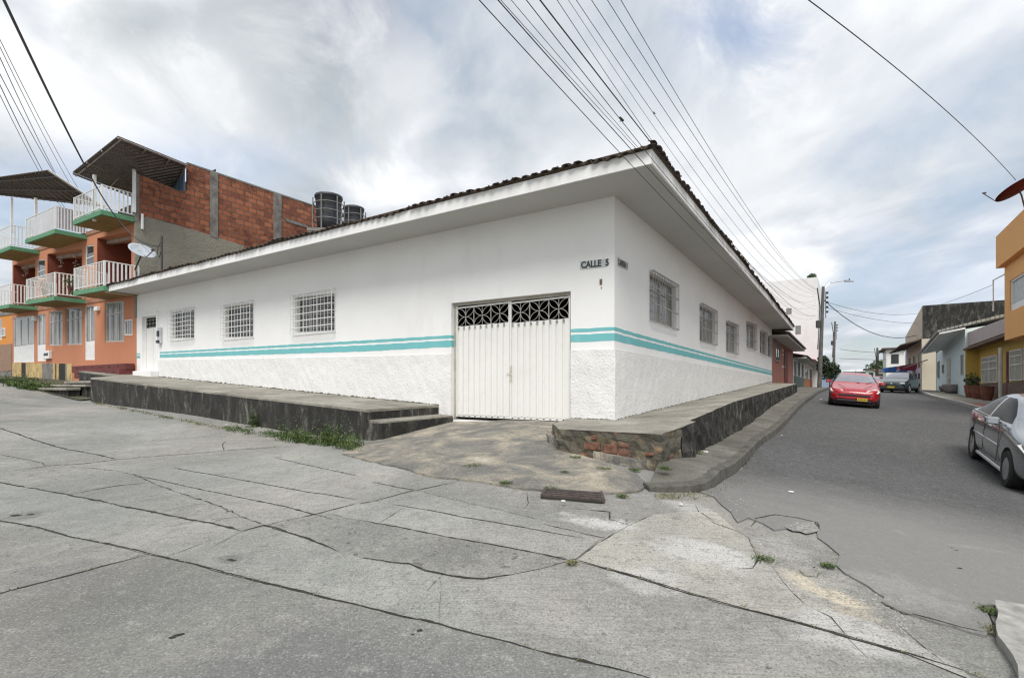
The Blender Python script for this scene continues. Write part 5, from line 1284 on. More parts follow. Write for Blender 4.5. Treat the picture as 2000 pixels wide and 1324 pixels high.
tank(642,51,382,0,25,'taller black water tank in a pipe cage above the roof edge')
tank(691,39,405,0,27,'lower black water tank half hidden behind the roof edge')
# grey satellite dish fixed to the orange house
def dish(name,label,c,aim,rad,m_dish,m_arm,foot,group=None,flat=.16,feed_dir=None):
    aim = aim.normalized(); u = aim.cross(Vector((0,0,1))).normalized(); v = u.cross(aim)
    t_ = thing(name,label,'satellite dish',c)
    mb = MB(); n=28; b=0; rings=6
    for s_ in (0,1):
        for i in range(rings+1):
            rr = rad*i/rings
            for j in range(n):
                a_=2*math.pi*j/n; mb.v.append(c+u*math.cos(a_)*rr+v*math.sin(a_)*rr*.92+aim*((rr/rad)**2*rad*flat-s_*.015))
    for s_ in (0,1):
        k_ = s_*(rings+1)*n
        for i in range(rings):
            for j in range(n): mb.f.append((k_+i*n+j,k_+i*n+(j+1)%n,k_+(i+1)*n+(j+1)%n,k_+(i+1)*n+j))
    for j in range(n): k_=(rings+1)*n; mb.f.append((rings*n+j,rings*n+(j+1)%n,k_+rings*n+(j+1)%n,k_+rings*n+j))
    mb.build('reflector', m_dish, t_, smooth=True)
    low_ = c-v*rad*.92+aim*rad*flat; fe = low_+aim*rad*.75+v*rad*.1 if feed_dir is None else low_+feed_dir
    mb = MB(); mb.tube([c-v*rad*.3-aim*.02,low_,low_.lerp(fe,.7),fe],.016,6); mb.build('feed_arm', m_arm, t_)
    mb = MB(); mb.tube([fe-(fe-low_).normalized()*.02,fe+(c-fe).normalized()*.12],.035,8); mb.build('feed_horn', BLACKP, t_)
    mb = MB(); mb.tube([c-aim*.03,c-aim*.15-Vector((0,0,.08)),foot],.028,8); mb.build('mount', m_arm, t_)
q,z = onb(277,492,-.45)
fq,fz = onb(262,535,-.05)
dish('satellite_dish','grey satellite dish beside the upper balcony of the orange house',P(q,-.45,z),Vector((.75,-.45,.85)),.46,mat('dish_grey',(.42,.46,.50),.5,.15,6,dirt=(.2,.22,.25),dirt_amt=.5,dscale=4),BROWNP,P(fq-.1,-.08,fz+.1),feed_dir=Vector((.30,.0,.28)))
# ------------------------------------------------------------ houses up the right street, left side
def simple_house(name,label,fac,s0,s1,zb,zt,m_,depth,cat='house',sgn=1):
    """wall box behind a facade (no front openings)"""
    t_ = thing(name,label,cat,fac.pt((s0+s1)/2,zb,-depth/2)); mb = MB(); fac.box(mb,s0,s1,zb,zt,-depth,0); mb.build('wall',m_,t_); return t_
TERRA = m_plaster('terracotta_paint',(.32,.13,.095),30,.3,.006,grime=(.2,.09,.07),ga=.5)
b1_ = FR.px(1532,700)[0] ; zs = HP(0,28)
zR0 = FR.px(1508,745)[1]; zR1 = FR.px(1508,644)[1]
bA = BR_+.02; 
def fxbox(t_, fac, x0,x1,yt,yb,o0,o1,m_,name,bev=0):
    s0,s1,(b0,b1),(t0,t1) = fac.rect(x0,x1,yt,yt,yb,yb); mb = MB(); fac.box(mb,s0,s1,min(b0,b1),min(t0,t1),o0,o1); return mb.build(name,m_,t_,bev=bev)
bB_ = FR.px(1549,700)[0]
h = simple_house('terracotta_house','small terracotta red house adjoining the far end of the white house',FR,bA,bB_,zR0-.4,zR1-.35,TERRA,8)
s0,_ = FR.px(1514,690); s1,_ = FR.px(1522,690)
def hwin(t_,fac,s0,s1,z0,z1,m_=GLASS,fr=GMET):
    mb = MB(); 
    for q in (s0,s1-.05): fac.box(mb,q,q+.05,z0,z1,.0,.05)
    fac.box(mb,s0,s1,z0-.05,z0,0,.06); fac.box(mb,s0,s1,z1-.05,z1,0,.05); q=(s0+s1)/2; fac.box(mb,q-.02,q+.02,z0,z1-.05,0,.04)
    w_ = mb.build('window',fr,t_); mb = MB(); fac.box(mb,s0+.05,s1-.05,z0,z1-.05,.004,.012); mb.build('pane',m_,w_)
def hdoor(t_,fac,s0,s1,z0,z1,m_):
    mb = MB(); fac.box(mb,s0,s1,z0,z1,0,.03); fac.box(mb,s0+.1,s1-.1,z0+.15,z0+(z1-z0)*.45,.03,.045); fac.box(mb,s0+.1,s1-.1,z0+(z1-z0)*.52,z1-.12,.03,.045); d_=mb.build('door',m_,t_); mb = MB(); fac.box(mb,s0+.08,s0+.13,z0+1,z0+1.12,.045,.1); mb.build('handle',GMET,d_)
hwin(h,FR,s0,s1,zR0+1.3,zR0+2.5); hdoor(h,FR,FR.px(1531,700)[0],FR.px(1538,700)[0],zR0,zR0+2.3,MARD)
GRN = mat('dark_green_door',(.03,.085,.06),.5,.2,3)
fxbox(h,FR,1531,1540,661,669,.03,.12,GRN,'door_canopy')
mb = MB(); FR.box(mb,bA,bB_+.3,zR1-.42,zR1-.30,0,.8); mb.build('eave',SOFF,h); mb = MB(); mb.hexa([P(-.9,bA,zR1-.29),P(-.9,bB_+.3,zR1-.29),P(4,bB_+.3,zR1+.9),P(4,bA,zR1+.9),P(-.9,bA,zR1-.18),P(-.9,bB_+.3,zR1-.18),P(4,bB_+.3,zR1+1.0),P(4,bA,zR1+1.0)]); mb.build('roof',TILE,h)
for y in (684,692,716): fxbox(h,FR,1527,1529,y-2,y+2,0,.04,ORN,'plaque')
def row_house(name,label,x0,x1,m_,ztop,items,roofm=TILE,lower=None):
    s0=FR.px(x0,700)[0]+.02; s1=FR.px(x1,700)[0]; zb = HP(-1,s0)-.2
    t_ = simple_house(name,label,FR,s0,s1,zb,ztop,m_,8)
    mb = MB(); FR.box(mb,s0,s1,ztop-.02,ztop+.08,0.0,.9); mb.build('eave',SOFF,t_)
    mb = MB(); mb.hexa([P(-1.0,s0,ztop+.09),P(-1.0,s1,ztop+.09),P(5,s1,ztop+1.4),P(5,s0,ztop+1.4),P(-1.0,s0,ztop+.2),P(-1.0,s1,ztop+.2),P(5,s1,ztop+1.5),P(5,s0,ztop+1.5)]); mb.build('roof',roofm,t_)
    if lower: mb = MB(); FR.box(mb,s0,s1,zb,zb+1.3,0.001,.03); mb.build('dado',lower,t_)
    L_ = s1-s0
    for kind,f0,f1,z0,z1,mm in items:
        if kind=='d': hdoor(t_,FR,s0+L_*f0,s0+L_*f1,zb+z0,zb+z1,mm)
        else: hwin(t_,FR,s0+L_*f0,s0+L_*f1,zb+z0,zb+z1,mm)
    return t_
WH2 = m_plaster('white_paint_far',(.72,.72,.70),30,.2,.005,ga=.5); RSH = m_corr('red_roof_sheet',(.34,.06,.05),.3,.02)
row_house('green_and_white_house','white house with a dark green dado beyond the terracotta house',1550,1570,WH2,zR1-.95,[('d',.05,.2,.3,2.5,GRN),('w',.35,.5,1.4,2.6,GLASS),('w',.75,.9,1.4,2.6,GLASS)],lower=GRN)
row_house('red_roofed_house','white house with a red sheet roof and orange dado behind the street pole',1570,1592,WH2,zR1-.7,[('w',.1,.25,1.2,2.5,GLASS),('d',.45,.6,.3,2.5,MARD)],roofm=RSH,lower=mat('orange_dado',(.45,.17,.06),.8,.2,3))
# tall white building far behind
TW = m_plaster('tall_white_wall',(.74,.745,.74),20,.1,.01,ga=.35,gs=.25)
TWb,TWz = ona(1597,541,-.6)
t_ = thing('white_tower_block','tall plain white building rising behind the roofs beyond the white house','building',P(8,TWb+4,HP(-1,60)))
mb = MB(); mb.box(-.6,18,TWb,TWb+14,0,TWz); mb.build('wall',TW,t_)
for (x,y,w_) in ((1555,654,.5),(1566,652,.4)):
    p = RAY(x,y,60); mb = MB(); mb.lbox(p.x-w_,p.x+w_,p.y,p.y+1,p.z-1,p.z+1.2)
for (x,y0,y1) in ((1541,602,613),(1559,636,652)):
    k_=(x-1000)/F; a_,z1_=onb(x,y0,TWb); _,z0_=onb(x,y1,TWb); mb = MB(); mb.box(a_-.3,a_+.3,TWb-.05,TWb,z0_,z1_); mb.build('window',GLASSG,t_)
def blob_leaves(mb, c, rx, ry, rz, n, size, up=0.0):
    for _ in range(n):
        while True:
            d = Vector((rng.uniform(-1,1),rng.uniform(-1,1),rng.uniform(-1,1)))
            if .25 < d.length < 1: break
        p = c+Vector((d.x*rx,d.y*ry,d.z*rz)); u = Vector((rng.gauss(0,1),rng.gauss(0,1),rng.gauss(0,1))).normalized(); v = u.cross(Vector((rng.gauss(0,1),rng.gauss(0,1),rng.gauss(0,1)))).normalized()
        s_ = size*rng.uniform(.5,1.3); b = len(mb.v); mb.v += [p-u*s_, p+v*s_*.45, p+u*s_, p-v*s_*.45]; mb.f.append((b,b+1,b+2,b+3))
p = P(-.2,TWb+.6,TWz)
t_ = thing('rooftop_shrub','small green shrub growing on top of the tall white building','shrub',(p.x,p.y,TWz-.1))
mb = MB(); blob_leaves(mb,Vector((p.x,p.y+.5,TWz+.3)),.55,.5,.4,260,.15); mb.build('foliage',LEAFM,t_,recalc=False); mb=MB(); mb.tube([(p.x,p.y+.5,TWz-.1),(p.x,p.y+.5,TWz+.3)],.04,5); mb.build('stem',WOOD,t_)
# street tree
c = RAY(1620,724,44); zb = HP(*AB(c.x,c.y))
t_ = thing('street_tree','dark green dense street tree right of the lamp pole','tree',(c.x,c.y,zb))
mb = MB(); mb.tube([(c.x,c.y,zb-.2),(c.x+.05,c.y,zb+1),(c.x-.05,c.y,zb+2)],.12,7,.07); mb.tube([(c.x,c.y,zb+1),(c.x+.6,c.y,zb+1.9)],.06,5,.03); mb.tube([(c.x,c.y,zb+1),(c.x-.6,c.y,zb+2.1)],.06,5,.03); mb.build('trunk',WOOD,t_)
mb = MB()
for (dx,dy,dz,r_) in ((0,0,0,.95),(.55,0,-.5,.8),(.3,0,.35,.75),(-.5,.1,.7,.8),(-.3,0,-.4,.8),(.7,.2,.0,.55),(-.7,0,1.2,.5),(-.75,0,.2,.6)): blob_leaves(mb,c+Vector((dx,dy,dz))*.85,r_*.78,r_*.8,r_*.66,420,.10)
mb.build('crown',m_leaf('dark_leaf',(.012,.025,.009),(.04,.065,.022)),t_,recalc=False)
# ------------------------------------------------------------ right-hand row
RR = Fac('a',-9.5,1)
BEI = m_plaster('beige_paint',(.52,.47,.37),20,.3,.01,ga=.5,grime=(.25,.22,.17)); DKC = m_stained_wall(); 
bz_ = ona(1802,597,-9.5)
def side_px(x,y,b): return onb(x,y,b)
B0 = bz_[0]
t_ = thing('beige_building','beige two-storey building with a big dark stained concrete side wall','building',P(-14,B0+5,HP(-9,B0)))
GRIM = m_stained_wall(); GRIM.name='grimy_block_wall'
for n_ in GRIM.node_tree.nodes:
    if n_.type=='VALTORGB' and abs(n_.color_ramp.elements[0].position-.36)<.01 and len(n_.color_ramp.elements)==4:
        for e_,c_ in zip(n_.color_ramp.elements,((.028,.028,.025),(.05,.049,.044),(.075,.073,.065),(.13,.125,.11))): e_.color=c4(c_)
zt_ = bz_[1]
mb = MB(); mb.box(-24,-9.52,B0,B0+.25,0,zt_); mb.build('side_wall',GRIM,t_)
b2 = ona(1775,650,-9.5)[0]; z2_ = ona(1775,650,-9.5)[1]
mb = MB(); f_ = [P(-9.5,B0+.26,0),P(-9.5,B0+16,0),P(-9.5,B0+16,zt_-1.6),P(-9.5,B0+.26,zt_)]; g_ = [p_-Vector((UA.x,UA.y,0))*12 for p_ in f_]; mb.hexa([f_[0],f_[1],g_[1],g_[0],f_[3],f_[2],g_[2],g_[3]]); mb.build('front_wall',BEI,t_)
za_ = ona(1800,652,-8.2)[1]
mb = MB(); mb.hexa([P(-9.5,B0+.3,za_+.45),P(-9.5,B0+15,za_+.45),P(-7.9,B0+15,za_),P(-7.9,B0+.3,za_),P(-9.5,B0+.3,za_+.6),P(-9.5,B0+15,za_+.6),P(-7.9,B0+15,za_+.12),P(-7.9,B0+.3,za_+.12)]); mb.build('canopy_roof',TILE,t_)
mb = MB(); mb.box(-10.4,-9.4,B0-.5,B0-.02,0,za_+.5); mb.build('pilaster',BEI,t_)
for i in range(3): 
    hwin(t_,RR,B0+1.5+i*4.3,B0+3.2+i*4.3,za_-2.3,za_-.7)
mb = MB(); mb.hexa([P(-9.5,B0-3.5,3.9),P(-9.5,B0-.6,3.9),P(-8,B0-.6,3.3),P(-8,B0-3.5,3.3),P(-9.5,B0-3.5,4.0),P(-9.5,B0-.6,4.0),P(-8,B0-.6,3.4),P(-8,B0-3.5,3.4)]); mb.build('porch_canopy',TILE,t_)
LIL = m_plaster('lilac_paint',(.50,.45,.56),20,.2,.01,ga=.3)
mb = MB(); RR.box(mb,B0+.3,B0+13,0,3.4,.02,.08); mb.build('painted_dado',LIL,t_)
mb = MB(); 
for i in range(5): mb = MB(); RR.box(mb,B0+1.2+i*2.4,B0+2.3+i*2.4,1.1,2.9,.08,.12); mb.build('shopfront',DARK,t_)
AWM = mat('magenta_awning',(.22,.02,.06),.7,.2,4); AWB = mat('blue_awning',(.05,.16,.48),.7,.2,4)
def awning(px,py,Y,w_,d_,hh,m_,label):
    p_ = RAY(px,py,Y); a_,b_ = AB(p_.x,p_.y); t2 = thing('awning',label,'awning',p_)
    A0,A1,B0_,B1_ = a_-d_/2,a_+d_/2,b_-w_/2,b_+w_/2
    mb = MB(); mb.hexa([P(A0,B0_,p_.z-hh),P(A0,B1_,p_.z-hh),P(A1,B1_,p_.z-hh),P(A1,B0_,p_.z-hh),P(A0,B0_,p_.z+hh),P(A0,B1_,p_.z+hh),P(A1,B1_,p_.z+hh*.1),P(A1,B0_,p_.z+hh*.1)]); cv_=mb.build('canvas',m_,t2)
    mb = MB(); mb.tube([P(A1,B0_,p_.z-hh),P(A1,B1_,p_.z-hh)],.04,5); mb.build('front_bar',WMET,t2)
    mb = MB(); mb.tube([P(A0,b_,p_.z+hh*.5),P(-9.5,b_,p_.z+hh*.5)],.05,5); mb.build('wall_bracket',WMET,t2)
awning(1774,716,52,3.0,1.7,.38,AWM,'dark magenta awning over the pavement in front of the beige building')
awning(1750,720,60,4.0,2.6,.42,AWB,'blue awning farther up the street than the magenta one')
# light blue house
LB = m_plaster('pale_blue_paint',(.60,.70,.71),25,.3,.01,ga=.35,grime=(.3,.36,.36))
q0 = ona(1885,700,-9.5)[0]; q1 = ona(1829,700,-9.5)[0]; gz = HP(-9.5,q0)+.1
zE0 = ona(1880,645,-9.5)[1]; zE1 = ona(1830,690,-9.5)[1]
t_ = thing('pale_blue_house','pale blue single-storey house with a deep white eave, beyond the yellow one','house',P(-11,(q0+q1)/2,gz))
mb = MB(); mb.hexa([P(-9.5,q0,0),P(-9.5,q1,0),P(-18,q1,0),P(-18,q0,0),P(-9.5,q0,zE0),P(-9.5,q1,zE1),P(-18,q1,zE1+.8),P(-18,q0,zE0+1.3)]); mb.build('wall',LB,t_)
e0 = ona(1800,692,-8.3); 
mb = MB(); eb0 = q0-.1; eb1 = e0[0]; ez1=e0[1]; ez0=zE0-.25
mb.hexa([P(-8.3,eb0,ez0),P(-8.3,eb1,ez1),P(-9.5,eb1,ez1+.25),P(-9.5,eb0,ez0+.25),P(-8.3,eb0,ez0+.1),P(-8.3,eb1,ez1+.1),P(-9.5,eb1,ez1+.35),P(-9.5,eb0,ez0+.35)]); mb.build('eave',WH2,t_)
mb = MB(); mb.hexa([P(-8.2,eb0,ez0+.11),P(-8.2,eb1,ez1+.11),P(-18,eb1,ez1+2.6),P(-18,eb0,ez0+2.6),P(-8.2,eb0,ez0+.25),P(-8.2,eb1,ez1+.25),P(-18,eb1,ez1+2.75),P(-18,eb0,ez0+2.75)]); mb.build('roof',m_corr('old_cement_sheet',(.36,.36,.34),.2,.03,rough=.9,dirt=(.12,.11,.10)),t_)
for (x0,x1,yt,yb,mm) in ((1832,1835.5,705,737,GLASS),(1841,1844,712,727,GLASS),(1878,1882,692,730,GLASS)):
    s0,s1,(b0,b1),(t0,t1) = RR.rect(x0,x1,yt,yt,yb,yb); hwin(t_,RR,s0,s1,b0,t0,mm)
s0,s1,(b0,b1),(t0,t1)=RR.rect(1850,1857,699,699,770,772); hdoor(t_,RR,s0,s1,b0,t0,mat('beige_door',(.45,.43,.36),.7,.1))
for (x,r_) in ((1861,.45),(1848,.3)):
    bq,zq = ona(x,768,-9.3); s_ = thing('potted_plant' if 0 else 'roadside_pot',('large' if r_>.4 else 'small')+' round grey tub at the foot of the pale blue house','tub',P(-9.2,bq,HP(-9.2,bq)+.17)); mb = MB(); mb.lathe(tuple(P(-9.2,bq,HP(-9.2,bq)+.17)),[(r_*.6,0),(r_*.9,r_*.5),(r_,r_*1.1),(r_*.95,r_*1.3),(r_*.8,r_*1.28),(r_*.8,r_*1.1)],18); mb.build('bowl',COLC,s_,smooth=True)
# yellow house and its orange upper storey
YW = m_plaster('yellow_paint',(.48,.33,.07),25,.3,.01,ga=.35,grime=(.3,.2,.06)); OU = m_plaster('light_orange_paint',(.80,.42,.15),25,.3,.01,ga=.3,grime=(.5,.28,.12))
RY = Fac('a',-10.1,1); STN = mat('stone_dado',(.17,.12,.09),.85,.5,9,.8,25,.02,dirt=(.07,.05,.04),dirt_amt=.7,dscale=6)
yb0 = ona(1912,700,-10.1)[0]; yb1 = ona(1962,700,-10.1)[0]; yb_e = 12.0
t_ = thing('yellow_house','yellow house with an orange overhanging upper storey at the right edge','house',P(-11,22,HP(-9,22)+.1))
z1t = lin(ona(1962,655,-10.1), ona(1912,676,-10.1)); gy = HP(-9,24)+.1
mb = MB(); mb.hexa([P(-10.1,yb_e,0),P(-10.1,yb0,0),P(-19,yb0,0),P(-19,yb_e,0),P(-10.1,yb_e,z1t(yb_e)+.0),P(-10.1,yb0,z1t(yb0)),P(-19,yb0,z1t(yb0)),P(-19,yb_e,z1t(yb_e))]); mb.build('wall',YW,t_)
for (x0,x1,ytl,ytr,ybl,ybr,nm) in ((1920,1951,699,691,748,744,'window'),(1975,2000,684,680,744,742,'window'),(2003,2060,680,660,742,738,'window')):
    s0,s1,(b0,b1),(t0,t1) = RY.rect(x0,x1,ytl,ytr,ybl,ybr); b=min(b0,b1); t=min(t0,t1)
    mb = MB(); 
    for q in (s0,s1-.06,(s0+s1)/2): RY.box(mb,q,q+.06,b,t,0.01,.08)
    for z in (b,t-.06,b+(t-b)*.5,b+(t-b)*.78): RY.box(mb,s0,s1,z,z+.06,.01,.078)
    n=12
    for i in range(n): q=s0+(s1-s0)*(i+.5)/n; RY.box(mb,q-.012,q+.012,b,t,.05,.07)
    w_=mb.build('window',mat('lattice_paint',(.60,.59,.54),.6,.1,5),t_); mb=MB(); RY.box(mb,s0+.05,s1-.05,b+.05,t-.05,.012,.02); mb.build('pane',CURT,w_)
s0,s1,(b0,b1),(t0,t1) = RY.rect(1966,1971,686,686,748,748); hdoor(t_,RY,s0,s1,gy,t0,MARD)
mb = MB(); d_a = ona(1962,748,-10.1); RY.box(mb,yb_e,yb0-.02,0,(lin(ona(1975,747,-10.1),ona(1918,750,-10.1))(yb_e),lin(ona(1975,747,-10.1),ona(1918,750,-10.1))(yb0)),.002,.04); mb.build('stone_dado',STN,t_)
# recess wall next to the blue house
mb = MB(); mb.box(-10.1,-9.5,q0-.12,q0-.02,0,ona(1888,686,-9.8)[1]); mb.build('recess_wall',YW,t_)
mb = MB(); mb.box(-10.1,-9.5,q0-.16,q0-.121,0,gy+1.2); mb.build('recess_dado',STN,t_)
# peeling gable wall over the low eave
PEEL = m_plaster('peeling_pink_wall',(.46,.40,.38),12,.6,.02,ga=.8,gs=1.6,grime=(.24,.21,.19))
e1_ = ona(1881,685,-9.45); e2_ = ona(1962,656,-9.45)
mb = MB(); mb.hexa([P(-9.45,e1_[0],e1_[1]),P(-9.45,21.0,e2_[1]),P(-10.2,21.0,e2_[1]+.1),P(-10.2,e1_[0],e1_[1]+.1),P(-9.45,e1_[0],e1_[1]+.12),P(-9.45,21.0,e2_[1]+.12),P(-10.2,21.0,e2_[1]+.3),P(-10.2,e1_[0],e1_[1]+.3)]); mb.build('eave',mat('brown_eave',(.14,.085,.055),.85,.3,3),t_)
wl = Fac('a',-9.62,1)
pk = [(1885,678),(1962,650),(1962,622),(1930,634),(1900,646),(1887,650)]
mb = MB(); f_=[wl.pt(*wl.px(x,y)) for x,y in pk]; g_=[p_-Vector((UA.x,UA.y,0))*.3 for p_ in f_]; k_=len(mb.v); mb.v+=f_+g_; n=len(f_); mb.f.append(tuple(range(n))); mb.f.append(tuple(range(n,2*n)))
for i in range(n): mb.f.append((i,(i+1)%n,n+(i+1)%n,n+i))
mb.build('peeling_wall',PEEL,t_)
# upper storey
Aw = -9.2; RU = Fac('a',Aw,1); be = ona(1962,600,Aw)[0]; zb_ = ona(1962,665,Aw)[1]; Ap=-8.97; bp = ona(1945,500,Ap)[0]; zp0 = ona(1945,525,Ap)[1]; zp1 = ona(1945,463,Ap)[1]
wn = (ona(2100,580,Aw)[0], ona(1972,580,Aw)[0]); zw0 = ona(1972,602,Aw)[1]+.0; zw1 = ona(1972,549,Aw)[1]
mb = MB(); wall_open(mb,RU,yb_e,be,lambda q:zb_,lambda q:zp0+.02,[(wn[0],wn[1],(zw0-.15,zw0-.15),(zw1,zw1),.12)])
mb.poly([P(Aw,be,zb_),P(-18,be,zb_),P(-18,be,zp0),P(Aw,be,zp0)]); mb.poly([P(Aw,be,zb_),P(Aw,yb_e,zb_),P(-18,yb_e,zb_),P(-18,be,zb_)]); mb.build('upper_wall',OU,t_)
mb = MB(); mb.box(-18,Ap,yb_e,bp,zp0,zp1); mb.build('parapet',OU,t_)
mb = MB(); 
L_=wn[1]-wn[0]
for f_ in (0,.10,.55,.985): RU.box(mb,wn[0]+L_*f_,wn[0]+L_*f_+.07,zw0-.15,zw1,-.1,-.04)
RU.box(mb,wn[0],wn[1],zw0-.15,zw0+.12,-.11,-.05); RU.box(mb,wn[0],wn[1],zw1-.07,zw1,-.1,-.04); wd=mb.build('window',WMET,t_)
mb = MB(); RU.box(mb,wn[0],wn[1],zw0,zw1,-.118,-.10); mb.build('pane',mat('net_curtain',(.50,.53,.53),.6,.15,6),wd)
mb = MB(); q_=ona(1957,700,-9.45); mb.tube([P(-9.4,q_[0],gy),P(-9.4,q_[0],zb_-.2)],.07,8); mb.build('drainpipe',mat('drain_cream',(.5,.48,.4),.6,.1),t_)
# antenna bracket on the orange storey
q_ = ona(1941,640-30,-9.3); t2 = thing('wire_bracket','thin white wire bracket on the left edge of the orange storey','bracket',P(-9.4,be+.4,zb_+2))
y_=be+1.0; zz1=onb(1943,547,y_)[1]; aa=onb(1940,547,y_)[0]; mb = MB(); mb.tube([P(aa,y_,onb(1940,608,y_)[1]),P(aa,y_,zz1),P(Aw+.0,be-.02,zz1+.05)],.03,5); mb.build('pipe',WMET,t2)
mb = MB(); p_ = P(Aw-.1,be+.15,zz1+.1); mb.lathe(tuple(p_),[(.05,-.1),(.08,-.05),(.05,0),(.08,.05),(.05,.1)],8); mb.build('insulator',BLACKP,t2)
# red satellite dish
c_ = RAY(1990,372,19.3); RD = mat('dish_red',(.045,.006,.009),.85,.2,4,spec=.1)
dish('satellite_dish','dark red satellite dish on a roof bracket at the top right edge',c_,Vector((-.30,.35,.85)).normalized(),.75,RD,BROWNP,c_+Vector((.7,.3,-1.2)),feed_dir=Vector((-.60,-.1,.28)))
# pots and plants
PY = -9.75
for (x,yt,yb,rd,lab,pl_) in ((1897,738,776,.30,'clay pot with a leafy green bush beside the blue house corner',1),(1912,745,778,.34,'wide empty brick-red pot in front of the yellow recess wall',0),(1928,752,777,.26,'small empty brick-red pot at the foot of the stone dado',0)):
    bq = ona(x,yb,PY+.4)[0]; zz_=HP(PY+.4,bq)+.17; p_ = P(PY+.4,bq,zz_); t2 = thing('plant_pot',lab,'plant pot',p_,'clay pots by the yellow house'); hh=.62
    mb = MB(); mb.lathe(tuple(p_),[(rd*.65,0),(rd*.95,hh*.5),(rd,hh),(rd*1.1,hh),(rd*1.1,hh+.07),(rd*.85,hh+.07),(rd*.8,hh-.1)],18); mb.build('pot',mat('clay_pot',(.17,.062,.038),.85,.3,5,dirt=(.15,.08,.05)),t2,smooth=False)
    if pl_: 
        mb = MB(); blob_leaves(mb,p_+Vector((0.05,0,.98)),.36,.34,.42,170,.09); mb.build('foliage',LEAFM,t2,recalc=False); mb = MB(); mb.tube([p_+Vector((0,0,.5)),p_+Vector((.03,0,1.2))],.03,5); mb.build('stem',WOOD,t2)
# ------------------------------------------------------------ far end of the street
def far_block(name,label,x0,x1,yt,Y,m_,roof=None,cat='building',wins=True):
    p0=RAY(x0,yt,Y); zt_=p0.z; zb=-1; b_=AB(p0.x,p0.y)[1]; a0=onb(x0,yt,b_)[0]; a1=onb(x1,yt,b_)[0]
    t2=thing(name,label,cat,tuple(P((a0+a1)/2,b_+3,0))); mb=MB(); mb.box(a1,a0,b_,b_+8,zb,zt_); mb.build('wall',m_,t2)
    mb=MB(); mb.box(a1-.5,a0+.5,b_-.5,b_+8.4,zt_,zt_+.25); mb.build('roof',roof or COLC,t2)
    if wins:
        n=max(1,int((a0-a1)/2.5))
        for i in range(n): 
            xx=a1+(a0-a1)*(i+.3)/n; mb=MB(); mb.box(xx,xx+.9,b_-.06,b_,zt_-2.1,zt_-.7); mb.build('window',GLASS,t2)
    return t2
far_block('corner_house','white two-storey house with dark eaves seen between the awnings and the far pole',1731,1766,683,75,WH2,TILE)
far_block('far_house','pale green low house at the end of the street',1692,1712,722,120,m_plaster('mint_paint',(.5,.62,.55),20,.2,.01),TILE)
far_block('far_house','tan low house at the end of the street next to the far pole',1712,1731,724,110,BEI,m_corr('far_roof',(.3,.2,.13),.4,.02))
far_block('far_house','dark roofed low house behind the red car roof',1650,1692,728,130,WH2,TILE)
t_ = thing('distant_tree','bushy tree at the far end of the street','tree',tuple(RAY(1722,745,125))); mb=MB()
for x in (1708,1716,1724,1731): cc=RAY(x,714+rng.uniform(-2,3),125); blob_leaves(mb,cc,2.0,2,1.3,240,.35)
mb.build('crown',LEAFM,t_,recalc=False); mb=MB(); cc=RAY(1720,750,125); mb.tube([cc,cc+Vector((0,0,5))],.25,6); mb.build('trunk',WOOD,t_)
mb = MB(); n=40
for i in range(n+1):
    x = -700+2100*i/n; hgt = 14+10*math.sin(i*.7)+6*math.sin(i*1.9); mb.v += [Vector((x,1300,-30)),Vector((x,1330,EH+hgt+12)),Vector((x,1500,-30))]
for i in range(n): 
    for j in (0,1): mb.f.append((3*i+j,3*i+j+1,3*i+j+4,3*i+j+3))
struct(mb.build('hills',mat('far_hills',(.13,.17,.22),.95,.2,.01),smooth=True))

# ------------------------------------------------------------ street poles
POLEC = mat('concrete_pole',(.115,.108,.097),.9,.3,3,.4,30,.005,dirt=(.08,.08,.07),dirt_amt=.6)
def pole(label, xb,yb,xt,yt,Y,r0,r1,lamp=False,ins=5,cat='street pole',name='utility_pole'):
    p0=RAY(xb,yb,Y); p1=RAY(xt,yt,Y); t2=thing(name,label,cat,p0); mb=MB(); mb.tube([p0-Vector((0,0,.3)),p1],r0,10,r1); mb.build('pole',POLEC,t2)
    d=(p0-p1).normalized()
    if ins:
        mb=MB(); q=p1+d*.5; mb.tube([q+Vector((.22,0,.1)),q+Vector((.22,0,-2.0))],.03,5); mb.build('rack',DMET,t2)
        for i in range(ins): c_=q+Vector((.3,-.05,-.38*i)); mb=MB(); mb.lathe(tuple(c_),[(.04,-.08),(.11,-.06),(.05,0),(.11,.06),(.04,.08)],10); mb.build('insulator',BLACKP,t2)
        mb=MB(); q=p1+d*3.0; mb.lathe(tuple(q-Vector((.3,0,0))),[(.12,-.3),(.16,-.25),(.16,.25),(.1,.3)],10); mb.build('junction_box',DMET,t2)
        mb=MB(); mb.tube([p1+d*.9+Vector((-.45,0,.8)),p1+d*1.6+Vector((-.2,0,0)),p1+d*5+Vector((-.24,0,0))],.045,6); mb.build('service_pipe',BROWNP,t2)
    if lamp:
        e=RAY(1650,548.5,Y); mb=MB(); mb.tube([p1-Vector((0,0,-.05))+d*.3,p1+Vector((.5,0,.28)),RAY(1632,551,Y),e],.035,6); mb.build('lamp_arm',SMET,t2)
        hb=MB(); e2=RAY(1668,549.5,Y); hb.hexa([e+Vector((0,-.1,-.08)),e2+Vector((0,-.06,-.04)),e2+Vector((0,.06,-.04)),e+Vector((0,.1,-.08)),e+Vector((0,-.1,.07)),e2+Vector((0,-.05,.03)),e2+Vector((0,.05,.03)),e+Vector((0,.1,.07))]); lh=hb.build('lamp_head',SMET,t2,bev=.02)
        mb=MB(); c_=e.lerp(e2,.5)+Vector((0,0,.08)); mb.lathe(tuple(c_),[(.05,0),(.05,.09),(.02,.11)],8); mb.build('photocell',BLACKP,lh)
    return p1
PT = pole('tall grey concrete pole with a street lamp arm and stacked insulators',1600,757,1608,560,40,.17,.11,lamp=True)
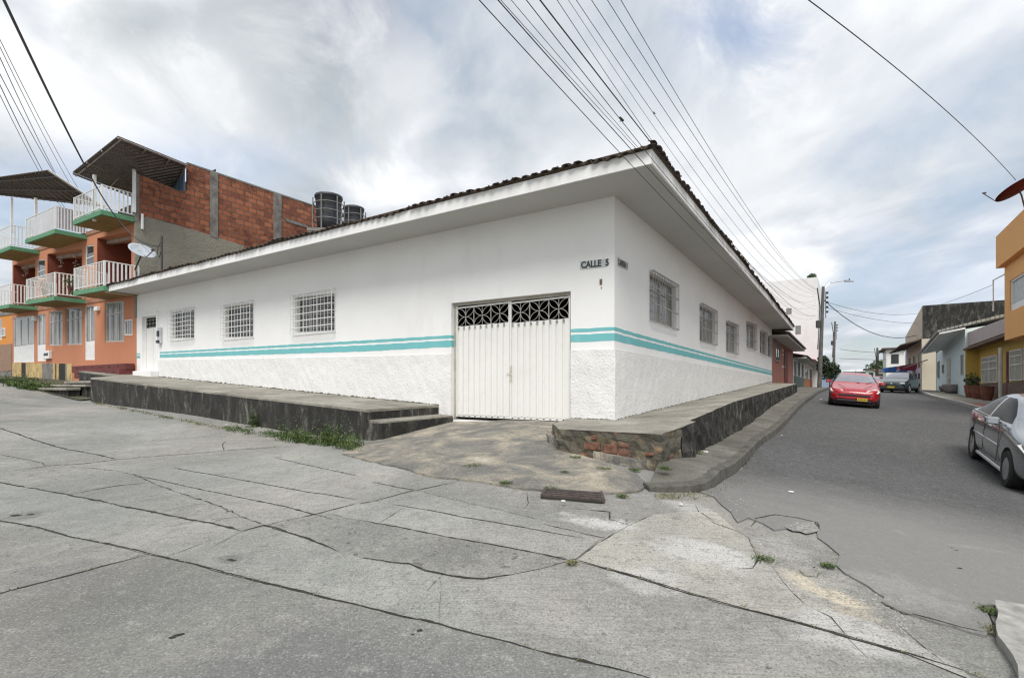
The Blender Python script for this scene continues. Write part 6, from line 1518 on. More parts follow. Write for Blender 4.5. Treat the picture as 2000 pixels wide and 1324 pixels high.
pole('distant thin pole with a transformer top, left of the red car roof',1628,722,1631,628,70,.18,.12,ins=3)
pole('distant short pole between the red car and the green car',1713,748,1713.5,679,80,.2,.14,ins=2)
# ------------------------------------------------------------ overhead wires
WIRE = mat('cable_black',(.03,.028,.04),.6,.1)
def wire(pts3, r_, label, n=36, mtl=WIRE, group='overhead wires'):
    """quadratic through three points"""
    A_,M_,B_ = [Vector(p) for p in pts3]; c1=(M_-A_).length; c2=(B_-M_).length; tm=c1/(c1+c2)
    L_=[]
    for i in range(n+1):
        t=i/n; l0=(t-tm)*(t-1)/((0-tm)*(0-1)); l1=(t)*(t-1)/(tm*(tm-1)); l2=t*(t-tm)/((1)*(1-tm)); L_.append(A_*l0+M_*l1+B_*l2)
    t2=thing('overhead_wire',label,'wire',tuple(A_),group); mb=MB(); mb.tube(L_,r_,5); mb.build('cable',mtl,t2); return L_
def wplane(A_,B_,px,py):
    """point on the vertical plane through A,B seen at a pixel"""
    k_=(px-1000)/F; m_=(HY-py)/F; d=(B_-A_); # A.xy + t d.xy = Y*(k,1)
    t=(k_*A_.y-A_.x)/(d.x-k_*d.y); Y=A_.y+t*d.y; return Vector((k_*Y,Y,EH+m_*Y))
wl_ = [(913,(1306,399.6),(1594,617),.0075,2.71),(952,(1331,400),(1593,614),.009,2.87),(966,(1237,285),(1594,605),.007,5.4),(989,(1243,285),(1595,598),.007,5.6),(1016,(1346,399),(1594,590),.0075,3.15),
       (1055,(1440,487),(1592,617),.0125,3.36),(1083,(1262.6,260),(1595,585),.008,6.4),(1105,(1285,260),(1596,578),.006,6.5),(1120,(1303,260),(1596,574),.008,6.6),(1150,(1328,260),(1597,572),.009,6.8),(1181,(1352,260),(1598,569),.009,6.9),(1208,(1367,260),(1599,567),.009,7.0)]
ords = ['first','second','third','fourth','fifth','sixth','seventh','eighth','ninth','tenth','eleventh','twelfth']
for i,(x0,mid,far,r_,zr) in enumerate(wl_):
    Bp=RAY(far[0],far[1],39.8); Ap=RAY(x0,0,zr*F/HY); Mp=wplane(Ap,Bp,*mid); d=(Ap-Mp)
    # carry the curve on beyond the top of the picture
    A2=Ap+(Ap-Mp)*.9+Vector((0,0,.25))
    t2 = ('thick' if r_>.011 else 'thin')
    L_=wire((A2,Mp if abs(Mp.y-Ap.y)>2 else Ap,Bp), r_*(.55 if zr<4 else .7), '%s overhead wire from the left along the top edge, %s, running to the lamp pole'%(ords[i],t2))
    # check of the top crossing is left to the eye
for (x,y,zr,r_) in ((1214,233,5.6,.016),(1278,221,6.6,.014)):
    i_=4 if x==1214 else 8; x0,mid,far,_,zr=wl_[i_]; Bp=RAY(far[0],far[1],39.8); Ap=RAY(x0,0,zr*F/HY); q=wplane(Ap,Bp,x,y); t2=thing('wire_splice',('knotted dark splice on a wire just above the roof corner' if x==1214 else 'slim splice on a wire right of the knotted one'),'splice',q); mb=MB(); mb.tube([q-(Bp-Ap).normalized()*.05,q+(Bp-Ap).normalized()*.05],r_*.8,7); mb.build('sleeve',BROWNP,t2); mb=MB(); mb.tube([q,q+Vector((-.02,.01,-.03))],.004,5); mb.build('loose_end',BROWNP,t2)
# wires leaving the lamp pole to the right
for (p_,m_,q_,Yq,r_,lab) in (((1610,586),(1668,632),(1800,651),52,.03,'slack thicker cable from the lamp pole to the beige building'),((1610,588),(1690,609),(1800,611),52,.015,'thin wire from the lamp pole to the top of the beige building'),((1612,600),(1700,622),(1850,628),55,.015,'thin wire from the lamp pole below the lamp, crossing the street'),((1800,604),(1880,580),(1940,556),24,.012,'thin wire from the beige building up to the orange storey bracket'),((1640,682),(1700,688),(1765,690),75,.03,'far cable crossing the street above the red car'),((1640,700),(1700,702),(1765,702),75,.03,'lower far cable crossing the street above the green car')):
    A_=RAY(*p_,40 if p_[0]<1700 and p_[0]!=1640 else (52 if p_[0]==1800 else 75)); B_=RAY(*q_,Yq); M_=wplane(A_,B_,*m_); wire((A_,M_,B_),r_,lab)
A_=RAY(1567,0,8.5); B_=RAY(1984,352,19.0); M_=wplane(A_,B_,1812,185); wire((A_+(A_-M_)*.6,A_,B_) if 0 else (A_+(A_-M_)*.5,M_,B_),.010,'single wire crossing the upper right sky down to the red dish')
# left bundle
A_=RAY(10,0,7.5); B_=RAY(200,385,19); M_=wplane(A_,B_,118,230); wire((A_+(A_-M_)*.8,M_,B_),.022,'thick black service cable from the top left corner to the third-floor balcony')
wire((B_,RAY(262,462,19.3),MAST),.022,'black service cable sagging from the third-floor balcony to the pipe mast')
for i,(ya,xb,yb_,r_) in enumerate(((78,137,332,.010),(92,128,335,.010),(112,108,333,.012),(146,112,333,.012),(166,88,333,.013),(186,84,335,.010))):
    A_=RAY(-6,ya-12,15); B_=RAY(xb+40,yb_+75,34); M_=(A_+B_)/2+Vector((0,0,-.28)); wire((A_,M_,B_),r_,'%s thin wire from the top at the left picture edge, passing behind the canopy'%ords[i],mtl=WIRE)

# ------------------------------------------------------------ cars
def paint(name,col,metal=.0,rough=.28):
    m_=mat(name,col,rough,.03,2,metal=metal,coat=.8,obj=True); return m_
CGLASS = bpy.data.materials.new('car_glass'); nt_,N_,L_n,B_n = nodes(CGLASS); B_n.inputs['Base Color'].default_value=(.03,.035,.04,1); B_n.inputs['Roughness'].default_value=.03; B_n.inputs['Specular IOR Level'].default_value=.5
WGLASS = mat('windscreen_sky_tint',(.20,.21,.24),.05,.25,1.5,spec=1.0,obj=True)  # base colour paled to stand in for sky reflected in the windscreen
SGLASS = mat('side_glass',(.02,.022,.025),.2,.2,2,spec=.06,obj=True)
RUB = mat('tyre_rubber',(.02,.02,.02),.85,.2,20); RIM = mat('alloy_rim',(.72,.72,.72),.35,.1,5,metal=.3); LAMPG = mat('headlamp_glass',(.62,.62,.60),.12,.1,8,coat=.5); PLT = mat('yellow_plate',(.50,.37,.03),.5,.1,8); TRIM = mat('black_trim',(.02,.02,.022),.6,.2,9)
def car(label, loc, heading, col_m, st, L_, W_, wheelR, axles, gl, sedan, extra, name='parked_car', group=None, plate_at=None, plate_txt=None, trimlow=False):
    """st: stations (x, zbot, zbelt, ztop, wbelt, wtop); local x forward"""
    root = thing(name,label,'car',loc,group,rz=heading)
    rot = Matrix.Rotation(heading,4,'Z'); ROOTLOC[root.name]=Vector((0,0,0))
    mb=MB(); n=len(st)
    for (x,zb,zl,zt,wb,wt) in st:
        zm=(zb+zl)/2
        half=[(0,zb),(wb*.55,zb),(wb*.90,zb+.02),(wb*.99,zb+.12),(wb*1.015,zm),(wb*.985,zl-.04),(wb*.95,zl+.005),(wb*.95+(wt-wb*.95)*.5,zl+(zt-zl)*.55),(wt,zt-.05*min(1,(zt-zl)*3)),(wt*.82,zt-.0),(0,zt+.025)]
        ring=[(x,y,z) for y,z in half]+[(x,-y,z) for y,z in half[-2:0:-1]]; k_=len(ring); mb.v+= [Vector(p) for p in ring]
    for i in range(n-1):
        for j in range(k_): mb.f.append((i*k_+j,i*k_+(j+1)%k_,(i+1)*k_+(j+1)%k_,(i+1)*k_+j))
    h_=len(st[0:1])
    for e in (0,n-1):      # close the ends with strips
        b=e*k_; m2=(k_)//2
        for j in range(m2): 
            a0,a1,b1_,b0_=b+j,b+j+1,b+(k_-j-1)%k_,b+(k_-j)%k_
            ids=[]; [ids.append(q) for q in (a0,a1,b1_,b0_) if q not in ids]
            if len(ids)>2: mb.f.append(tuple(ids))
    me=bpy.data.meshes.new('tmp'); me.from_pydata([tuple(v) for v in mb.v],[],mb.f); bm=bmesh.new(); bm.from_mesh(me); bmesh.ops.recalc_face_normals(bm,faces=bm.faces); bm.to_mesh(me); bm.free()
    ob=bpy.data.objects.new('tmp',me); COL.objects.link(ob); sm=ob.modifiers.new('s','SUBSURF'); sm.levels=2; sm.render_levels=2
    cuts=[]
    for ax in axles:
        cb=MB(); cb.lathe((ax,0,wheelR),[(wheelR*1.17,-W_),(wheelR*1.17,W_)],40,axis='y'); mc=bpy.data.meshes.new('c'); mc.from_pydata([tuple(v) for v in cb.v],[],cb.f)
        bm=bmesh.new(); bm.from_mesh(mc)
        bmesh.ops.recalc_face_normals(bm,faces=bm.faces); bm.to_mesh(mc); bm.free()
        oc=bpy.data.objects.new('c',mc); COL.objects.link(oc); bo=ob.modifiers.new('b','BOOLEAN'); bo.operation='DIFFERENCE'; bo.solver='EXACT'; bo.object=oc; cuts.append(oc)
    bpy.context.view_layer.update(); dg=bpy.context.evaluated_depsgraph_get(); mev=bpy.data.meshes.new_from_object(ob.evaluated_get(dg)); bpy.data.objects.remove(ob); [bpy.data.objects.remove(o) for o in cuts]
    bm=bmesh.new(); bm.from_mesh(mev)
    def cut(co_,no_): bmesh.ops.bisect_plane(bm,geom=bm.verts[:]+bm.edges[:]+bm.faces[:],plane_co=co_,plane_no=no_)
    zs,zr=gl['z0'],gl['z1']; (ax0,az0),(ax1,az1)=gl['A']; (cx0,cz0),(cx1,cz1)=gl['C']
    cut((0,0,zs),(0,0,1)); cut((0,0,zr),(0,0,1))
    nA=Vector((az1-az0,0,-(ax1-ax0))).normalized(); nC=Vector((cz1-cz0,0,-(cx1-cx0))).normalized()
    cut((ax0,0,az0),nA); cut((cx0,0,cz0),nC)
    for bx in gl['B']: cut((bx-.035,0,0),(1,0,0)); cut((bx+.035,0,0),(1,0,0))
    yw0,yw1=gl['yw']      # windscreen half width at bottom and top
    for s_ in (1,-1): cut((0,s_*yw0,zs),Vector((0,(zr-zs),s_*(yw0-yw1))).normalized())
    zf=gl.get('zf',zs+.03); cut((0,0,zf),(0,0,1)); cut((0,0,zr+.03),(0,0,1))
    side,front,rear,paintf=[],[],[],[]
    for f in bm.faces:
        c_=f.calc_center_median(); nn=f.normal; ylim=yw0+(yw1-yw0)*(c_.z-zs)/(zr-zs)
        dA=(c_-Vector((ax0,0,az0))).dot(nA); dC=(c_-Vector((cx0,0,cz0))).dot(nC)
        inB=any(abs(c_.x-bx)<.035 for bx in gl['B'])
        if zs<c_.z<zr and abs(c_.y)>ylim and dA*gl['sa']>0 and dC*gl['sc']>0 and not inB and abs(nn.y)>.35: side.append(f)
        elif zf<c_.z<zr+.03 and abs(c_.y)<ylim and c_.x>gl['mid'] and nn.z<.93: front.append(f)
        elif zf<c_.z<zr+.03 and abs(c_.y)<ylim and c_.x<gl['mid'] and nn.z<.93 and nn.x<0: rear.append(f)
        else: paintf.append(f)
    def split(fs,name_,m_):
        if not fs: return
        idx={}; vs_=[]; ff=[]
        for f in fs:
            t_=[]
            for v in f.verts:
                if v.index not in idx: idx[v.index]=len(vs_); vs_.append(v.co.copy())
                t_.append(idx[v.index])
            ff.append(t_)
        me2=bpy.data.meshes.new(name_); me2.from_pydata([tuple(v) for v in vs_],[],ff); me2.materials.append(m_)
        for p_ in me2.polygons: p_.use_smooth=True
        o2=bpy.data.objects.new(name_,me2); COL.objects.link(o2); o2.parent=root; return o2
    bm.verts.index_update(); body=split(paintf,'body',col_m); split(side,'side_window',SGLASS); split(front,'windscreen',WGLASS); split(rear,'rear_window',CGLASS); bm.free()
    try: body.data.set_sharp_from_angle(angle=R(38))
    except Exception: pass
    # wheels
    for ax in axles:
        for s_ in (1,-1):
            yc=s_*(W_/2-.10); wb=MB(); r_=wheelR; wb.lathe((ax,yc,r_),[(r_*.62,-.09),(r_*.93,-.095),(r_,-.06),(r_,.06),(r_*.93,.095),(r_*.62,.09)],30,axis='y'); wh=wb.build('wheel',RUB,root,local=True,smooth=False)
            rb=MB(); yo=yc+s_*.07
            rb.lathe((ax,yo,r_),[(r_*.66,-.02),(r_*.66,.028),(r_*.60,.028),(r_*.57,-.005),(r_*.57,-.02)],26,axis='y')
            for q in range(5):
                a_=2*math.pi*q/5+.3; u=Vector((math.cos(a_),0,math.sin(a_))); v=Vector((-math.sin(a_),0,math.cos(a_))); c0=Vector((ax,yo,r_)); p0=c0+u*.03; p1=c0+u*r_*.6
                rb.hexa([p0-v*.035+Vector((0,-.012,0)),p0+v*.035+Vector((0,-.012,0)),p1+v*.028+Vector((0,-.012,0)),p1-v*.028+Vector((0,-.012,0)),p0-v*.035+Vector((0,.014*s_+.012,0)),p0+v*.035+Vector((0,.014*s_+.012,0)),p1+v*.028+Vector((0,.014*s_+.012,0)),p1-v*.028+Vector((0,.014*s_+.012,0))])
            rb.lathe((ax,yo,r_),[(.05,-.015),(.05,.03),(.03,.035)],14,axis='y'); rb.build('rim',RIM,wh,local=True)
            db=MB(); db.lathe((ax,yc-s_*.03,r_),[(r_*.6,-.01),(r_*.6,.01)],20,axis='y'); db.build('brake_disc',TRIM,wh,local=True)
        ub=MB(); ub.lbox(ax-wheelR*1.1,ax+wheelR*1.1,-W_/2+.22,W_/2-.22,.22,wheelR*2+.05); ub.build('wheel_well',TRIM,root,local=True)
    lb(root,'underbody',TRIM,-L_*.44,L_*.44,-W_*.40,W_*.40,.13,.30)
    extra(root)
    f_=Vector((math.cos(heading),math.sin(heading),0)); l_=Vector((-f_.y,f_.x,0)); c_=Vector(loc)
    hh_=lambda v: Vector((v.x,v.y,H(v.x,v.y)+.014))
    w4=[[hh_(c_+f_*ax+l_*s_*(W_/2-.1)) for s_ in (1,-1)] for ax in axles]
    fw=((w4[0][0]+w4[0][1])-(w4[1][0]+w4[1][1])).normalized(); lf=((w4[0][0]+w4[1][0])-(w4[0][1]+w4[1][1])); up=fw.cross(lf).normalized(); lf=up.cross(fw)
    root.rotation_euler=Matrix((fw,lf,up)).transposed().to_euler(); root.location=(w4[0][0]+w4[0][1]+w4[1][0]+w4[1][1])/4-fw*(axles[0]+axles[1])/2
    return root
def lb(root,name_,m_,x0,x1,y0,y1,z0,z1,bev=.0,lab=None):
    mb=MB(); mb.lbox(x0,x1,y0,y1,z0,z1); return mb.build(name_,m_,root,local=True,bev=bev)
def mirror(root,x,w_,z,m_):
    for s_ in (1,-1):
        mb=MB(); y=s_*(w_+.10); c_=Vector((x,y,z)); mb.hexa([c_+Vector(v) for v in ((-.05,-.10,-.06),(.07,-.08,-.05),(.07,.08,-.05),(-.05,.10,-.06),(-.05,-.10,.07),(.05,-.08,.07),(.05,.08,.07),(-.05,.10,.07))]); mb.tube([c_-Vector((0,s_*.08,.04)),c_-Vector((.03,s_*.2,.06))],.025,5); mi=mb.build('mirror',m_,root,local=True,bev=.018)
        g=MB(); g.lbox(x-.056,x-.051,y-.08,y+.08,z-.04,z+.05); g.build('mirror_glass',CGLASS,mi,local=True)
RED = paint('red_paint',(.34,.006,.016)); SILV = paint('silver_paint',(.30,.315,.335),.65,.22); DGR = paint('dark_green_paint',(.018,.04,.038)); GREYP = paint('red_far_paint',(.30,.03,.03))
hatch=[(1.90,.30,.50,.53,.40,.34),(1.86,.22,.60,.63,.62,.56),(1.68,.18,.68,.735,.77,.66),(1.30,.18,.76,.83,.83,.70),(.98,.18,.83,.915,.83,.70),(.80,.18,.86,.985,.83,.69),(.10,.18,.90,1.34,.835,.57),(-.35,.18,.915,1.405,.84,.565),(-1.1,.18,.93,1.385,.835,.55),(-1.6,.2,.94,1.22,.80,.53),(-1.82,.25,.90,1.0,.76,.56),(-1.9,.32,.80,.84,.64,.5)]
def front_bits(root,W_,xf,plate_y,col_m,hz,gz_):
    for s_ in (1,-1):
        mb=MB(); p=[(xf-.10,s_*.42,hz-.05),(xf-.30,s_*.72,hz+.0),(xf-.42,s_*.78,hz+.06),(xf-.30,s_*.60,hz+.09),(xf-.08,s_*.42,hz+.03)]
        q=[Vector(v)+Vector((.05,0,.0)) for v in p]; b=len(mb.v); mb.v+=[Vector(v)-Vector((.12,0,.05)) for v in p]+q; n=5; mb.f.append(tuple(range(5))); mb.f.append(tuple(range(5,10)))
        for i in range(n): mb.f.append((i,(i+1)%n,n+(i+1)%n,n+i))
        mb.build('headlight',LAMPG,root,local=True,bev=.008)
def red_extra(root):
    for s_ in (1,-1):
        mb=MB(); p=[(1.845,s_*.36,.585),(1.72,s_*.74,.575),(1.50,s_*.805,.67),(1.56,s_*.66,.755),(1.80,s_*.38,.665)]
        b=0; mb.v+=[Vector(v)-Vector((.1,s_*.03,.03)) for v in p]+[Vector(v)+Vector((.022,s_*.006,.012)) for v in p]; n=5; mb.f+=[tuple(range(5)),tuple(range(5,10))]+[(i,(i+1)%n,n+(i+1)%n,n+i) for i in range(n)]; hl=mb.build('headlight',LAMPG,root,local=True,bev=.006)
        g=MB(); g.lathe((1.70,s_*.58,.655),[(.001,-.0),(.06,.01),(.055,.05)],12,axis='y')
    lb(root,'grille',TRIM,1.80,1.915,-.50,.50,.43,.50,.01); lb(root,'lower_grille',TRIM,1.70,1.925,-.55,.55,.22,.30,.01)
    lb(root,'bumper_strip',RED,1.80,1.925,-.58,.58,.33,.40,.015)
    p_=lb(root,'number_plate',PLT,1.925,1.94,.10,.42,.265,.375,.0); mb=MB(); 
    for i in range(6): mb.lbox(1.94,1.942,.135+i*.045,.16+i*.045,.30,.345)
    mb.build('plate_character',TRIM,p_,local=True)
    mb=MB(); mb.lathe((1.885,0,.545),[(.001,-.01),(.045,-.008),(.045,.008)],12); mb.build('badge',RIM,root,local=True)
    mirror(root,.55,.80,.98,RED)
    for s_ in (1,-1):
        mb=MB(); mb.tube([(.93,s_*.1+.25,.965),(.62,s_*.1+.55 if s_>0 else -.25,1.05)],.009,4); mb.build('wiper',TRIM,root,local=True)
    for s_ in (1,-1):
        mb=MB(); mb.tube([(1.72,s_*.30,.775),(1.2,s_*.52,.868),(.9,s_*.60,.92)],.006,4); mb.build('bonnet_crease',TRIM,root,local=True)
    mb=MB(); mb.tube([(.1,.0,1.38),(-.05,.0,1.56)],.006,4); mb.build('aerial',TRIM,root,local=True)
    lb(root,'dashboard',TRIM,.2,.8,-.6,.6,.6,.93)
def place_car(px,py,Y):
    p_=RAY(px,py,Y); p_.z=H(p_.x,p_.y)+.014; return p_
hd = math.atan2(-UB.y,-UB.x)
glh=dict(z0=.955,z1=1.33,A=((.72,.955),(.12,1.33)),C=((-1.62,.955),(-1.30,1.33)),B=(-.42,),yw=(.70,.53),sa=-1,sc=1,mid=0,zf=1.0)
def sa_fix(g): return g
rc = place_car(1665,797,20.6)
# the side windows lie between the A line (ahead) and the C line (behind)
nA_ = lambda g: Vector((g['A'][1][1]-g['A'][0][1],0,-(g['A'][1][0]-g['A'][0][0])))
def signs(g):
    m_=Vector((-.2,0,(g['z0']+g['z1'])/2)); a_=Vector((g['A'][0][0],0,g['A'][0][1])); c_=Vector((g['C'][0][0],0,g['C'][0][1]))
    nC_=Vector((g['C'][1][1]-g['C'][0][1],0,-(g['C'][1][0]-g['C'][0][0])))
    g['sa']=1 if (m_-a_).dot(nA_(g))>0 else -1; g['sc']=1 if (m_-c_).dot(nC_)>0 else -1; return g
car('bright red hatchback driving towards the camera in the middle of the asphalt street',rc,hd,RED,hatch,3.85,1.66,.29,(1.28,-1.17),signs(glh),False,red_extra,name='red_car').scale=(1,1,.95)
sed=[(2.14,.30,.50,.53,.42,.36),(2.10,.22,.60,.66,.64,.58),(1.92,.18,.72,.78,.79,.68),(1.50,.18,.82,.87,.845,.72),(1.12,.18,.88,.945,.85,.72),(.95,.18,.90,1.01,.85,.71),(.28,.18,.93,1.37,.855,.58),(-.2,.18,.945,1.435,.86,.575),(-.85,.18,.955,1.41,.86,.565),(-1.42,.18,.97,1.10,.85,.64),(-1.62,.18,.97,1.035,.84,.66),(-2.0,.22,.94,.99,.80,.66),(-2.10,.3,.80,.84,.72,.6)]
gls=dict(z0=.985,z1=1.355,A=((.88,.985),(.30,1.355)),C=((-1.38,.985),(-.98,1.355)),B=(-.28,),yw=(.72,.54),mid=0,zf=1.03)
def silver_extra(root):
    for s_ in (1,-1):
        mb=MB(); p=[(2.08,s_*.40,.60),(1.94,s_*.76,.60),(1.62,s_*.83,.74),(1.72,s_*.68,.80),(2.02,s_*.42,.70)]
        mb.v+=[Vector(v)-Vector((.1,s_*.03,.03)) for v in p]+[Vector(v)+Vector((.02,s_*.006,.012)) for v in p]; n=5; mb.f+=[tuple(range(5)),tuple(range(5,10))]+[(i,(i+1)%n,n+(i+1)%n,n+i) for i in range(n)]; mb.build('headlight',LAMPG,root,local=True,bev=.006)
        for x in (.18,-.62): 
            mb=MB(); mb.tube([(x,s_*.865,.86),(x-.16,s_*.865,.865)],.014,6); mb.build('door_handle',RIM,root,local=True)
        mb=MB(); mb.tube([(.75,s_*.872,.60),(-1.0,s_*.878,.60)],.012,5); mb.build('side_moulding',SILV,root,local=True)
        for x in (.72,-.30,-1.16): lb(root,'door_seam',TRIM,x-.003,x+.003,s_*.862-.004,s_*.862+.004,.32,.93)
        lb(root,'sill',RIM,-1.0,.95,s_*.80-.03,s_*.80+.03,.17,.23,.01)
    lb(root,'grille',TRIM,2.02,2.145,-.36,.36,.44,.56,.01); lb(root,'lower_grille',TRIM,1.98,2.15,-.55,.55,.22,.33,.01)
    lb(root,'number_plate',PLT,2.15,2.16,-.17,.17,.34,.43); mirror(root,.72,.86,1.0,SILV)
    for s_ in (1,-1):
        mb=MB(); mb.tube([(.80,s_*.86,.985),(-1.25,s_*.865,.99)],.012,5); mb.build('window_trim',TRIM,root,local=True)
    lb(root,'dashboard',TRIM,.3,.95,-.6,.6,.6,.96)
wf_=RAY(1980,954,8.55); wr_=RAY(1911,897,10.75)
# nearside wheels stand at these two points; the car's right side faces the camera
dirv=(Vector((wf_.x,wf_.y))-Vector((wr_.x,wr_.y))).normalized(); mid_=(Vector((wf_.x,wf_.y))+Vector((wr_.x,wr_.y)))/2; right_=Vector((dirv.y,-dirv.x)); cen=mid_-right_*.76
car('silver sedan at the right picture edge facing the camera',(cen.x,cen.y,H(mid_.x,mid_.y)+.0),math.atan2(dirv.y,dirv.x),SILV,sed,4.25,1.72,.30,(1.28,-1.22),signs(dict(gls)),True,silver_extra,name='silver_car').scale=(1.06,1.06,1.06)
def green_extra(root):
    for s_ in (1,-1): lb(root,'headlight',LAMPG,1.98,2.10,s_*.6-.15,s_*.6+.15,.60,.72,.03)
    lb(root,'grille',TRIM,2.02,2.13,-.3,.3,.50,.62,.01); lb(root,'bumper',TRIM,1.95,2.17,-.72,.72,.22,.42,.04); lb(root,'number_plate',PLT,2.17,2.18,-.2,.2,.34,.45); lb(root,'badge',RIM,2.12,2.15,-.06,.06,.60,.68,.02); mirror(root,.72,.86,1.0,DGR); lb(root,'dashboard',TRIM,.3,.95,-.6,.6,.6,.96)
gc = place_car(1757,767,36)
car('dark green sedan parked with its front turned slightly across the street',gc,hd-.30,DGR,sed,4.25,1.72,.30,(1.28,-1.22),signs(dict(gls)),True,green_extra,name='green_car')
bc = place_car(1712,757,48)
car('small dark red car mostly hidden behind the green sedan',bc,hd,GREYP,hatch,3.85,1.66,.29,(1.28,-1.17),signs(dict(glh)),False,lambda r_: (lb(r_,'bumper',WH2,1.9,1.95,-.6,.6,.3,.5),mirror(r_,.55,.8,.98,TRIM)),name='distant_car')

# ------------------------------------------------------------ weeds
def grass(mb, c, rad, n, hgt, spread=.5, wd=.006):
    for _ in range(n):
        a_=rng.uniform(0,2*math.pi); r_=rad*math.sqrt(rng.random()); x,y=c.x+math.cos(a_)*r_,c.y+math.sin(a_)*r_*.7; z=H(x,y)+.008; p=Vector((x,y,z))
        hh=hgt*rng.uniform(.4,1.1); ln=Vector((rng.gauss(0,spread),rng.gauss(0,spread),1)).normalized(); side=Vector((rng.gauss(0,1),rng.gauss(0,1),0)).normalized()*wd*rng.uniform(.6,1.4)
        m_=p+ln*hh*.55; t_=p+ln*hh+Vector((ln.x,ln.y,-.35))*hh*.35; b=len(mb.v); mb.v+=[p-side,p+side,m_+side*.8,m_-side*.8,t_]; mb.f+=[(b,b+1,b+2,b+3),(b+3,b+2,b+4)]
def leafy(mb, c, rad, hgt, n, size):
    for _ in range(n):
        d=Vector((rng.gauss(0,.45),rng.gauss(0,.45),abs(rng.gauss(0,.5)))); p=Vector((c.x+d.x*rad,c.y+d.y*rad,H(c.x,c.y)+min(d.z,1.3)*hgt)); u=Vector((rng.gauss(0,1),rng.gauss(0,1),rng.gauss(0,.5))).normalized(); v=u.cross(Vector((rng.gauss(0,.3),rng.gauss(0,.3),1))).normalized(); s_=size*rng.uniform(.5,1.3); b=len(mb.v); mb.v+=[p-u*s_,p+v*s_*.55,p+u*s_,p-v*s_*.55]; mb.f.append((b,b+1,b+2,b+3))
gm_=MB(); dm=MB()
for _ in range(105):
    f=rng.random(); x=440+270*f; y=838+44*f+rng.uniform(-6,3)
    if math.sin(x*.21)+math.sin(x*.083+1)<-.7: continue
    c_=G(x,y); grass(gm_,c_,.12,16,.08+.10*f*rng.random(),.7,.005); 
    if rng.random()<.5: leafy(gm_,c_,.15,.10+.14*f,16,.02)
for _ in range(60): f=rng.random(); c_=G(545+165*f,858+18*f+rng.uniform(-8,4)); leafy(gm_,c_,.13,.22+.16*rng.random(),24,.022); grass(gm_,c_,.12,12,.26,.6)
for _ in range(70):
    f=rng.random(); c_=G(185+260*f,786+52*f+rng.uniform(0,3)); grass(dm,c_,.10,10,.07,.7); 
    if rng.random()<.35: leafy(gm_,c_,.12,.08,10,.018)
for _ in range(90): f=rng.random(); c_=G(20+140*f,757+18*f-rng.uniform(1,9)); leafy(gm_,c_,.4,.28,22,.045); grass(gm_,c_,.35,24,.28,.5,.012)
for _ in range(30): c_=G(rng.uniform(0,60),rng.uniform(743,750)); leafy(gm_,c_,.4,.3,22,.045); grass(gm_,c_,.35,20,.25,.5,.012)
o_=gm_.build('weeds',GRASSM,recalc=False); tag(o_,'green weeds growing along the foot of the raised footway and on the verge',kind='stuff')
for _ in range(110):
    f=rng.random()**1.5; c_=G(1285+190*f,964+rng.uniform(0,12)-62*max(0,f-.4),.0); grass(dm,c_,.05,5,.03,.9,.004)
for wd_,pts in cr[::1]:
    if wd_<.012: continue
    for p0,p1 in zip(pts,pts[1:]):
        for _ in range(2 if rng.random()<.5 else 0): f=rng.random(); c_=G(p0[0]+(p1[0]-p0[0])*f,p0[1]+(p1[1]-p0[1])*f); grass(dm,c_,.03,5,.02,.9,.003)
o_=dm.build('dry_weeds',DRYM,recalc=False); tag(o_,'short dry weeds in the cracks and along the kerb',kind='stuff')
tufts=[(922,909,.16,.07,'low green tuft in the middle of the driveway apron'),(988,944,.09,.10,'green tuft on the lower edge of the driveway, left of the drain'),(1102,922,.07,.05,'tiny tuft on the driveway between the drain and the masonry'),(1124,893,.10,.06,'moss-like tuft under the left of the broken ledge'),(1178,915,.12,.06,'tuft in the crack below the masonry corner'),(1240,918,.09,.09,'dark tuft at the base of the masonry corner'),(1076,957,.12,.11,'leafy tuft at the left end of the drain grate'),(1142,966,.12,.05,'flat tuft at the right end of the drain grate'),(1216,968,.07,.05,'tuft on the broken kerb edge below the masonry'),(1300,918,.10,.14,'tuft at the outer corner between masonry and pavement'),(1350,885,.22,.22,'bushy green weed against the retaining wall on the pavement'),(1117,1097,.05,.035,'small yellowish tuft where two road joints meet'),(1492,1090,.10,.04,'tuft in the crack at the edge of the worn patch'),(1617,1104,.06,.06,'bright tuft at the edge of the asphalt by the sandy patch'),(1934,1192,.08,.07,'tuft beside the pale pavement corner'),(1950,1232,.10,.05,'dry tuft at the joint of the pale pavement corner')]
for x,y,rd,hh,lab in tufts:
    c_=G(x,y,.14 if x in(1350,1300) else .02); t2=thing('grass_tuft',lab,'grass tuft',tuple(c_),'grass tufts in the cracks'); mb=MB()
    dz = (.15 if x in (1350,1300) else .02); n0=0; grass(mb,c_,rd*.8,int(60+rd*400),hh*.5,.9,.003); leafy(mb,c_,rd*.9,hh*.5,int(90+rd*700),.009)
    for v in mb.v: v.z+=dz-.01
    mb.build('blades',GRASSM if x not in (1117,1950) else DRYM,t2,recalc=False)
# taller leafy weed by the footway wall
for x,y,lab in ((497,833,'taller leafy green weed against the dark retaining wall'),(640,862,'large bushy weed clump near the end of the dark retaining wall')):
    c_=G(x,y); t2=thing('weed_plant',lab,'weed',tuple(c_),None); mb=MB(); leafy(mb,c_,.22 if x<600 else .34,.38,420,.026); mb.build('leaves',GRASSM,t2,recalc=False); mb=MB()
    for i in range(6): mb.tube([c_,c_+Vector((rng.uniform(-.12,.12),rng.uniform(-.1,.1),rng.uniform(.2,.42)))],.004,4)
    mb.build('stems',LEAFM,t2)
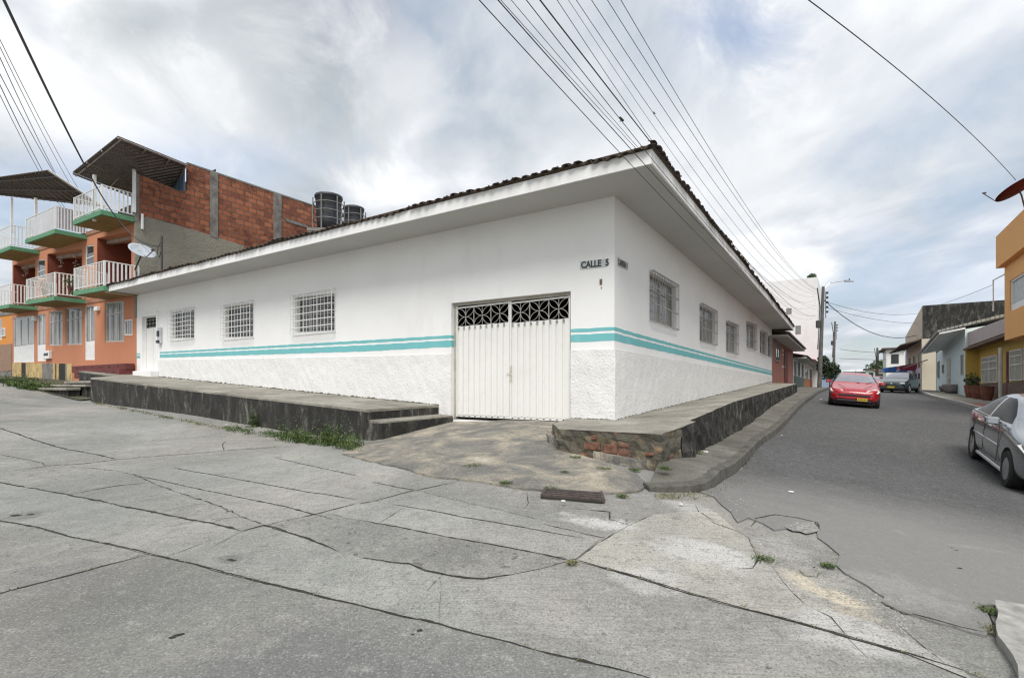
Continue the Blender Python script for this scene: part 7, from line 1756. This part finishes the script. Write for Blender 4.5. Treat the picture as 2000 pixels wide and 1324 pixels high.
# weed growing in the roof tiles
# drain grate
p0,p1,p2,p3=[G(x,y) for x,y in ((1056,974),(1064,960),(1171,968),(1176,984))]
t2=thing('drain_grate','rusty iron drain grate set in the road below the driveway','drain grate',tuple((p0+p2)/2)); mb=MB()
def flat(q,h_): return Vector((q.x,q.y,H(q.x,q.y)+h_))
mb.hexa([flat(p0,.0),flat(p3,.0),flat(p2,.0),flat(p1,.0),flat(p0,.024),flat(p3,.024),flat(p2,.024),flat(p1,.024)]); mb.build('pit',DARK,t2)
mb=MB()
for i in range(4):
    f0=i/4+.03; f1=f0+.13; a0=p0.lerp(p1,f0);a1=p0.lerp(p1,f1);b0=p3.lerp(p2,f0);b1=p3.lerp(p2,f1); mb.hexa([flat(a0,.02),flat(b0,.02),flat(b1,.02),flat(a1,.02),flat(a0,.045),flat(b0,.045),flat(b1,.045),flat(a1,.045)])
for (u,v) in ((p0,p1),(p3,p2)):
    w_=(p3-p0).normalized()*.03; mb.hexa([flat(u,.015),flat(u+w_,.015),flat(v+w_,.015),flat(v,.015),flat(u,.05),flat(u+w_,.05),flat(v+w_,.05),flat(v,.05)])
mb.build('bars',mat('rusty_iron',(.065,.05,.045),.8,.5,20,.5,40),t2)
# litter
PAP=mat('litter_white',(.65,.65,.63),.7,.1,20)
for x,y,s_,lab,hh in ((1378,883,.05,'crumpled white paper on the pavement near the retaining wall',.15),(1545,961,.035,'flat white litter scrap on the asphalt',.02),(1100,979,.025,'white scrap lying on the drain grate',.05),(1603,1005-225,.05,'white scrap beside the kerb near the red car',.02),(1527,851,.03,'small pale scrap on the asphalt near the kerb',.02),(1330,985,.02,'pale pebble-like scrap in front of the curved kerb',.02),(443,830,.04,'white litter by the foot of the dark retaining wall',.02),(100,750,.05,'white scrap on the verge at the far left',.05)):
    c_=G(x,y,hh); t2=thing('litter',lab,'litter',tuple(c_),'white litter scraps'); mb=MB(); stone(mb,c_+Vector((0,0,.01)),s_); mb.v=[Vector((v.x,v.y,c_.z+(v.z-c_.z)*.5)) for v in mb.v]; mb.build('scrap',PAP,t2)
